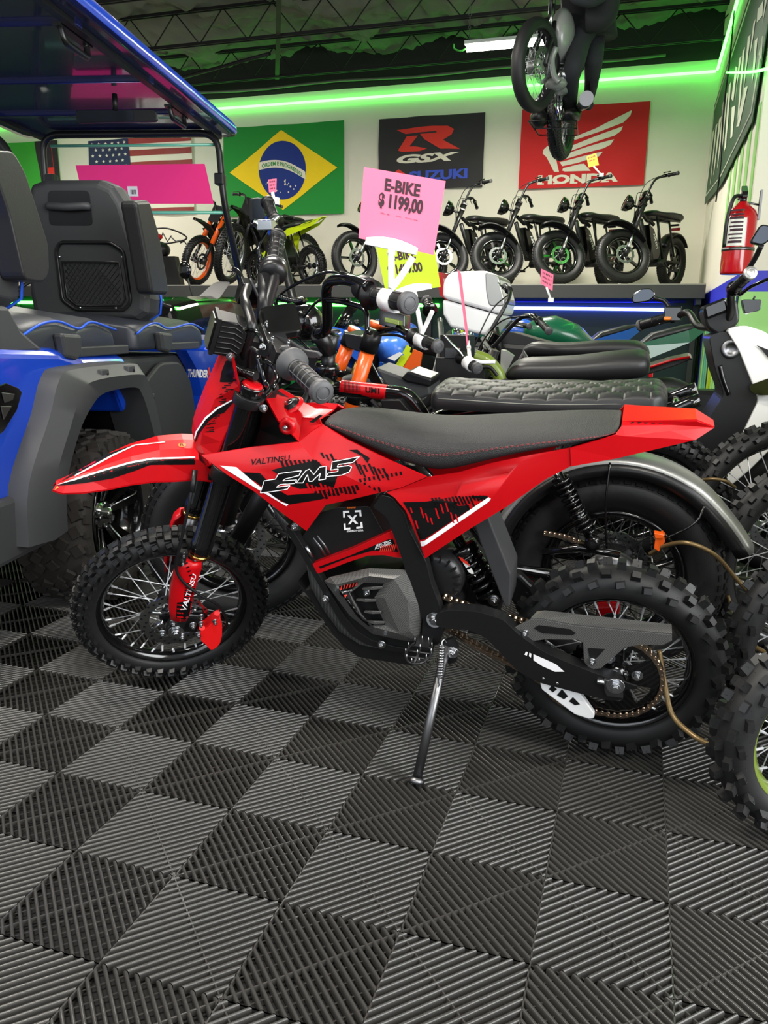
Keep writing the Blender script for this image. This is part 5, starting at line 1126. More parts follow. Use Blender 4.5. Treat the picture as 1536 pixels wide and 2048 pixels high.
g.obj('front_side_panel', cart, recalc=False)
# floor step and nerf bar
g = G(); g.prism(cq([(.30, .42), (1.2, .40), (1.2, .36), (.30, .37)], -.07), CE*-1.25, 'plastic_dark')
for k in range(6): g.box(CF.p(.75, -.09-.03*k, .42), .9, .012, .008, 'dull_steel', X=CF.ex, Y=CE, Z=CF.ez)
g.obj('foot_well', cart)
g = G(); g.tube(spline([CF.p(.42, -.12, .30), CF.p(.46, -.02, .26), CF.p(.75, .0, .255), CF.p(1.1, -.02, .26), CF.p(1.15, -.12, .3)]), .02, 'black_gloss', 14); g.obj('side_bar', cart)
g = G(); g.prism(cq([(1.17, .40), (1.17, .80), (1.35, .84), (1.55, .86), (2.35, .74), (2.5, .62), (2.5, .40), (2.12, .40), (2.05, .62), (1.6, .64), (1.48, .42)], -.06), CE*-1.36, 'blue'); g.obj('front_cowl', cart, bevel=.04, seg=3)
g = G(); g.prism(cq([(-.6, .34), (-.6, .42), (2.3, .42), (2.3, .34)], -.35), CE*-.7, 'black'); g.obj('chassis', cart)
g = G(); g.prism(cq([(-.66, .82), (-.56, .95), (-.47, .95), (-.42, .89), (-.30, .83)], -.06), CE*-.10, 'plastic_grey'); g.obj('post_foot', cart, bevel=.012)
g = G(); g.tube([CF.p(-.56, -.07, .98), CF.p(-.50, -.09, 1.4), CF.p(-.36, -.26, 1.96)], .022, 'plastic_dark', 12); g.tube([CF.p(-.56, -1.33, .98), CF.p(-.50, -1.3, 1.4), CF.p(-.36, -1.2, 1.96)], .022, 'plastic_dark', 12); g.obj('rear_post', cart)
# front seat backrests: shell with a black plate as handle recess shade, and net pocket
def backrest(f, r0, r1, z0, z1, detail, name):
    def q(r, z, d=0): return CF.p(f+d+(z-z0)*-.10, r, z)
    w = r1-r0; H = z1-z0
    prof = [(.0, .10), (.04, .0), (.94, .0), (1.0, .10), (.97, .45), (.88, .82), (.80, .96), (.70, 1.0), (.22, 1.0), (.10, .95), (.04, .78), (.0, .45)]
    prof = [(.03, .04), (.10, .0), (.90, .0), (.98, .05), (1.0, .16), (.93, .55), (.86, .86), (.80, .96), (.70, 1.0), (.26, 1.0), (.15, .97), (.09, .86), (.05, .5), (.02, .2)]
    g = G(); out = [q(r0+u*w, z0+v*H, 0) for u, v in prof]; mid_ = [q(r0+(u*.94+.03)*w, z0+(v*.95+.02)*H, -.018) for u, v in prof]; back = [q(r0+u*w, z0+v*H, .10) for u, v in prof]
    sec = [[q(r0+(u*.88+.06)*w, z0+(v*.90+.04)*H, -.022) for u, v in prof], mid_, out, [q(r0+(u*1.02-.01)*w, z0+(v*1.02-.01)*H, .05) for u, v in prof], back]
    g.loft(sec, 'plastic_dark', sm=False); o = g.obj(name, cart, bevel=.006)
    g = G(); g.tube([p+CF.ex*.012 for p in back[1:6]], .005, 'blue_trim', 6); g.obj('piping', o)
    g = G(); g.loft([[q(r0+u*w, z0+v*H, .085) for u, v in prof], [q(r0+(u*.9+.05)*w, z0+(v*.92+.03)*H, .15) for u, v in prof]], 'vinyl'); g.obj('cushion', o, bevel=.02)
    if detail:
        def rr(u0, u1, v0, v1, d, th, m, name, rnd=.02, bev=.004, sk=0):
            P = smooth_poly([q(r0+u0*w, z0+v0*H, d), q(r0+u1*w, z0+v0*H, d), q(r0+(u1-sk)*w, z0+v1*H, d), q(r0+(u0+.02)*w, z0+v1*H, d)], rnd, 4); g = G(); g.prism(P, CF.ex*-th, m); return g.obj(name, o, bevel=bev)
        rr(.27, .62, .68, .92, -.0215, .003, 'black', 'recess_shade_plate', .02, .001)  # flush black plate stands in for the shade inside the handle recess
        g = G(); a_, b_ = q(r0+.29*w, z0+.81*H, -.024), q(r0+.60*w, z0+.81*H, -.024); g.tube(spline([a_, a_-CF.ex*.012+CE*.01, (a_+b_)/2-CF.ex*.022-CF.ez*.004, b_-CF.ex*.012-CE*.01, b_]), .014, 'plastic_grey', 10); g.obj('grab_handle', o)
        # pocket frame and net
        P = [q(r0+u*w, z0+v*H, -.024) for u, v in ((.30, .50), (.30, .14), (.40, .07), (.80, .07), (.86, .13), (.84, .50), (.74, .56), (.34, .56))]
        g = G(); g.tube(smooth_poly(P, .015, 3), .007, 'black_satin', 8, closed=True)
        P2 = [q(r0+u*w, z0+v*H, -.028) for u, v in ((.34, .42), (.345, .16), (.42, .10), (.78, .10), (.82, .15), (.80, .42))]; g.tube(P2, .004, 'black_satin', 6, closed=True); g.obj('pocket_frame', o)
        g = G()
        for k in range(-6, 14):
            for sg in (1, -1):
                pts = []
                for s in range(14):
                    v = .11+.30*s/13; u = .345+.04*k+sg*(v-.11)*.9
                    if .35 < u < .80: pts.append(q(r0+u*w, z0+v*H, -.026-.006*math.sin((u-.35)/.45*PI)))
                if len(pts) > 1: g.tube(pts, .0012, 'black', 4, cap=False)
        g.obj('pocket_net', o, recalc=False)
        for u, v in ((.33, .455), (.83, .455), (.45, .085), (.74, .085)):
            g = G(); g.ball(q(r0+u*w, z0+v*H, -.032), .005, 'chrome', n=10); g.obj('rivet', o)
    return o
backrest(.52, -.555, -.075, .925, 1.415, True, 'front_backrest'); backrest(.52, -1.30, -.70, .925, 1.415, True, 'front_backrest')
backrest(-.36, -.66, -.14, .95, 1.46, False, 'rear_backrest'); backrest(-.36, -1.30, -.70, .95, 1.46, False, 'rear_backrest')
def pad(L, r, th, name):
    g = G(); P = smooth_poly(cp(L, r), .02, 4); g.prism(P, CE*-th, 'vinyl'); return g.obj(name, cart, bevel=.012, seg=3)
pad([(272, 402), (300, 400), (320, 470), (337, 570), (336, 590), (305, 588), (290, 500)], .0, .06, 'armrest')
g = G(); c1 = CF.px(20, 305, -.17)
P = smooth_poly(cp([(-25, 300), (28, 302), (52, 345), (98, 490), (100, 545), (88, 566), (50, 560), (20, 430)], -.07), .02, 4); g.prism(P, CE*-.07, 'vinyl'); g.obj('armrest', cart, bevel=.014, seg=3)
# roof
RZ = 2.0
def rp(f, r, z): return CF.p(f, r, z)
g = G()
def ring(fi, ri, z): return smooth_poly([rp(-.9-fi, -.21+ri, z), rp(2.27+fi, -.21+ri, z), rp(2.27+fi, -1.47-ri, z), rp(-.9-fi, -1.47-ri, z)], .09, 5)
g.loft([ring(-.10, -.10, RZ-.045), ring(-.035, -.035, RZ-.05), ring(0, 0, RZ-.052), ring(.0, .0, RZ-.010), ring(-.012, -.012, RZ+.008), ring(-.10, -.10, RZ+.045), ring(-.3, -.3, RZ+.06)], 'blue_dark'); rf = g.obj('roof', cart)
g = G(); g.loft([ring(.001, .001, RZ-.050), ring(.007, .007, RZ-.036), ring(.004, .004, RZ-.010), ring(-.012, -.012, RZ+.010), ring(-.05, -.05, RZ+.026)], 'blue', cap=False); g.obj('roof_trim', rf)
for f in (.55, 1.22, 1.75, -.1):
    g = G(); g.box(rp(f, -.84, RZ-.05), .05, 1.08, .022, 'blue_dark', X=CF.ex, Y=CE, Z=CF.ez); g.obj('roof_rib', rf, bevel=.005)
for r in (-.32, -1.36):
    g = G(); g.box(rp(.75, r, RZ-.056), 3.0, .03, .02, 'black', X=CF.ex, Y=CE, Z=CF.ez); g.obj('roof_rail', rf)
for f in (.62, 1.68):
    g = G(); z = RZ-.058; g.tube(smooth_poly([rp(f-.10, -.36, z), rp(f-.09, -.35, z-.055), rp(f+.09, -.35, z-.055), rp(f+.10, -.36, z)], .02, 4)[0:], .012, 'black_satin', 8); g.box(rp(f, -.36, z-.004), .24, .035, .012, 'black_satin', X=CF.ex, Y=CE, Z=CF.ez); g.obj('grab_handle', rf)
# front hoop, mirror, windscreen
g = G(); fz = 2.13
hoop = smooth_poly([rp(fz+.25, -.22, .95), rp(fz, -.27, 1.60), rp(fz-.02, -.285, 1.935), rp(fz-.02, -1.30, 1.935), rp(fz, -1.31, 1.60), rp(fz+.25, -1.36, .95)], .10, 5)
P = [rp(fz+.25, -.20, .90)]+hoop[6:-6]+[rp(fz+.25, -1.36, .90)]
g.tube(P, .019, 'black_satin', 12); g.obj('front_hoop', cart)
for r in (-.285, -1.27): g = G(); g.box(rp(fz+.0, r, 1.70), .07, .05, .06, 'black', X=CF.ex, Y=CE, Z=CF.ez); g.obj('windscreen_clip', cart, bevel=.005)
q0, q1, q2, q3 = rp(fz+.03, -1.26, 1.53), rp(fz+.03, -.27, 1.53), rp(fz-.0, -.31, 1.88), rp(fz-.0, -1.26, 1.88)
g = G(); g.prism([q0, q1, q2, q3], CF.ex*.005, 'glass'); ws = g.obj('windscreen', cart)
for a_, b_, r in ((q0, q1, .010), (q3, q2, .008)):
    g = G(); g.tube([a_-CF.ex*.003, b_-CF.ex*.003], r, 'sea_green', 6); g.obj('windscreen_edge', ws)
g = G(); f0 = fz+.012
wpx = lambda x, y: hitp(x, y, CF.ex, CF.p(fz+.0, 0, 0))-CF.ex*.004
g.prism([wpx(152, 331), wpx(410, 328), wpx(428, 408), wpx(170, 408)], CF.ex*-.0015, 'pink_hot'); PK = g.obj('pink_sheet')
tag(PK, 'bright pink paper sheet taped to the cart windscreen', 'paper sheet')
g = G(); g.prism([wpx(255, 373), wpx(275, 373), wpx(278, 393), wpx(258, 393)], CF.ex*-.0025, 'white_plastic')
for k in range(5): g.prism([wpx(262+k*2.4, 380), wpx(263.3+k*2.4, 380), wpx(263.8+k*2.4, 389), wpx(262.5+k*2.4, 389)], CF.ex*-.0032, 'ink')
g.obj('sticker', ws)
g = G(); c = hitp(232, 232, CF.ex, CF.p(1.35, 0, 0)); P = []
mr = bil(*[hitp(x, y, CF.ex, CF.p(1.35, 0, 0)) for x, y in ((153, 246), (315, 243), (312, 218), (150, 219))])
g.prism(smooth_poly([mr(0, 0), mr(1, 0), mr(1, 1), mr(0, 1)], .02, 5), CF.ex*.02, 'black'); o = g.obj('rear_view_mirror', cart, bevel=.004)
g = G(); g.prism(smooth_poly([mr(.02, .08)-CF.ex*.002, mr(.72, .08)-CF.ex*.002, mr(.72, .92)-CF.ex*.002, mr(.02, .92)-CF.ex*.002], .016, 5), CF.ex*.001, 'mirror'); g.obj('mirror_glass', o)
g = G(); g.cyl(mr(.5, .9), mr(.5, .9)+CF.ez*.07, .012, 'black'); g.obj('mirror_stem', o)
# left grab hoop beside the front seat and dark belt
g = G(); g.tube(spline([rp(.62, -1.0, .95), rp(.62, -1.0, 1.45), rp(.62, -.92, 1.58), rp(.62, -.75, 1.6), rp(.62, -.66, 1.55), rp(.62, -.60, 1.35), rp(.62, -.56, .95)]), .018, 'black_satin', 12); g.obj('seat_hoop', cart)
g = G(); g.box(rp(.60, -.84, 1.30), .012, .07, .38, 'cloth_black', X=CF.ex, Y=CE, Z=CF.ez); g.box(rp(.60, -.84, 1.50), .02, .10, .03, 'black_gloss', X=CF.ex, Y=CE, Z=CF.ez); g.obj('seat_belt', cart)
g = G(); p = rp(1.25, -.9, 1.0); g.lathe(p, (CF.ex*-.7+CF.ez*.7), [(0, .17), (.012, .185), (.024, .17), (.012, .155)], 'black', 32, closed=True); g.cyl(p, p+CF.ex*.3-CF.ez*.2, .02, 'black'); g.obj('steering_wheel', cart)
# ================================================================ black fat-tyre e-bike with the quilted seat, behind the red bike
t_ = .12
UF = Frame((0, 2.15, 0), (1, 0, 0), (0, -math.cos(t_), -math.sin(t_)), (0, -math.sin(t_), math.cos(t_)))
um = thing('electric_bike', (-.55, 2.15, .4), 'black moped-style electric bike with a red frame sticker and a hexagon-quilted long seat', 'electric bike')
UN = UF.en
def up(L, o=0): return [UF.px(x, y, o) for x, y in L]
def umir(P): return [p-UN*(2*(p-UF.o).dot(UN)) for p in P]
rc = UF.p(UF.loc(UF.px(1225, 1135, 0)).x, 0, .285)
wheel(um, 'rear_wheel', rc, UN, .285, .050, 'fat', 'black_gloss', 36, hubw=.06, hubr=.055, hub='dark_metal', depth=.175, spoke_m='dark_metal', disc=-.07)
fc = UF.p(-1.14, 0, .285); fa = (UN*math.cos(.45)+UF.ex*math.sin(.45)*1).normalized()
wheel(um, 'front_wheel', fc, fa, .285, .050, 'fat', 'black_gloss', 36, hubw=.05, hubr=.04, depth=.175, spoke_m='dark_metal', disc=.055, discr=.09)
# rear fender: curved steel guard
L = UF.loc(rc)
def fen(c, R, a0, a1, hw, m, name, ax, X, Z, lip=.018, par=um, n=30, tail=0, side=None):
    g = G(); secs = []
    for i in range(n+1):
        a = a0+(a1-a0)*i/n; RR = R+(tail*max(0, (i-n*.82)/(n*.18))**2 if tail else 0); d = X*math.cos(a)+Z*math.sin(a)
        secs.append([c+d*(RR-lip*1.6)+ax*hw*1.02, c+d*(RR-lip*.4)+ax*hw*.98, c+d*(RR)+ax*hw*.75, c+d*(RR+.006)+ax*0, c+d*(RR)-ax*hw*.75, c+d*(RR-lip*.4)-ax*hw*.98, c+d*(RR-lip*1.6)-ax*hw*1.02])
    g.loft([q[1:6] for q in secs], m, closed=False, cap=False); g.loft([q[0:2] for q in secs], side or m, closed=False, cap=False); g.loft([q[5:7] for q in secs], side or m, closed=False, cap=False); return g.obj(name, par, solid=.003, recalc=False, merge=False)
fen(rc, .325, rad(165), rad(18), .062, 'fender_grey', 'rear_fender', UN, UF.ex, UF.ez, .026, tail=.02, side='black_satin')
fd = fa.cross(UF.ez).normalized(); fd = fd if fd.dot(UF.ex) < 0 else -fd
fen(fc, .325, rad(60), rad(205), .060, 'black_satin', 'front_fender', fa, fd, UF.ez, .02)
g = G(); 
for q in ((1220, 925, 1214, 1105), (1410, 1010, 1300, 1090)): g.tube(spline([UF.px(q[0], q[1], .065), UF.px((q[0]+q[2])/2-(6 if q[0] < 1300 else -30), (q[1]+q[3])/2, .085), UF.px(q[2], q[3], .075)]), .003, 'black_gloss', 6)
g.box(UF.px(1222, 917, .02), .03, .03, .012, 'black', X=UF.ex, Y=UN, Z=UF.ez); g.box(UF.px(1413, 998, .03), .02, .05, .01, 'dull_steel', X=UF.ex, Y=UN, Z=UF.ez); g.obj('fender_stay', um)
# frame tubes
g = G(); bar = spline([UF.px(650, 770, 0), UF.px(700, 780, 0), UF.px(780, 785, 0), UF.px(815, 793, 0), UF.px(835, 815, 0), UF.px(850, 840, .0)]); g.tube(bar, .020, 'black_gloss', 14); fr = g.obj('top_tube', um)
g = G(); P0, P1 = UF.px(684, 775, 0), UF.px(775, 785, 0); g.tube([P0, P1], .0212, 'red', 20, cap=False); bv = g.bvh()
g.text_decal(bv, 'UM1', [(731, 785), (759, 788), (759, 777), (731, 774)], 'decal_black', .04, eps=.0012)
for k in range(13): g.decal(bv, [(688+k*2.6, 762), (689+k*2.6, 762), (690.5+k*2.6, 784), (689.5+k*2.6, 784)], 'decal_black', .001)
g.obj('tube_sticker', fr, recalc=False)
g = G(); g.cyl(UF.px(652, 740, 0), UF.px(628, 830, 0), .030, 'black_gloss', 18)
for sg in (1, -1):
    g.tube([UF.p(-.62, .02*sg, .60), UF.p(-.45, .06*sg, .40), UF.p(-.38, .07*sg, .30), UF.p(L.x, .085*sg, .285)], .016, 'black_gloss', 10)
    g.tube(spline([UF.px(850, 840, .05*sg), UF.p(-.30, .07*sg, .73), UF.p(.0, .08*sg, .72), UF.p(.14, .07*sg, .77)]), .016, 'black_gloss', 10)
g.tube([UF.p(-.80, 0, .70), UF.p(-.62, 0, .45), UF.p(-.42, 0, .30)], .022, 'black_gloss', 12); g.obj('frame', um)
g = G(); g.tube(spline([UF.px(1335, 830, .10), UF.px(1349, 818, .08), UF.px(1352, 805, .03), UF.px(1350, 800, -.04)]), .011, 'black_gloss', 10); g.tube(spline([UF.px(1230, 858, .10), UF.px(1300, 850, .10), UF.px(1335, 830, .10)]), .011, 'black_gloss', 10); g.obj('seat_rail', um)
# battery case + side panels visible under the tube
g = G(); g.prism(up([(760, 800), (800, 800), (830, 835), (835, 860), (790, 860), (770, 830)], .045), UN*-.09, 'black'); g.tube([UF.px(742, 800, .02), UF.px(790, 850, .03)], .007, 'black_satin', 8); g.obj('battery_case', um, bevel=.006)
# fork
hd = UF.px(660, 720, 0)
for sg in (1, -1):
    g = G(); o_ = fa*(.075*sg); top = UF.px(652, 752, 0)+o_; bot = fc+o_; g.cyl(bot.lerp(top, .45), top, .019, 'black_satin', 16); g.cyl(bot, bot.lerp(top, .5), .027, 'black', 16); g.obj('fork_leg', um)
g = G(); g.cyl(UF.px(655, 745, 0), UF.px(657, 705, 0), .020, 'black_satin', 18)
g.lathe(UF.px(653, 748, 0), (UF.px(657, 700, 0)-UF.px(653, 748, 0)), [(-.02, .0), (-.02, .030), (.02, .034), (.03, .030), (.03, .02)], 'black_gloss', 24)
g.tube([UF.px(657, 706, 0), UF.px(651, 690, .02), UF.px(636, 668, .05)], [.020, .022, .021], 'black_satin', 14); g.tube([UF.px(657, 706, 0), UF.px(660, 690, .0), UF.px(666, 668, .0)], [.020, .020, .019], 'black_satin', 14); g.lathe(UF.px(667, 665, 0), UF.ez, [(0, .019), (.006, .019), (.008, .014), (.008, 0)], 'dark_metal', 18); g.obj('stem', um)
# handlebar
g = G(); g.tube(spline([UF.px(636, 668, .05), UF.px(650, 662, .08), UF.px(655, 640, .10), UF.px(653, 590, .13), UF.px(656, 570, .15), UF.px(670, 560, .18), UF.px(700, 560, .24), UF.px(740, 575, .28)]), .014, 'black_gloss', 14)
g.tube(spline([UF.px(636, 668, .05), UF.px(612, 664, -.08), UF.px(604, 650, -.14), UF.px(585, 590, -.20), UF.px(562, 500, -.26), UF.px(553, 462, -.29), UF.px(545, 450, -.31)]), .0135, 'black_satin', 14); g.obj('handlebar', um)
grip(um, UF.px(742, 590, .26), UF.px(820, 607, .36), .020, flange=.034, fm='black', rings=3, endm='grey_rubber')
grip(um, UF.px(551, 446, -.30), UF.px(534, 402, -.36), .0175, flange=.028, fm='black_satin', rings=3, endm='black')
g = G(); a_ = UF.px(722, 572, .24); g.lathe(a_, (UF.px(745, 588, .27)-a_), [(0, .014), (0, .028), (.02, .030), (.03, .030), (.034, .014)], 'black', 20); g.box(UF.px(700, 557, .22), .07, .03, .022, 'black_gloss', X=(UF.px(745, 565, .25)-UF.px(695, 550, .2)).normalized()); g.tube(spline([UF.px(655, 600, .14), UF.px(690, 605, .2), UF.px(730, 620, .24), UF.px(735, 660, .26), UF.px(742, 665, .27)]), .007, 'black_gloss', 8); g.obj('brake_lever', um, bevel=.002)
g = G(); g.box(UF.px(535, 450, -.28), .05, .05, .03, 'chrome', X=UF.ex, Y=UN, Z=UF.ez); g.tube(spline([UF.px(505, 442, -.25), UF.px(520, 452, -.27), UF.px(540, 446, -.28), UF.px(556, 432, -.30)]), .010, 'chrome', 10); g.tube(spline([UF.px(525, 460, -.27), UF.px(512, 448, -.28), UF.px(505, 450, -.30)]), .007, 'black', 8); g.obj('shifter', um, bevel=.006)
g = G(); g.prism(smooth_poly(up([(502, 398), (522, 395), (530, 400), (532, 440), (512, 448), (503, 440)], -.40), .01, 4), UN*.02, 'black'); mo = g.obj('mirror', um, bevel=.004)
g = G(); g.prism(smooth_poly(up([(505, 401), (521, 398), (527, 403), (529, 436), (513, 444), (506, 436)], -.378), .008, 4), UN*.002, 'mirror'); g.obj('mirror_glass', mo)
g = G()
for L_ in ([(560, 650, -.1), (600, 640, .0), (640, 600, .12), (700, 600, .22)], [(545, 455, -.3), (530, 520, -.22), (524, 570, -.15), (560, 640, -.05), (640, 720, 0)], [(700, 560, .24), (650, 545, .1), (560, 590, .0), (556, 640, -.1)], [(535, 460, -.3), (516, 500, -.25), (520, 560, -.2), (580, 650, -.05)]):
    g.tube(spline([UF.px(*q) for q in L_]), .004, 'black_gloss', 6)
pp = spline([UF.px(562, 595, .0), UF.px(590, 603, .05), UF.px(610, 600, .08)], 8)
for i in range(len(pp)-1): g.lathe(pp[i], (pp[i+1]-pp[i]), [(0, .007), (.002, .010), (.004, .007)], 'black_gloss', 10)
pp = spline([UF.px(516, 500, -.24), UF.px(520, 520, -.23), UF.px(521, 545, -.22)], 8)
for i in range(len(pp)-1): g.lathe(pp[i], (pp[i+1]-pp[i]), [(0, .006), (.002, .009), (.004, .006)], 'black_gloss', 10)
g.obj('cables', um)
# round headlamp + rear view gear
g = G(); g.ball(UF.px(612, 645, -.02), .05, 'black_gloss', n=20); g.obj('headlight', um)
# seat with hexagon quilting
S0, S1 = UF.loc(UF.px(852, 800, .12)).x, UF.loc(UF.px(1338, 800, .12)).x
zb, zt = UF.loc(UF.px(1000, 828, .13)).z, UF.loc(UF.px(1000, 758, -.08)).z
g = G(); nx, na = 300, 56; vs = []
def hexd(x, y, s):
    best = 9; q = s*math.sqrt(3)
    j0 = round(y/(s*1.5))
    d = []
    for j in (j0-1, j0, j0+1):
        ox = (q/2 if j % 2 else 0); i0 = round((x-ox)/q)
        for i in (i0-1, i0, i0+1): d.append(math.hypot(x-ox-i*q, y-j*s*1.5))
    d.sort(); return (d[1]-d[0])/2
for i in range(nx+1):
    u = i/nx; x = S0+(S1-S0)*u; e = min(u/.05, (1-u)/.07, 1); e = math.sqrt(max(0, 1-(1-e)**2)); hw = .055+.065*e*(1-.12*(1-u)); top = zt+.004-.012*math.sin(u*PI)+(.016*u); top = zb+(top-zb)*(.55+.45*e)
    for k in range(na+1):
        v = k/na*2-1; av = abs(v); 
        if av > .62: s = (1-av)/.38; n = hw; z = zb+(top-.012-zb)*s; sc = 0
        else: n = hw*math.sin(min(1, av/.62)*PI/2)*(1 if v > 0 else -1)*1.0; n = hw*(av/.62)*(1 if v > 0 else -1); z = top-.012*(av/.62)**3; sc = 1
        if av > .62: n = hw*(1+.04*math.sin((1-av)/.38*PI))*(1 if v > 0 else -1)
        d = hexd(x, n, .034); z += sc*(-.0022*max(0, 1-d/.0022)+.0026*min(1, d/.016)**.6)
        vs.append(UF.p(x, n, z))
g.add(vs, [(i*(na+1)+k, (i+1)*(na+1)+k, (i+1)*(na+1)+k+1, i*(na+1)+k+1) for i in range(nx) for k in range(na)], 'vinyl', True)
n0 = len(g.v); g.f += [tuple(range(na+1)), tuple(nx*(na+1)+k for k in range(na+1))]; g.m += ['vinyl']*2; g.s += [False]*2
g.obj('seat', um, recalc=False)
g = G()
for dz in (.0,): g.tube(spline([UF.p(S0+.03, .118, zt-.018), UF.p((S0+S1)/2, .128, zt-.02), UF.p(S1-.05, .118, zt-.01)]), .0012, 'stitch_light', 4)
g.obj('seat_seam', um)
# rear shock, chain, caliper
g = G(); a_, b_ = UF.px(1115, 945, .09), UF.px(1185, 1085, .09); spring(g, a_.lerp(b_, .05), a_.lerp(b_, .85), .020, 11, .0045, 'black_gloss', 16); g.cyl(a_, b_, .011, 'black_gloss'); g.lathe(a_.lerp(b_, .48), (b_-a_), [(0, .012), (0, .018), (.06, .018), (.062, .012)], 'black_gloss'); g.lathe(b_, UN, [(-.012, .0), (-.012, .019), (.012, .019), (.012, 0)], 'black_gloss', 18); bolt(g, b_+UN*.012, UN, .008, 'dark_metal'); g.obj('rear_shock', um)
g = G(); g.lathe(rc+UN*.03, UN, [(0, .03), (0, .072), (.012, .072), (.03, .06), (.034, .0)], 'dull_steel', 28); g.obj('hub_motor', um)
g = G(); g.prism(up([(1312, 1066), (1326, 1060), (1330, 1078), (1318, 1098), (1308, 1092)], .075), UN*.02, 'orange'); g.prism(up([(1308, 1060), (1330, 1064), (1326, 1072), (1310, 1072)], .08), UN*.02, 'orange'); g.obj('brake_caliper', um, bevel=.002)
g = G(); g.prism(up([(1020, 1162), (1066, 1164), (1060, 1178), (1022, 1184)], .08), UN*-.012, 'red'); g.obj('chain_cover', um, bevel=.002)
chain(um, [UF.px(1090, 1066, .07), UF.px(1130, 1074, .07), UF.px(1170, 1088, .07)], UN)
g = G(); g.tube([UF.px(1085, 1105, .09), UF.px(1160, 1095, .09), UF.px(1240, 1110, .09)], .010, 'black_gloss', 8); g.obj('rear_link', um)
# ================================================================ generic small motorcycles
def rot(v, ax, a): return Matrix.Rotation(a, 3, ax) @ v
def gbike(F, name, label, cat, wb=1.12, R=.29, rt=.05, knobs='fat', steer=0, mag=None, rim='black_gloss', spokes=0, frame='black_satin', forkm='black_satin', forkr=.018, head=(.30, .78),
          bar=(.26, .33, .16), lamp=True, seat=(-.62, .16, .80, .07, .11), seatm='vinyl', battery=None, fender=True, mx=None, group=None, disc=True, rack=True, guards=None, forktop=None, each=False, fendm='black', gripm='grip', hubm='dark_metal', tank=None):
    root = thing(name, tuple(F.p(-wb/2, 0, 0)), label, cat, group)
    UPZ = F.ez; rake = math.atan2(wb-head[0]-(-0)-0, 1) if 0 else 0
    hx, hz = -wb+head[0], head[1]; axle = F.p(-wb, 0, R); hd = F.p(hx, 0, hz); sa = (hd-axle).normalized()
    fa = rot(F.en, sa, -steer); ff = sa.cross(fa).normalized(); ff = ff if ff.dot(F.ex) < 0 else -ff
    wheel(root, 'rear_wheel', F.p(0, 0, R), F.en, R, rt, knobs, rim, spokes, mag=mag, hub=hubm, each=each, depth=(R-rt*2 if knobs == 'fat' else None), seg=48, tire_m='rubber_soft')
    wheel(root, 'front_wheel', axle, fa, R, rt*.95, knobs, rim, spokes, mag=mag, hub=hubm, each=each, disc=(.05 if disc else None), discr=R*.34, depth=(R-rt*2 if knobs == 'fat' else None), seg=48, tire_m='rubber_soft')
    for sg in (1, -1):
        g = G(); o_ = fa*((rt+.028)*sg); a_, b_ = axle+o_, hd+o_+sa*.06
        g.cyl(a_, a_.lerp(b_, .5), forkr*.85, 'steel' if forkm == 'black_satin' else 'black_satin', 12); g.cyl(a_.lerp(b_, .38), b_, forkr*1.1, forkm, 12); g.cyl(a_-sa*.02, a_+sa*.06, forkr*1.3, 'black_satin', 10)
        if forktop: g.cyl(b_-sa*.02, b_+sa*.06, forkr*1.25, forktop, 12)
        g.obj('fork_leg', root)
    g = G()
    for z_ in (-.02, .05): g.box(hd+sa*z_, .05, .16+rt, .022, 'black_satin', X=ff, Y=fa, Z=sa)
    g.obj('triple_clamp', root, bevel=.003)
    bh, bw, bp_ = bar; B = lambda f, n, z: hd+sa*(.05+z)+ff*f+fa*n
    g = G(); g.cyl(B(0, 0, -.15), B(0, 0, .03), .022, 'black_satin', 12)
    pts = [B(-bp_, -bw, bh*.98), B(-bp_*.45, -bw*.55, bh), B(0, -.12, bh*.75), B(.01, -.06, 0), B(.01, .06, 0), B(0, .12, bh*.75), B(-bp_*.45, bw*.55, bh), B(-bp_, bw, bh*.98)]
    g.tube(spline(pts, 4), .0115, 'black_satin', 10); g.obj('handlebar', root)
    for sg in (1, -1):
        a_, b_ = B(-bp_*.62, bw*.68*sg, bh), B(-bp_, bw*sg, bh*.98)
        grip(root, a_, b_, .016, m=gripm, flange=.022, fm='black_satin', rings=3, endm='grey_rubber')
        g = G(); g.box(a_-(b_-a_)*.25, .05, .03, .03, 'black_gloss', X=(b_-a_).normalized()); g.tube([a_+ff*.03-(b_-a_)*.2, a_+ff*.06, b_.lerp(a_, .3)+ff*.055], .005, 'black_gloss', 6); g.obj('lever', root)
    g = G(); g.tube(spline([B(-bp_*.4, .2, bh), B(.06, .10, bh*.6), B(.06, .03, .0), B(.02, .03, -.2)]), .004, 'black', 5); g.tube(spline([B(-bp_*.4, -.2, bh), B(.06, -.10, bh*.6), B(.07, -.03, .0), B(.02, -.03, -.2)]), .004, 'black', 5)
    g.box(B(.02, 0, .05), .04, .08, .05, 'black_gloss', X=ff, Y=fa, Z=sa); g.obj('cables', root)
    if lamp:
        g = G(); c = B(.15, 0, -.08); g.lathe(c-ff*.05, ff, [(-.02, 0), (-.01, .04), (.03, .075), (.07, .084), (.082, .082), (.083, .066)], 'black_gloss', 24); g.lathe(c+ff*.028, ff, [(0, .06), (.004, .05), (.006, 0)], 'mirror', 20); g.cyl(c-ff*.03, B(.0, 0, -.06), .012, 'black'); g.obj('headlight', root)
    sx0, sx1, sz, sth, sw = seat
    # frame
    g = G(); g.tube(spline([F.p(hx+.02, 0, hz-.06), F.p(hx+.15, 0, hz-.12), F.p(sx0+.02, 0, sz-.10), F.p(sx0+.16, 0, sz-sth-.07)]), .020, frame, 10)
    g.tube([F.p(hx+.0, 0, hz-.12), F.p(hx+.16, 0, hz-.40), F.p(hx+.30, 0, R+.02), F.p(-.30, 0, R)], .024, frame, 10)
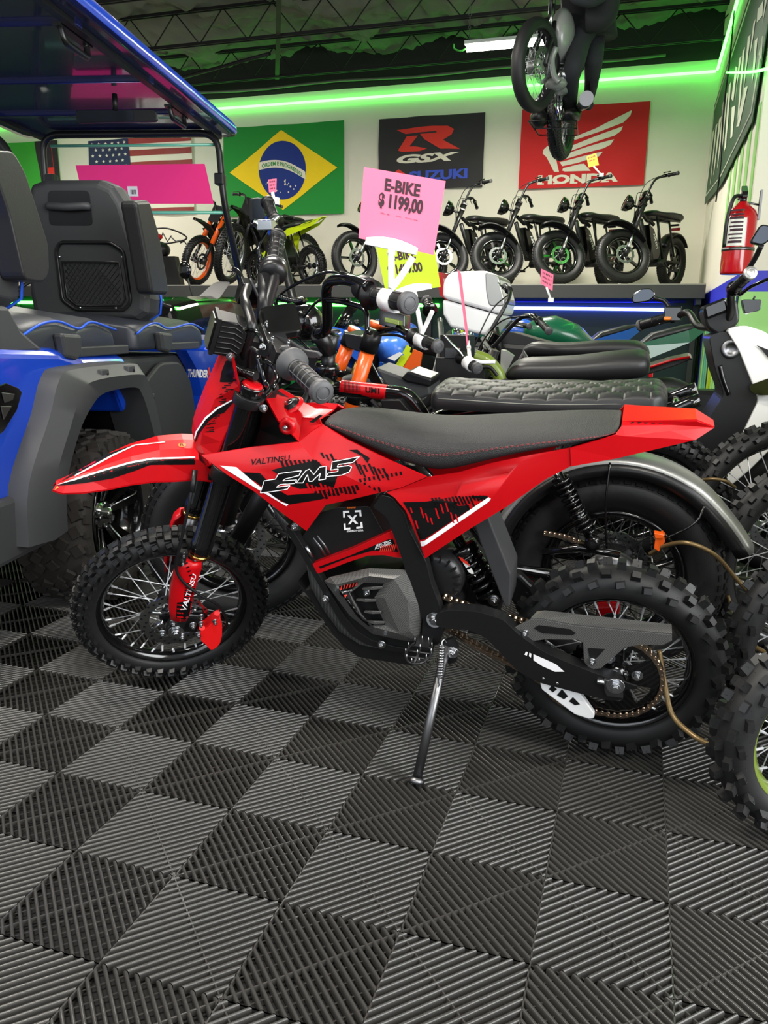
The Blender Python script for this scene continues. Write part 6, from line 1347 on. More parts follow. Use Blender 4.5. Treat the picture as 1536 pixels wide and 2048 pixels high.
    for sg in (1, -1):
        g.tube([F.p(-.36, .05*sg, R), F.p(0, .085*sg, R)], .014, frame, 8); g.tube([F.p(sx0+.14, .05*sg, sz-sth-.02), F.p(-.33, .05*sg, R+.02)], .013, frame, 8); g.tube([F.p(sx0+.1, .06*sg, sz-sth-.01), F.p(sx1-.05, .07*sg, sz-sth)], .012, frame, 8)
        g.tube([F.p(-.28, .06*sg, sz-sth), F.p(-.14, .09*sg, R+.05)], .011, frame, 8)
    g.cyl(F.p(-.36, -.09, R-.02), F.p(-.36, .09, R-.02), .04, frame, 16); g.obj('frame', root)
    for sg in (1, -1):
        g = G(); g.cyl(F.p(-.36, .09*sg, R-.02), F.p(-.36+.12*sg, .10*sg, R-.09), .009, 'dark_metal', 8); g.box(F.p(-.36+.12*sg, .14*sg, R-.10), .08, .08, .02, 'black', X=F.ex, Y=F.en, Z=F.ez); g.obj('pedal', root)
    # seat
    g = G(); secs = []
    for i in range(13):
        u = i/12; e = min(u/.1, (1-u)/.1, 1); e = math.sqrt(max(.02, 1-(1-e)**2)); x = sx0+(sx1-sx0)*u; w_ = sw*(.7+.3*min(1, u*2.2))*(.75+.25*e); zt_ = sz-.014*math.sin(min(1, u*1.6)*PI)+.01*u; zb_ = sz-sth; zz = zb_+(zt_-zb_)*(.45+.55*e)
        secs.append([F.p(x, -w_, zb_), F.p(x, -w_, zz-.02), F.p(x, -w_*.75, zz-.004), F.p(x, 0, zz), F.p(x, w_*.75, zz-.004), F.p(x, w_, zz-.02), F.p(x, w_, zb_)])
    g.loft(secs, seatm); g.obj('seat', root, sub=1)
    if battery:
        g = G(); P = [F.p(hx+.10, 0, hz-.16), F.p(hx+.22, 0, hz-.20), F.p(hx+.40, 0, R+.10), F.p(hx+.38, 0, R+.02), F.p(hx+.26, 0, R+.0)]
        g.plate(smooth_poly(P, .02, 3), .10, F.en, 'black_gloss'); bo = g.obj('battery', root, bevel=.01)
        g = G(); a_ = F.p(hx+.215, .052, hz-.24); b_ = F.p(hx+.33, .052, R+.11); d = (b_-a_); up_ = F.en.cross(d).normalized(); up_ = up_ if up_.dot(F.ex) > 0 else -up_
        g.text(battery, lambda u, v: a_+d*u-up_*.018+up_*(.036*v), 'white', .03); g.obj('battery_lettering', bo, recalc=False)
    if fender:
        fen(F.p(0, 0, R), R+.025, rad(150), rad(35), rt+.006, fendm, 'rear_fender', F.en, F.ex, F.ez, .012, par=root, n=14)
        fen(axle, R+.025, rad(45), rad(135), rt+.004, fendm, 'front_fender', fa, ff, F.ez, .012, par=root, n=14)
    if rack:
        g = G(); g.box(F.p(sx1-.02, 0, sz-sth-.03), .03, .09, .02, 'black', X=F.ex, Y=F.en, Z=F.ez); g.box(F.p(sx1+.01, 0, sz-sth-.07), .02, .10, .03, 'tail_red', X=F.ex, Y=F.en, Z=F.ez); g.obj('tail_light', root, bevel=.003)
    if mx:
        m1, m2 = mx
        for sg in (1, -1):
            g = G(); P = [F.p(x, n*sg, z) for x, n, z in ((hx-.12, .15, hz-.14), (hx+.04, .12, hz-.07), (hx+.25, .08, hz-.03), (sx0+.06, .07, sz-.06), (sx0+.20, .09, sz-.15), (sx0+.05, .11, sz-.22), (hx+.25, .13, hz-.34), (hx+.12, .14, hz-.40), (hx+.0, .16, hz-.25))]
            g.add(P, [(0, 1, 7, 8), (1, 2, 6, 7), (2, 3, 5, 6), (3, 4, 5)], m1); g.add([P[1]+F.en*.004*sg, P[2]+F.en*.004*sg, P[6]+F.en*.004*sg], [(0, 1, 2)], m2); g.obj('side_fairing', root, solid=.005, recalc=False)
            g = G(); P = [F.p(x, n*sg, z) for x, n, z in ((sx0+.15, .10, sz-.14), (sx1-.25, .11, sz-.055), (sx1+.10, .07, sz-.02), (sx1+.28, .03, sz+.03), (sx1+.12, .05, sz-.05), (sx1-.3, .10, sz-.14), (sx0+.25, .12, sz-.32))]
            g.add(P, [(0, 1, 5, 6), (1, 2, 4, 5), (2, 3, 4)], m1); g.obj('side_cover', root, solid=.005, recalc=False)
        g = G(); g.add([F.p(sx1-.05, -.08, sz-.03), F.p(sx1-.05, .08, sz-.03), F.p(sx1+.28, .03, sz+.03), F.p(sx1+.28, -.03, sz+.03)], [(0, 1, 2, 3)], m1); g.obj('tail_fairing', root, solid=.006)
        g = G(); secs = []
        if guards: return root
        for s_, w_, dz in ((-.12, .05, -.01), (.0, .055, .02), (.15, .055, .015), (.30, .045, -.02), (.40, .02, -.06)):
            c = axle+sa*(R+.10+dz)+ff*s_; secs.append([c-fa*w_-sa*.03, c-fa*w_*.6, c+fa*w_*.6, c+fa*w_-sa*.03])
        g.loft(secs, m1, closed=False, cap=False, sm=False); g.obj('front_fender', root, solid=.004)
        g = G(); c = hd+ff*.06; g.prism(smooth_poly([c-fa*.08+sa*.12, c+fa*.08+sa*.12, c+fa*.07-sa*.10, c-fa*.07-sa*.10], .02), ff*.01, m1); g.obj('number_plate', root, bevel=.003)
        g = G(); g.prism(smooth_poly([F.p(x, -.09, z) for x, z in ((hx+.12, hz-.30), (hx+.2, hz-.12), (sx0+.18, sz-.18), (-.32, R+.12), (-.40, R-.06), (hx+.30, R-.04))], .02), F.en*.18, 'black'); g.obj('engine_case', root, bevel=.01)
    if tank:
        g = G(); c = F.p(hx+.26, 0, hz-.04); g.ball(c, .16, tank, X=F.ex, Y=F.en, Z=F.ez, sx=1.2, sy=.75, sz=.6, n=24); g.obj('tank', root)
    return root
def frame_from(front, rear, lean=0.0):
    f, r = V(front), V(rear); ex = (r-f); wb = ex.length; ex.normalize(); en = ex.cross(V((0, 0, 1)))*-1
    en = V((ex.y, -ex.x, 0)); h = -ex; en = V((0, 0, 1)).cross(h)
    ez = V((0, 0, 1)); en2 = en*math.cos(lean)-ez*math.sin(lean); ez2 = ez*math.cos(lean)+en*math.sin(lean)
    return Frame(r, ex, en2, ez2), wb
# ---- e-bikes on the display shelf: one built, the rest copied
SZ = 1.365
w1 = aty(1246, 515, 8.85)
F_, wb_ = frame_from((w1.x, 8.85, SZ), (w1.x+.50, 9.82, SZ))
labs = ['black fat-tyre e-bike at the right end of the display shelf, next to the corner', 'black fat-tyre e-bike on the shelf with an orange price tag on its handlebar',
        'black fat-tyre e-bike on the shelf directly below the left half of the red wing flag', 'black fat-tyre e-bike on the shelf partly hidden by the big pink price sign',]
sb = gbike(F_, 'electric_bike', labs[0], 'electric bike', wb=wb_, R=.292, rt=.052, steer=rad(42), mag=5, battery='AMYET', group='fat-tyre e-bikes on the shelf', seat=(-.66, .02, .80, .075, .12), head=(.30, .80), bar=(.26, .30, .16))
shelf_bikes = [sb]
for k, px in enumerate((1115, 996, 884)):
    q = aty(px, 515, 8.85); c = copy_tree(sb); c.location = sb.location+V((q.x-w1.x, 0, 0)); c['label'] = labs[k+1]
    c.rotation_euler.z = (rad(1.5), rad(-1.5), rad(1))[k]
# front-on bike left of the pink sign
q = aty(712, 540, 8.9)
F2, wb2 = frame_from((q.x+.02, 8.8, SZ), (q.x+.62, 9.85, SZ), .0)
gbike(F2, 'electric_bike', 'black e-bike on the shelf seen nearly head on, left of the pink price sign', 'electric bike', wb=wb2, R=.30, rt=.05, steer=rad(10), mag=5, group='fat-tyre e-bikes on the shelf', seat=(-.66, .02, .80, .075, .12), head=(.30, .82), bar=(.34, .34, .1))
# lime dirt bike, orange-forked dirt bike, big white-spoked wheel bike
q = aty(627, 525, 8.95)
F3, _ = frame_from((q.x-.90, 9.40, SZ), (q.x, 8.95, SZ), .1)
gbike(F3, 'dirt_bike', 'lime yellow electric dirt bike on the shelf under the green flag', 'motorcycle', wb=1.02, R=.235, rt=.045, knobs='mx', spokes=20, mx=('lime', 'black'), lamp=False, fender=False, rack=False, seat=(-.62, .0, .72, .05, .07), seatm='vinyl', head=(.26, .70), bar=(.12, .3, .08), forkm='lime', disc=False)
q = aty(393, 515, 8.85)
F4, _ = frame_from((q.x, 8.85, SZ), (q.x+.42, 9.87, SZ), .1)
gbike(F4, 'dirt_bike', 'dirt bike with orange fork and orange front rim on the shelf', 'motorcycle', wb=1.1, R=.30, rt=.045, knobs='mx', spokes=28, mx=('black_satin', 'dark_metal'), lamp=False, fender=False, rack=False, seat=(-.62, .0, .84, .05, .07), head=(.28, .82), bar=(.14, .33, .08), forkm='orange', forkr=.026, rim='orange', steer=rad(-20))
q = aty(468, 515, 8.7)
F5, _ = frame_from((q.x, 8.7, SZ), (q.x+.40, 9.75, SZ), .05)
gbike(F5, 'dirt_bike', 'black dirt bike with a large silver-spoked front wheel, between the orange-forked and lime bikes', 'motorcycle', wb=1.18, R=.35, rt=.045, knobs='mx', spokes=32, mx=('black_satin', 'blue'), lamp=False, fender=False, rack=False, seat=(-.66, .0, .86, .05, .07), head=(.28, .86), bar=(.14, .33, .08), forkm='dark_metal', rim='steel', steer=rad(-25))
t = thing('toy_bike', tuple(aty(325, 500, 9.2)), 'small red and black bike frame on the shelf behind the cart seat', 'motorcycle')
q = aty(335, 480, 9.2); g = G()
for i in range(5): g.tube([q+V((-.3+.12*i, 0, .12-.01*i*i)), q+V((-.24+.12*i, 0, -.02)), q+V((-.18+.12*i, 0, .10-.012*i*i))], .008, 'black', 6)
g.tube(spline([q+V((-.35, 0, .12)), q+V((0, 0, .14)), q+V((.28, 0, .02)), q+V((0, 0, -.04)), q+V((-.35, 0, -.04))]), .011, 'black', 6); g.obj('frame', t)
g = G(); g.ball(q+V((-.18, 0, .04)), .08, 'red', sx=1.3, sz=.6); g.obj('tank', t)
g = G(); g.ball(q+V((-.15, 0, -.12)), .14, 'black', sx=1.2, sz=.8); g.prism([q+V((-.3, -.05, -.2)), q+V((.12, -.05, -.2)), q+V((.2, -.05, 1.36-q.z)), q+V((-.4, -.05, 1.36-q.z))], V((0, .1, 0)), 'black'); g.obj('body', t)
g = G(); g.box(aty(530, 553, 8.6), .16, .08, .09, 'black'); tag(g.obj('speaker_box', bevel=.005), 'small black box on the front edge of the display shelf', 'box')
# ---- second row: orange-forked bike whose grip carries the green sign
def FL(y0, lean=.1): return Frame((0, y0, 0), (1, 0, 0), (0, -math.cos(lean), -math.sin(lean)), (0, -math.sin(lean), math.cos(lean)))
def shift(F, x): return Frame(F.p(x, 0, 0), F.ex, F.en, F.ez)
B3 = FL(2.9); b3 = thing('electric_bike', tuple(B3.p(-.6, 0, 0)), 'electric dirt bike with two thick orange fork tubes, carrying the green price sign', 'motorcycle')
q3 = lambda x, y, o=0: B3.px(x, y, o)
wheel(b3, 'rear_wheel', B3.p(.05, 0, .30), B3.en, .30, .045, 'mx', 'black_gloss', 24)
wheel(b3, 'front_wheel', B3.p(-1.2, 0, .30), B3.en, .30, .040, 'mx', 'black_gloss', 24)
for x0, y0_, x1, y1_, o_ in ((750, 655, 688, 860, .07), (706, 665, 660, 780, -.08)):
    g = G(); a_, b_ = q3(x0, y0_, o_), q3(x1, y1_, o_); d = (b_-a_).normalized(); g.cyl(a_.lerp(b_, .22), b_, .027, 'orange', 18); g.cyl(a_.lerp(b_, .02), a_.lerp(b_, .22), .033, 'black_satin', 18); g.cyl(a_-d*.02, a_, .024, 'orange', 16)
    g.cyl(b_, b_+d*.30, .022, 'steel', 14); g.cyl(a_.lerp(b_, .6), a_.lerp(b_, .72), .0285, 'black_gloss', 16); g.obj('fork_leg', b3)
g = G(); g.plate(smooth_poly([q3(x, y, 0) for x, y in ((700, 662), (735, 668), (752, 690), (735, 700), (705, 690))], .01), .14, B3.en, 'dark_metal'); g.obj('triple_clamp', b3, bevel=.004)
g = G(); g.tube(spline([q3(735, 650, -.3), q3(735, 655, -.1), q3(745, 665, 0), q3(790, 655, .15), q3(815, 665, .24), q3(835, 680, .28)]), .013, 'black_gloss', 12); g.obj('handlebar', b3)
grip(b3, q3(826, 672, .26), q3(878, 694, .35), .0175, flange=.028, fm='black', rings=3, endm='grey_rubber')
grip(b3, q3(860, 620, -.26), q3(853, 600, -.33), .0175, flange=.03, fm='black_gloss', rings=3)
g = G(); g.box(q3(790, 640, .15), .09, .07, .05, 'black_gloss', X=V((.9, .2, -.2)).normalized()); g.box(q3(788, 643, .2), .05, .05, .015, 'olive', X=V((.9, .2, -.2)).normalized()); g.tube(spline([q3(770, 650, .1), q3(760, 600, .1), q3(720, 590, .1)]), .012, 'black_gloss', 8)
g.tube(spline([q3(760, 670, .1), q3(800, 672, .2), q3(823, 690, .24), q3(822, 705, .24)]), .005, 'black', 6); g.obj('display', b3, bevel=.004)
g = G(); g.prism([q3(x, y, .08) for x, y in ((750, 735), (820, 760), (858, 768), (862, 790), (835, 800), (770, 770))], B3.en*-.16, 'plastic_dark'); g.prism([q3(x, y, .09) for x, y in ((800, 757), (815, 742), (864, 758), (860, 775), (812, 765))], B3.en*-.14, 'dark_metal'); g.obj('battery_case', b3, bevel=.008)
g = G(); g.tube([q3(735, 730, 0), q3(800, 850, 0), B3.p(-.4, 0, .35), B3.p(.05, .05, .30)], .02, 'black_satin', 10); g.obj('frame', b3)
g = G(); g.ball(B3.p(-.2, 0, .70), .1, 'vinyl', X=B3.ex, Y=B3.en, Z=B3.ez, sx=4, sy=1, sz=.45, n=24); g.obj('seat', b3)
# ---- third row bike with long smooth seat, its grip carries a pink card seen edge on
B4 = FL(3.3); q4 = lambda x, y, o=0: B4.px(x, y, o)
b4 = thing('electric_bike', tuple(B4.p(-.5, 0, 0)), 'black bike with a long smooth seat just behind the quilted seat', 'motorcycle')
wheel(b4, 'rear_wheel', B4.p(-.02, 0, .31), B4.en, .31, .05, 'block', 'black_gloss', 24); wheel(b4, 'front_wheel', B4.p(-1.25, 0, .31), B4.en, .31, .045, 'block', 'black_gloss', 24)
g = G(); secs = []
for x, yb, yt, w_ in ((1008, 758, 742, .05), (1016, 765, 725, .09), (1030, 770, 713, .105), (1070, 772, 712, .11), (1120, 772, 711, .115), (1170, 772, 707, .125), (1210, 772, 701, .13), (1260, 770, 697, .13), (1285, 765, 697, .12), (1297, 755, 707, .10), (1300, 745, 722, .06)):
    lo, hi = B4.loc(q4(x, yb, w_)), B4.loc(q4(x, yt, 0)); zm = hi.z-.012
    secs.append([B4.p(lo.x, w_, lo.z), B4.p(lo.x, w_, lo.z+(zm-lo.z)*.75), B4.p(lo.x, w_*.8, zm), B4.p(lo.x, 0, hi.z), B4.p(lo.x, -w_*.8, zm), B4.p(lo.x, -w_, lo.z+(zm-lo.z)*.75), B4.p(lo.x, -w_, lo.z)])
g.loft(secs, 'vinyl'); g.obj('seat', b4, sub=1)
g = G(); g.prism([q4(x, y, .08) for x, y in ((1002, 700), (1012, 701), (1028, 712), (1012, 745), (1004, 760), (1000, 745))], B4.en*-.02, 'fender_grey'); g.obj('seat_side', b4)
g = G(); g.tube([q4(990, 700, 0), q4(960, 790, 0), B4.p(-.45, 0, .35), B4.p(0, .05, .31)], .02, 'black', 10); g.tube([q4(900, 760, 0), q4(1010, 770, 0), q4(1290, 775, 0)], .03, 'black', 10); g.tube([q4(885, 705, 0), q4(860, 800, 0), B4.p(-1.25, .06, .31)], .022, 'black', 10); g.obj('frame', b4)
g = G(); g.tube(spline([q4(880, 640, -.32), q4(885, 690, -.1), q4(895, 700, .0), q4(908, 705, .15), q4(925, 718, .25)]), .013, 'black_satin', 10); g.obj('handlebar', b4)
grip(b4, q4(922, 715, .24), q4(956, 738, .33), .0175, flange=.026, fm='black', rings=4, endm='grey_rubber')
g = G(); g.tube(spline([q4(930, 722, .26), q4(920, 705, .27), q4(905, 690, .28), q4(888, 670, .28)]), .006, 'steel', 8); g.box(q4(905, 706, .2), .05, .05, .04, 'black_gloss'); g.obj('brake_lever', b4, bevel=.003)
g = G(); g.tube(spline([q4(950, 712, .1), q4(975, 722, .1), q4(995, 745, .1), q4(1000, 760, .1)]), .026, 'olive', 10); g.tube(spline([q4(960, 735, .16), q4(980, 735, .16), q4(995, 752, .16)]), .008, 'black', 8); g.box(q4(925, 745, .05), .2, .1, .12, 'black'); g.box(q4(915, 700, .0), .12, .12, .12, 'black'); g.obj('battery_case', b4, bevel=.01)
# ---- tail blade between the seats (carbon rear fender of the next bike)
g = G(); y0_ = 3.1; P = [aty(x, y, y0_) for x, y in ((1236, 757), (1262, 748), (1345, 722), (1375, 715), (1386, 717), (1384, 722), (1350, 735), (1310, 745), (1270, 757))]
B6 = FL(3.75); b6 = thing('motorcycle', tuple(B6.p(.2, 0, 0)), 'motorcycle with an upswept carbon tail blade, behind the quilted seat', 'motorcycle')
g = G(); g.prism([B6.px(x, y, .12) for x, y in ((1180, 775), (1236, 757), (1300, 735), (1345, 722), (1378, 715), (1387, 718), (1350, 733), (1310, 745), (1260, 760), (1200, 785))], B6.en*-.16, 'carbon_dark'); tf = g.obj('tail_blade', b6, bevel=.006)
g = G(); g.tube([B6.px(1236, 755, .125), B6.px(1345, 720, .125), B6.px(1380, 714, .125)], .006, 'red', 6); g.obj('red_edge', tf)
wheel(b6, 'rear_wheel', B6.p(B6.loc(B6.px(1250, 850)).x, 0, .32), B6.en, .32, .06, 'mx', 'dull_steel', 24); wheel(b6, 'front_wheel', B6.p(-.75, 0, .32), B6.en, .32, .05, 'mx', 'dull_steel', 24)
g = G(); g.tube([B6.px(1200, 790), B6.px(1330, 850)], .03, 'black', 8); g.tube([B6.p(.4, .08, .32), B6.p(-.2, .08, .36), B6.p(-.5, 0, .8), B6.p(-.75, .06, .32)], .025, 'black', 8); g.tube([B6.px(1290, 770, .1), B6.px(1380, 880, .1), B6.px(1412, 915, .12)], [.02, .035, .038], 'steel', 14)
g.obj('frame', b6)
# ---- black-barred bike and delivery scooter with a white top case
B5 = FL(4.35, .05); q5 = lambda x, y, o=0: B5.px(x, y, o)
b5 = gbike(shift(B5, .1), 'electric_bike', 'black bike with tall handlebars standing in front of the white top case', 'electric bike', wb=1.2, R=.3, rt=.05, lamp=False, seat=(-.70, -.05, .86, .09, .12), head=(.30, .78), bar=(.27, .40, .05), steer=-rad(30), fender=True)
B7 = FL(5.1, .0); q7 = lambda x, y, o=0: B7.px(x, y, o)
sc = thing('delivery_scooter', tuple(B7.p(-1.1, 0, 0)), 'scooter with a large white top case with grey lid', 'scooter')
g = G(); lo = [q7(x, y, .2) for x, y in ((884, 598), (1004, 632), (1000, 640), (972, 672), (900, 655), (886, 630))]; g.prism(lo, B7.en*-.42, 'white_plastic'); g.obj('top_case_base', sc, bevel=.02, seg=3)
g = G(); g.prism(smooth_poly([q7(x, y, .21) for x, y in ((884, 596), (886, 562), (900, 543), (970, 541), (996, 550), (1009, 600), (1004, 630))], .03), B7.en*-.44, 'white_plastic'); g.obj('top_case_lid', sc, bevel=.02, seg=3)
g = G(); g.prism(smooth_poly([q7(x, y, .215) for x, y in ((972, 585), (970, 543), (996, 551), (1009, 603), (1006, 612), (978, 612))], .02), B7.en*-.45, 'fender_grey'); g.obj('lid_side', sc, bevel=.01)
g = G(); g.prism([q7(x, y, .2) for x, y in ((872, 545), (884, 545), (893, 600), (880, 590))], B7.en*-.3, 'tail_red'); g.obj('rear_reflector', sc)
g = G(); g.prism([q7(x, y, .16) for x, y in ((900, 672), (1180, 690), (1230, 760), (1150, 830), (930, 830), (860, 740))], B7.en*-.32, 'black'); g.obj('body', sc, bevel=.05, seg=3)
g = G(); g.prism(smooth_poly([q7(x, y, .15) for x, y in ((1000, 664), (1022, 663), (1080, 680), (1165, 700), (1180, 716), (1010, 715))], .02), B7.en*-.30, 'vinyl'); g.obj('seat', sc, bevel=.03, seg=3)
g = G(); g.tube([q7(990, 655, .25), q7(1003, 720, .25)], .022, 'black', 10); g.obj('rear_rack', sc)
for x in (900, 1170): 
    p = q7(x, 800, 0); wheel(sc, 'wheel', (p.x, p.y, .26), V((0, -1, 0)), .26, .06, 'street', 'black_gloss', 0, mag=5)
# ---- sport motorcycles
def sport(F, label, col, col2, tail=True, mirrors=True, windscreen=True, R=.30, naked=False, name='sport_motorcycle'):
    root = thing(name, tuple(F.p(-.7, 0, 0)), label, 'motorcycle'); wb = 1.36
    wheel(root, 'rear_wheel', F.p(0, 0, R), F.en, R, .08, 'street', 'black_gloss', 0, mag=5, seg=40); wheel(root, 'front_wheel', F.p(-wb, 0, R), F.en, R, .055, 'street', 'black_gloss', 0, mag=5, disc=.06, discr=.13, seg=40)
    for sg in (1, -1):
        g = G(); g.cyl(F.p(-wb, .1*sg, R), F.p(-wb+.25, .1*sg, .88), .024, 'gold' if not naked else 'steel', 12); g.obj('fork_leg', root)
        g = G(); P = [F.p(x, n*sg, z) for x, n, z in ((-wb-.02, .02, .78), (-wb+.10, .12, .92), (-wb+.40, .17, .86), (-.72, .19, .70), (-.62, .18, .45), (-.85, .17, .30), (-1.15, .15, .38), (-wb+.12, .16, .62), (-1.05, .22, .62))]
        g.add(P, [(0, 1, 8, 7), (1, 2, 8), (2, 3, 8), (3, 4, 5, 8), (5, 6, 8), (6, 7, 8)], col); g.add([P[2]+F.en*.006*sg, P[3]+F.en*.006*sg, P[8]+F.en*.006*sg], [(0, 1, 2)], col2)
        if not naked: g.obj('side_fairing', root, solid=.006, recalc=False)
        g = G(); P = [F.p(x, n*sg, z) for x, n, z in ((-.55, .12, .74), (-.30, .14, .80), (.10, .10, .92), (.32, .03, 1.0), (.12, .09, .84), (-.30, .15, .66))]
        g.add(P, [(0, 1, 5), (1, 2, 4, 5), (2, 3, 4)], col); g.obj('tail_fairing', root, solid=.006, recalc=False)
        a_, b_ = F.p(-wb+.28, .16*sg, .95), F.p(-wb+.40, .36*sg, .93); g = G(); g.cyl(F.p(-wb+.25, .08*sg, .93), a_, .014, 'black'); g.obj('clip_on_bar', root); grip(root, a_, b_, .017, flange=.024, fm='black', rings=3)
        g = G(); g.tube([a_-F.ex*.05, b_-F.ex*.05], .006, 'steel', 6); g.obj('lever', root)
        if mirrors:
            g = G(); m0, m1 = F.p(-wb+.22, .14*sg, 1.0), F.p(-wb+.18, .30*sg, 1.16); g.tube([m0, m1], .007, 'black', 6); g.ball(m1, .06, 'black_gloss', X=F.ex, Y=F.en, Z=F.ez, sx=.35, sy=1.2, sz=.7); g.obj('mirror', root)
    g = G(); secs = []
    for x, w_, z0_, z1_ in ((-1.0, .06, .84, .93), (-.92, .15, .80, .99), (-.78, .17, .78, 1.01), (-.62, .14, .76, .95), (-.50, .08, .76, .84)): secs.append([F.p(x, w_*math.cos(k*PI/6), (z0_+z1_)/2+(z1_-z0_)/2*math.sin(k*PI/6)) for k in range(12)])
    g.loft(secs, col); g.obj('tank', root)
    g = G(); secs = []
    for x, w_, z in ((-.56, .08, .80), (-.40, .13, .80), (-.20, .12, .83), (-.12, .10, .90), (.10, .08, .96), (.20, .05, .97)): secs.append([F.p(x, -w_, z-.05), F.p(x, -w_, z-.01), F.p(x, -w_*.5, z), F.p(x, w_*.5, z), F.p(x, w_, z-.01), F.p(x, w_, z-.05)])
    g.loft(secs, 'vinyl'); g.obj('seat', root)
    g = G(); g.prism([F.p(x, -.13, z) for x, z in ((-1.05, .40), (-1.0, .72), (-.5, .72), (-.3, .5), (-.4, .28), (-.9, .26))], F.en*.26, 'dark_metal'); g.tube([F.p(-.5, .12, .36), F.p(0, .13, R)], .03, 'black', 8); g.obj('engine', root, bevel=.02)
    g = G(); g.tube([F.p(-.95, .12, .3), F.p(-.3, .14, .25), F.p(.0, .18, .42)], [.03, .035, .05], 'steel', 12); g.obj('exhaust', root)
    if windscreen and not naked:
        g = G(); g.loft([[F.p(-wb+.0, -.10, .88), F.p(-wb-.03, 0, .90), F.p(-wb+.0, .10, .88)], [F.p(-wb+.16, -.09, 1.08), F.p(-wb+.12, 0, 1.12), F.p(-wb+.16, .09, 1.08)]], 'black_gloss', closed=False, cap=False); g.obj('windscreen', root, solid=.004)
        g = G(); g.loft([[F.p(-wb-.02, -.11, .72), F.p(-wb-.08, 0, .74), F.p(-wb-.02, .11, .72)], [F.p(-wb+.0, -.12, .89), F.p(-wb-.04, 0, .91), F.p(-wb+.0, .12, .89)]], col, closed=False, cap=False); g.obj('nose_fairing', root, solid=.004)
    if naked:
        g = G(); g.ball(F.p(-wb+.06, 0, .86), .10, 'chrome', n=20); g.obj('headlight', root)
        g = G()
        for sg in (1, -1): g.tube([F.p(-wb+.0, .07*sg, .62), F.p(-wb+.1, .09*sg, 1.16)], .018, 'lime', 8); g.tube([F.p(-wb+.25, .11*sg, .9), F.p(-.7, .14*sg, .6), F.p(-.4, .12*sg, .4)], .022, 'green_paint', 8)
        g.obj('trellis_frame', root)
    return root
def sport_at(px, y, Y, ang, label, *a, **k):
    p = aty(px, y, Y); ex = V((math.cos(ang), math.sin(ang), 0)); en = V((0, 0, 1)).cross(-ex); return sport(Frame((p.x, Y, 0), ex, en, (0, 0, 1)), label, *a, **k)
sport_at(1335, 720, 5.95, rad(8), 'green sport motorcycle with two dark seat humps, before the shelf right end', 'teal_green', 'green')
sport_at(1225, 690, 7.3, rad(15), 'blue naked motorcycle with lime upright bars, below the shelf bikes', 'sport_blue', 'sea_green', naked=True)
sport_at(930, 700, 7.4, rad(50), 'blue sport motorcycle with a white-edged nose behind the orange fork tubes', 'sport_blue', 'white', mirrors=False)
sport_at(735, 690, 7.7, rad(25), 'green and white sport motorcycle behind the handlebars, left of the orange forks', 'green', 'white')
sport_at(560, 690, 8.0, rad(20), 'white and orange sport motorcycle farthest back behind the handlebars', 'white', 'orange')
# blue beak of the motorcycle seen between the orange fork tube and the green sign's clip
B8 = FL(4.6, 0); q8 = lambda x, y, o=0: B8.px(x, y, o)
t8 = thing('motorcycle', tuple(B8.p(-1.6, 0, 0)), 'motorcycle with a pale blue pointed beak fairing right of the orange fork tubes', 'motorcycle')
g = G(); P = [q8(x, y, o) for x, y, o in ((752, 690, .0), (757, 672, .05), (800, 668, .12), (818, 685, .1), (812, 712, .16), (790, 730, .12), (762, 722, .06), (785, 700, .2))]
g.add(P, [(0, 1, 7), (1, 2, 7), (2, 3, 7), (3, 4, 7), (4, 5, 7), (5, 6, 7), (6, 0, 7)], 'pale_blue'); g.soft(); g.obj('beak_fairing', t8, solid=.02, recalc=False)
g = G(); g.prism([q8(x, y, .2) for x, y in ((776, 716), (800, 704), (806, 708), (790, 722))], B8.en*.01, 'white'); g.prism([q8(x, y, .16) for x, y in ((815, 690), (828, 700), (800, 745), (786, 742))], B8.en*.015, 'lime'); g.prism([q8(x, y, .15) for x, y in ((828, 698), (846, 706), (840, 740), (800, 750))], B8.en*.015, 'orange'); g.obj('side_panel', t8)
for dx in (-1.6, -.3): wheel(t8, 'wheel', B8.p(dx, 0, .32), B8.en, .32, .06, 'street', 'black_gloss', 0, mag=5, seg=40)
g = G(); g.tube([B8.p(-1.6, 0, .32), B8.p(-1.5, 0, .85), B8.p(-.9, 0, .75), B8.p(-.3, 0, .32)], .05, 'black', 10); g.obj('frame', t8)
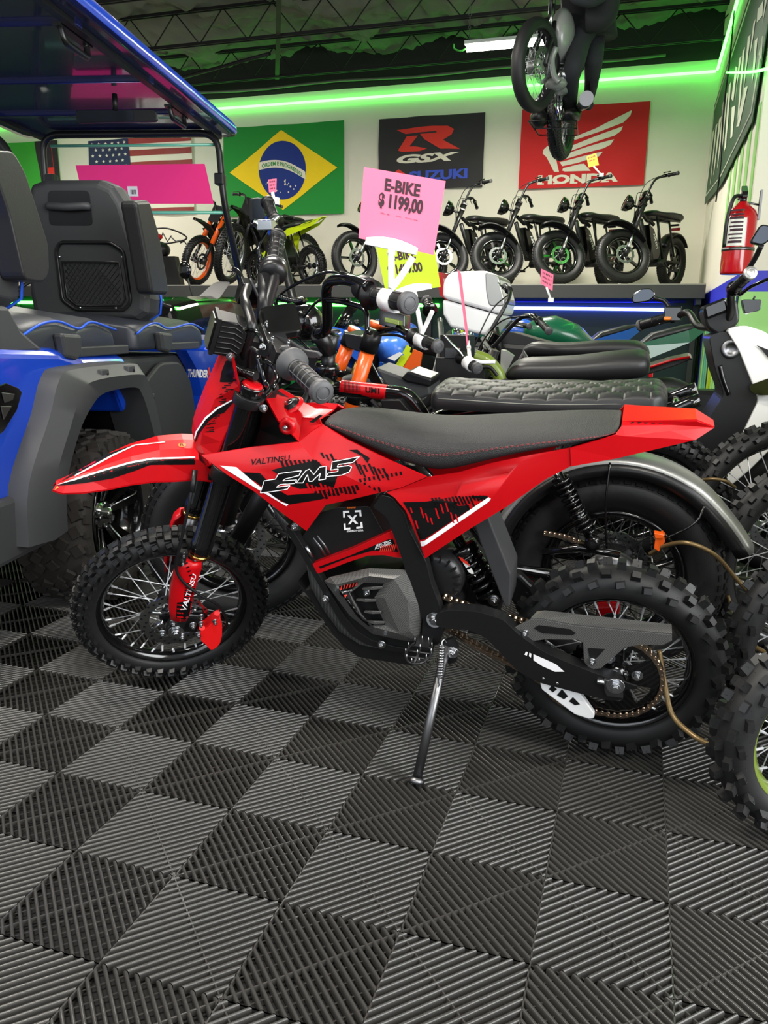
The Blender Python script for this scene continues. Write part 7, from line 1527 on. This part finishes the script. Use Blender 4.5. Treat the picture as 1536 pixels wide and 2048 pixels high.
# ---- dark utility vehicles between the cart and the shelf
def hood(px0, px1, ytop, Y, col, label):
    a_, b_ = aty(px0, ytop, Y), aty(px1, ytop, Y); w_ = b_.x-a_.x; z = a_.z; t = thing('utility_vehicle', (a_.x+w_/2, Y+.5, 0), label, 'vehicle')
    g = G(); secs = []
    for dy, dz, ins in ((0, -.14, .06), (.05, -.05, .02), (.35, 0, .0), (.9, .03, .02), (1.2, .0, .05)): secs.append([V((a_.x+ins, Y+dy, .35)), V((a_.x+ins, Y+dy, z+dz-.12)), V((a_.x+ins+w_*.12, Y+dy, z+dz)), V((a_.x+w_*.5, Y+dy, z+dz+.03)), V((b_.x-ins-w_*.12, Y+dy, z+dz)), V((b_.x-ins, Y+dy, z+dz-.12)), V((b_.x-ins, Y+dy, .35))])
    g.loft(secs, col, sm=False); g.obj('hood', t, bevel=.03, seg=3)
    g = G(); g.box((a_.x+w_/2, Y-.02, z-.22), w_*.8, .05, .05, 'chrome'); g.box((a_.x+w_/2, Y-.01, z-.34), w_*.7, .05, .10, 'black'); g.obj('grille', t, bevel=.01)
    for sx in (.15, .85):
        wheel(t, 'wheel', (a_.x+w_*sx, Y+.25, .29), V((-1 if sx < .5 else 1, 0, 0)), .29, .1, 'at' if 0 else 'street', 'black_gloss', 0, mag=6, seg=40)
    g = G(); g.box((a_.x+w_*.8, Y+.1, z-.06), w_*.14, .04, .02, 'led_green'); g.obj('light_bar', t)
    g = G(); g.prism(smooth_poly([V((a_.x+w_*.2, Y+.7, z+.02)), V((b_.x-w_*.2, Y+.7, z+.02)), V((b_.x-w_*.28, Y+.95, z+.16)), V((a_.x+w_*.28, Y+.95, z+.16))], .05), V((0, .02, .01)), 'black'); g.obj('windshield', t)
    return t
uv = hood(345, 472, 612, 6.0, 'black_gloss', 'glossy black utility vehicle hood with a green light, right of the cart seats')
hood(268, 352, 598, 4.9, 'black_gloss', 'second black utility vehicle, just behind the front cart seat')
g = G(); p = aty(370, 540, 5.88); g.ball(p, .075, 'black_gloss', sx=.8, sy=.3, sz=.95); g.tube([p, aty(385, 590, 5.9), aty(388, 640, 5.9)], .008, 'black', 6); g.obj('mirror', uv)
# ---- white scooter at the right edge, facing right
SB = Frame((0, 3.3, 0), (1, 0, 0), (0, -1, 0), (0, 0, 1)); qs = lambda x, y, o=0: SB.px(x, y, o)
ws_ = thing('scooter', tuple(SB.p(.5, 0, 0)), 'white scooter with black inner leg shield at the right edge below the fire extinguisher', 'scooter')
g = G(); P = [(1417, 672), (1452, 660), (1480, 700), (1516, 790), (1520, 850), (1440, 912), (1380, 1000), (1380, 900), (1410, 850), (1448, 790), (1430, 740)]
g.prism(smooth_poly([qs(x, y, .16) for x, y in P], .02), SB.en*-.34, 'black_satin'); g.obj('leg_shield_inner', ws_, bevel=.02, seg=3)
g = G(); P = [(1452, 658), (1490, 650), (1535, 665), (1560, 700), (1600, 800), (1560, 880), (1500, 940), (1440, 990), (1432, 975), (1470, 900), (1518, 800), (1500, 755), (1478, 700)]
g.prism(smooth_poly([qs(x, y, .18) for x, y in P], .02), SB.en*-.38, 'white'); sw_ = g.obj('front_apron', ws_, bevel=.02, seg=3)
g = G(); g.prism([qs(x, y, .185) for x, y in ((1512, 690), (1538, 700), (1552, 725), (1536, 715), (1524, 700))], SB.en*.004, 'black_satin'); g.obj('apron_vent', sw_)
g = G(); c = qs(1462, 698, .165); g.lathe(c, SB.en, [(0, .035), (.006, .033), (.007, .02), (.003, .018), (.003, 0)], 'dull_steel', 24); g.obj('ignition_switch', ws_)
g = G(); g.tube(spline([qs(1440, 730, .165), qs(1447, 760, .167), qs(1458, 790, .166)]), .008, 'black_gloss', 8); g.obj('leg_shield_trim', ws_)
g = G(); g.prism(smooth_poly([qs(x, y, .12) for x, y in ((1413, 655), (1405, 618), (1450, 598), (1475, 600), (1480, 645), (1440, 672))], .02), SB.en*-.24, 'black'); g.prism(smooth_poly([qs(x, y, .14) for x, y in ((1406, 612), (1452, 594), (1458, 622), (1412, 640))], .012), SB.en*-.2, 'black_gloss'); g.obj('instrument_cluster', ws_, bevel=.01)
g = G(); g.tube(spline([qs(1345, 640, -.30), qs(1375, 625, -.2), qs(1395, 650, -.1), qs(1420, 655, .0), qs(1450, 650, .08), qs(1462, 620, .14), qs(1462, 585, .2), qs(1475, 570, .27)]), .014, 'black_satin', 12); g.obj('handlebar', ws_)
grip(ws_, qs(1345, 632, -.30), qs(1278, 652, -.40), .020, flange=.026, fm='black_gloss', rings=3)
grip(ws_, qs(1468, 578, .26), qs(1502, 545, .42), .0175, flange=.026, fm='black_gloss', rings=4, endm='fender_grey')
g = G(); g.box(qs(1345, 628, -.27), .07, .05, .06, 'black_gloss'); g.box(qs(1335, 637, -.24), .03, .01, .015, 'amber'); g.obj('switch_housing', ws_, bevel=.006)
g = G(); g.tube(spline([qs(1480, 590, .3), qs(1500, 575, .34), qs(1520, 565, .36), qs(1545, 555, .38)]), .006, 'black_gloss', 8); g.obj('brake_lever', ws_)
def mirror_(P, stem, o, nm='mirror'):
    g = G(); g.prism(smooth_poly([qs(x, y, o) for x, y in P], .015, 4), SB.en*-.025, 'black_gloss'); m_ = g.obj(nm, ws_, bevel=.005)
    cx = sum(x for x, y in P)/len(P); cy = sum(y for x, y in P)/len(P)
    g = G(); g.prism(smooth_poly([qs(cx+(x-cx)*.84, cy+(y-cy)*.84, o+.001) for x, y in P], .012, 4), SB.en*.002, 'mirror'); g.obj('mirror_glass', m_)
    g = G(); g.tube(spline([qs(*s) for s in stem]), .009, 'dark_metal', 8); g.obj('mirror_stem', m_)
mirror_([(1263, 590), (1282, 577), (1304, 576), (1313, 590), (1298, 603), (1264, 607)], [(1308, 596, -.33), (1330, 603, -.31), (1342, 622, -.29)], -.34)
mirror_([(1498, 486), (1522, 447), (1545, 452), (1552, 470), (1525, 492)], [(1523, 490, .34), (1508, 520, .3), (1478, 566, .24)], .34)
g = G(); g.prism(smooth_poly([qs(x, y, .05) for x, y in ((1480, 600), (1520, 600), (1516, 622), (1486, 628))], .01), SB.en*.06, 'black_gloss'); g.tube([qs(1518, 608, .1), qs(1512, 620, .1), qs(1490, 628, .1)], .004, 'white_plastic', 6); g.tube([qs(1506, 600, .1), qs(1510, 592, .1)], .004, 'black', 6); g.obj('turn_signal', ws_, bevel=.006)
g = G(); g.prism(smooth_poly([qs(x, y, .2) for x, y in ((1498, 770), (1540, 755), (1545, 790), (1515, 790), (1500, 782))], .01), SB.en*.01, 'black_gloss'); g.obj('apron_badge', ws_)
g = G(); g.prism([V((.12, 3.3+y, z)) for y, z in ((.1, .15), (.9, .15), (1.15, .35), (1.2, .62), (.6, .66), (.5, .30), (.1, .26))], V((.3, 0, 0)), 'black'); g.obj('rear_body', ws_, bevel=.03)
for x, y, ax_ in ((.55, 3.3, SB.en), (.27, 4.25, V((1, 0, 0)))): wheel(ws_, 'wheel', V((x, y, .24)), ax_, .24, .06, 'street', 'black_gloss', 0, mag=5, seg=40)
# ---- dirt bikes lined up at the right edge, noses towards the viewer
MXL = [(1602, 1492, 1.50, .205, .036, 'nearest dirt bike at the bottom right corner, with an olive rim', 'olive'),
       (1607, 1335, 1.90, .245, .036, 'second dirt bike from the front at the right edge, red letters on its rim', 'black_gloss'),
       (1595, 1112, 2.40, .30, .036, 'third dirt bike from the front at the right edge, beside the grey fender', 'black_gloss'),
       (1527, 1040, 2.88, .32, .038, 'fourth dirt bike at the right edge, tyre top below the white scooter', 'black_gloss')]
for i, (px, py, Y, R_, rt_, lab, rimm) in enumerate(MXL):
    p = aty(px, py, Y); ang = (.62, .55, .5, .45)[i]; h = V((-math.cos(ang), -math.sin(ang), 0)); fr0 = V((p.x, p.y, 0)); Fm, _ = frame_from(fr0, fr0-h*1.22, .09)
    gbike(Fm, 'dirt_bike', lab, 'motorcycle', wb=1.22, R=R_, rt=rt_, knobs='mx2', spokes=36, rim=rimm, mx=('lime', 'black'), lamp=False, fender=False, rack=False, seat=(-.66, .0, .86, .05, .08), head=(.28, .82), bar=(.10, .34, .08), forkm='dark_metal', group='lime dirt bikes at the right edge', guards=True, each=(i < 2), steer=(.1 if i == 0 else 0))
# steel security cable looped through the wheels
def cable(P, label):
    g = G(); g.tube(spline([V(p) for p in P], 10), .0055, 'brass_cable', 10); tag(g.obj('security_cable'), label, 'cable')
cable([aty(1318, 1300, 1.60), aty(1330, 1370, 1.58), aty(1345, 1430, 1.56), aty(1385, 1470, 1.53), aty(1425, 1492, 1.50)], 'brass-coloured steel cable curving from the red bike rear wheel down to the right edge')
cable([aty(1300, 1108, 2.05), aty(1330, 1092, 2.0), aty(1375, 1086, 1.95), aty(1430, 1110, 1.95), aty(1475, 1160, 1.98), aty(1515, 1200, 2.0)], 'brass-coloured steel cable arching in front of the grey fender tip')
cable([aty(1463, 1282, 1.95), aty(1500, 1290, 1.9), aty(1540, 1310, 1.85), aty(1580, 1330, 1.8)], 'short brass-coloured cable leaving the right side of the rear tyre')
cable([aty(1455, 1190, 2.2), aty(1462, 1215, 2.2), aty(1464, 1240, 2.2)], 'short vertical piece of brass-coloured cable right of the rear tyre')
cable([aty(1385, 965, 2.7), aty(1420, 958, 2.65), aty(1450, 962, 2.65), aty(1470, 975, 2.7)], 'brass-coloured cable passing through the spokes below the red tail')
# ================================================================ motorcycle with a rider dummy hung high under the ceiling
HY = 6.3
hb = thing('hanging_motorcycle', tuple(aty(1110, 150, HY)), 'vintage silver motorcycle doing a wheelie, hung under the ceiling at the top', 'motorcycle')
hq = lambda x, y, Y=HY: aty(x, y, Y)
fc = hq(1072, 132, 6.2); Rf = .30
wheel(hb, 'front_wheel', fc, V((.55, -.80, -.12)).normalized() if 0 else V((.93, -.34, -.10)).normalized(), Rf, .05, 'street', 'rubber_soft', 36, hub='fender_grey', hubr=.05, depth=.235, disc=.05, discr=.12, tire_m='rubber')
rcn = hq(1124, 236, 6.9); wheel(hb, 'rear_wheel', rcn, V((.985, -.12, -.02)).normalized(), .31, .055, 'block', 'rubber_soft', 30, depth=.22, tire_m='rubber')
g = G(); g.ball(hq(1124, 75, 6.5), .15, 'silver_paint', sx=.62, sy=1.2, sz=1.25, n=24); g.obj('fuel_tank', hb)
g = G()
for k in range(7): p = hq(1122+k*.6, 100+k*9, 6.5); g.lathe(p, V((.1, -.3, 1)).normalized(), [(-.006, 0), (-.006, .075), (.006, .075), (.006, 0)], 'dull_steel', 18)
g.tube(spline([hq(1112, 95), hq(1104, 120), hq(1108, 150), hq(1118, 165)]), .022, 'silver_paint', 10); g.ball(hq(1122, 172, 6.5), .09, 'silver_paint', sx=.9, sy=1, sz=.75); g.ball(hq(1112, 168, 6.4), .075, 'silver_paint', sx=1.1, sz=.6); g.ball(hq(1128, 150, 6.4), .05, 'steel'); g.obj('engine', hb)
g = G()
for dx in (-6, 12): g.cyl(hq(1098+dx, 45, 6.35), fc+V((.06*(1 if dx > 0 else -1), 0, 0)), .02, 'black_satin', 10)
g.tube([hq(1100, 30), hq(1103, -10), hq(1085, -30)], .014, 'black_satin', 8); g.tube([hq(1108, 8), hq(1098, 60)], .012, 'steel', 8); g.obj('fork', hb)
g = G()
for x0, y0_, x1, y1_ in ((1105, 175, 1098, 240), (1116, 178, 1112, 240), (1128, 178, 1122, 240), (1110, 50, 1108, 175)): g.tube([hq(x0, y0_, 6.6), hq(x1, y1_, 6.8)], .012, 'black_gloss', 8)
g.tube([hq(1113, 185, 6.5), hq(1117, 240, 6.5)], .02, 'chrome', 10); g.tube([hq(1123, 190, 6.5), hq(1120, 235, 6.5)], .015, 'chrome', 10); g.obj('frame', hb)
g = G(); g.tube([hq(1160, 215, 6.8), hq(1170, 205, 6.4), hq(1173, 197, 6.2)], [.03, .045, .05], 'dull_steel', 18); g.obj('exhaust', hb)
g = G(); A = [hq(1057, 242, 6.2), hq(1153, 242, 6.2), hq(1156, 270, 6.9), hq(1078, 270, 6.9)]; g.tube(A, .006, 'dark_metal', 6, closed=True); g.tube([A[0].lerp(A[3], .5), A[1].lerp(A[2], .5)], .005, 'dark_metal', 6); g.tube([hq(1098, 250, 6.5), hq(1108, 262, 6.6), hq(1112, 290, 6.7)], .006, 'dark_metal', 6); g.obj('wire_stand', hb)
g = G(); g.tube([hq(1104, 120, 6.6), V((hq(1104, 120, 6.6).x, 6.6, 4.2))], .004, 'dark_metal', 5); g.tube([rcn, V((rcn.x, rcn.y, 4.2))], .004, 'dark_metal', 5); g.obj('hanging_wire', hb)
# rider dummy: one skinned body
def skin(name, chain_pts, edges, radii, m, par=None, sub=2):
    me = bpy.data.meshes.new(name); off = V((0, 0, 0)) if par is None else par_root(par).location
    me.from_pydata([tuple(V(p)-off) for p in chain_pts], edges, []); o = bpy.data.objects.new(name, me); COL.objects.link(o); o.parent = par
    md = o.modifiers.new('skin', 'SKIN'); me.skin_vertices or me.attributes.new
    if not me.skin_vertices:
        bm = bmesh.new(); bm.from_mesh(me); bm.verts.layers.skin.verify(); bm.to_mesh(me); bm.free()
    for i, r in enumerate(radii): me.skin_vertices[0].data[i].radius = r if isinstance(r, tuple) else (r, r)
    me.skin_vertices[0].data[0].use_root = True
    md.use_smooth_shade = True
    s = o.modifiers.new('sub', 'SUBSURF'); s.levels = sub; s.render_levels = sub; me.materials.append(MATS[m]); return o
pel = hq(1172, 62, 6.75)
rd = thing('rider_dummy', tuple(pel), 'dummy rider in black jacket and dark trousers standing on the hung motorcycle', 'mannequin')
J = [pel, hq(1178, 30, 6.7), hq(1180, -20, 6.65), hq(1178, -75, 6.6), hq(1172, -105, 6.6), hq(1168, -130, 6.58), hq(1163, -165, 6.55),
     hq(1160, 72, 6.6), hq(1148, 135, 6.35), hq(1142, 150, 6.4), hq(1140, 215, 6.75), hq(1143, 234, 6.72), hq(1146, 240, 6.55),
     hq(1186, 75, 6.85), hq(1188, 120, 6.6), hq(1181, 180, 6.9), hq(1175, 205, 6.9), hq(1178, 212, 6.75),
     hq(1205, -85, 6.6), hq(1228, -20, 6.5), hq(1180, 5, 6.3), hq(1140, -5, 6.25),
     hq(1150, -85, 6.55), hq(1122, -30, 6.35), hq(1105, -5, 6.25)]
E_ = [(0, 1), (1, 2), (2, 3), (3, 4), (4, 5), (5, 6), (0, 7), (7, 8), (8, 9), (9, 10), (10, 11), (11, 12), (0, 13), (13, 14), (14, 15), (15, 16), (16, 17), (3, 18), (18, 19), (19, 20), (20, 21), (3, 22), (22, 23), (23, 24)]
Rr = [r*.86 for r in [.14, .13, .15, .16, .07, .06, .10, .11, .085, .08, .06, .05, .045, .11, .085, .06, .05, .045, .08, .06, .05, .04, .08, .06, .045]]
skin('body', J, E_, Rr, 'denim_dark', rd)
g = G(); secs = []
for (x, y, Y_, w_, d_) in ((1172, 78, 6.72, .23, .17), (1176, 40, 6.7, .20, .16), (1180, 0, 6.66, .21, .17), (1180, -50, 6.6, .24, .18), (1176, -95, 6.6, .18, .13)):
    c = hq(x, y, Y_); secs.append([c+V((w_*math.cos(k*PI/8), d_*math.sin(k*PI/8), .012*math.sin(k*3))) for k in range(16)])
g.loft(secs, 'cloth_black'); g.obj('jacket', rd)
for pts in ([hq(1172, 40, 6.5), hq(1208, 30, 6.5), hq(1215, -30, 6.5), hq(1205, -85, 6.6)],):
    g = G(); g.tube(spline(pts, 5), [.09]*16, 'cloth_black', 12); g.obj('sleeve', rd)
g = G(); g.loft([[hq(x, y, Yy) for x, y in P] for Yy, P in ((6.7, ((1172, 60), (1200, 55), (1212, 70), (1205, 120), (1195, 170), (1182, 195))), (7.0, ((1172, 60), (1200, 55), (1212, 70), (1205, 120), (1195, 170), (1182, 195))))], 'cloth_black', cap=True, sm=False); g.obj('coat_tail', rd, bevel=.02)
for a_, b_, c_ in (((1148, 222, 6.75), (1145, 240, 6.7), (1133, 236, 6.45)),):
    g = G(); g.loft([[hq(*a_)+V((.06*math.cos(k*PI/5), .06*math.sin(k*PI/5), 0)) for k in range(10)], [hq(*b_)+V((.055*math.cos(k*PI/5), .07*math.sin(k*PI/5), 0)) for k in range(10)]], 'black'); g.ball(hq(1143, 233, 6.55), .065, 'black', sx=.9, sy=1.9, sz=.75); g.obj('boot', rd)
J2 = [hq(1165, 70, 6.7), hq(1120, 120, 6.35), hq(1095, 165, 6.6), hq(1088, 215, 6.7)]
skin('far_leg', [pel+V((-.05, .05, 0)), hq(1128, 110, 6.9), hq(1098, 200, 6.95), hq(1088, 225, 6.9)], [(0, 1), (1, 2), (2, 3)], [.11, .085, .065, .05], 'denim_dark', rd)
g = G(); g.ball(hq(1078, 238, 6.6), .07, 'black', sx=.95, sy=1.9, sz=.95); g.ball(hq(1082, 225, 6.75), .06, 'black', sz=1.3); g.obj('boot', rd)
# ================================================================ price signs on white clips
def holder(t, bar0, bar1, post1, clip, d_grip, r=.024):
    g = G(); a_, b_ = V(bar0), V(bar1); u = (b_-a_).normalized(); z = V((0, 0, 1)); n = u.cross(z).normalized(); z = n.cross(u).normalized(); z = z if z.z > 0 else -z
    P = [a_-z*.008, b_-z*.008, b_+z*.008]+[a_.lerp(b_, 1-k/6)+z*(.008+.010*math.sin(k/6*PI)) for k in range(1, 6)]+[a_+z*.008]
    g.prism([p-n*.005 for p in P], n*.010, 'white_plastic'); g.obj('card_holder', t, bevel=.0015)
    m = (a_+b_)/2; c = V(clip)
    g = G(); g.tube([m, m.lerp(c, .86)], .0075, 'white_plastic', 12); g.tube([m.lerp(c, .1), m.lerp(c, .16)], .009, 'white_plastic', 12); g.obj('post', t)
    g = G(); dg = V(d_grip).normalized(); L = .042
    x, y = perp(dg); upv = (m-c).normalized(); upv = (upv-dg*upv.dot(dg)).normalized(); sd = dg.cross(upv)
    prof = []
    for k in range(15):
        t_ = rad(125)-rad(250)*k/14; prof.append((t_+PI))
    vs = []
    for o in (-L/2, L/2):
        for rr in (r, r+.004):
            for t_ in prof: vs.append(c+dg*o+(upv*math.cos(t_)+sd*math.sin(t_))*rr)
    K = 15; fs = []
    for k in range(K-1): fs += [(k, k+1, K+k+1, K+k), (2*K+k, 2*K+k+1, 3*K+k+1, 3*K+k), (k, k+1, 2*K+k+1, 2*K+k), (K+k, K+k+1, 3*K+k+1, 3*K+k)]
    fs += [(0, K, 3*K, 2*K), (K-1, 2*K-1, 4*K-1, 3*K-1)]
    g.add(vs, fs, 'white_plastic', True)
    for s_ in (1,):
        e = c+upv*(r*.9)+sd*(s_*.008); g.tube(spline([c+upv*r*.8+sd*s_*r*.6, c+upv*(r+.03)+sd*s_*.006, c+upv*(r+.075)+sd*s_*.012+dg*.018]), .0075, 'white_plastic', 8)
    g.obj('clip', t)
Yp = 1.83
quad = [aty(717, 476, Yp), aty(867, 510, Yp), aty(891, 362, Yp), aty(728, 334, Yp)]
t, n = price_card('price_sign', quad, [('E-BIKE', (.28, .72, .73, .90), .04, 'ink'), ('$ 1199,00', (.22, .78, .47, .70), .05, 'ink'), ('1000w  48v', (.26, .38, .405, .425), .0, 'ink'), ('55 mph', (.46, .53, .405, .425), .0, 'ink'), ('45 miles range', (.58, .74, .405, .425), .0, 'ink')],
                  'pink_card', 'large pink price sign reading E-BIKE $ 1199,00 on a white clip')
holder(t, aty(732, 482, Yp-.01), aty(834, 503, Yp-.01), None, UF.px(783, 600, .31), UF.px(820, 607, .36)-UF.px(742, 590, .26), .0225)
Y2 = 2.6
quad = [aty(772, 588, Y2), aty(881, 574, Y2), aty(866, 480, Y2), aty(752, 492, Y2)]
t, n = price_card('price_sign', quad, [('E-BIKE', (.22, .66, .66, .84), .04, 'ink'), ('$ 1499.00', (.12, .74, .34, .58), .05, 'ink')], 'lime_card', 'lime green price sign reading E-BIKE 1499.00 behind the pink one')
holder(t, aty(793, 585, Y2-.01), aty(863, 573, Y2-.01), None, q3(846, 681, .297), q3(878, 694, .35)-q3(826, 672, .26), .022)
Y3 = 3.16; m0, m1 = aty(937, 690, Y3), aty(919, 543, Y3); dv = ((m0-CP).normalized()+V((.045, 0, 0))).normalized(); dv.z = 0
quad = [m0-dv*.09, m0+dv*.09, m1+dv*.11, m1-dv*.11]
t, n = price_card('price_sign', quad, [], 'pink_card', 'pink price card seen edge on, clipped to a grip left of the white top case')
holder(t, m0-dv*.05, m0+dv*.05, None, q4(940, 728, .29), q4(956, 738, .33)-q4(922, 715, .24), .021)
def bars(n_): return [('IIIIII III IIII'[:6+3*((i*5) % 3)], (.15, .85, .74-.26*i, .86-.26*i), .02, 'ink') for i in range(n_)]
def small(px, Y, card, label, nl, stem):
    q = [aty(x, y, Y) for x, y in px]; t, n = price_card('price_tag', q, bars(nl), card, label); g = G(); a_ = (q[0]+q[1])/2; g.tube([a_, aty(*stem, Y)], .008, 'white_plastic', 8); g.box(aty(*stem, Y), .04, .03, .03, 'white_plastic'); g.obj('clip', t)
small([(1177, 335), (1198, 330), (1192, 306), (1173, 313)], 8.72, 'orange_card', 'small orange price tag clipped to a shelf bike handlebar, over the red wing flag', 2, (1203, 350))
small([(1081, 567), (1105, 582), (1107, 549), (1082, 537)], 6.1, 'pink_card', 'small pink price tag with three text lines in front of the shelf', 3, (1102, 600))
small([(538, 385), (552, 384), (553, 357), (536, 359)], 3.4, 'pink_card', 'tiny pink price tag in front of the blue globe of the green flag', 3, (548, 402))
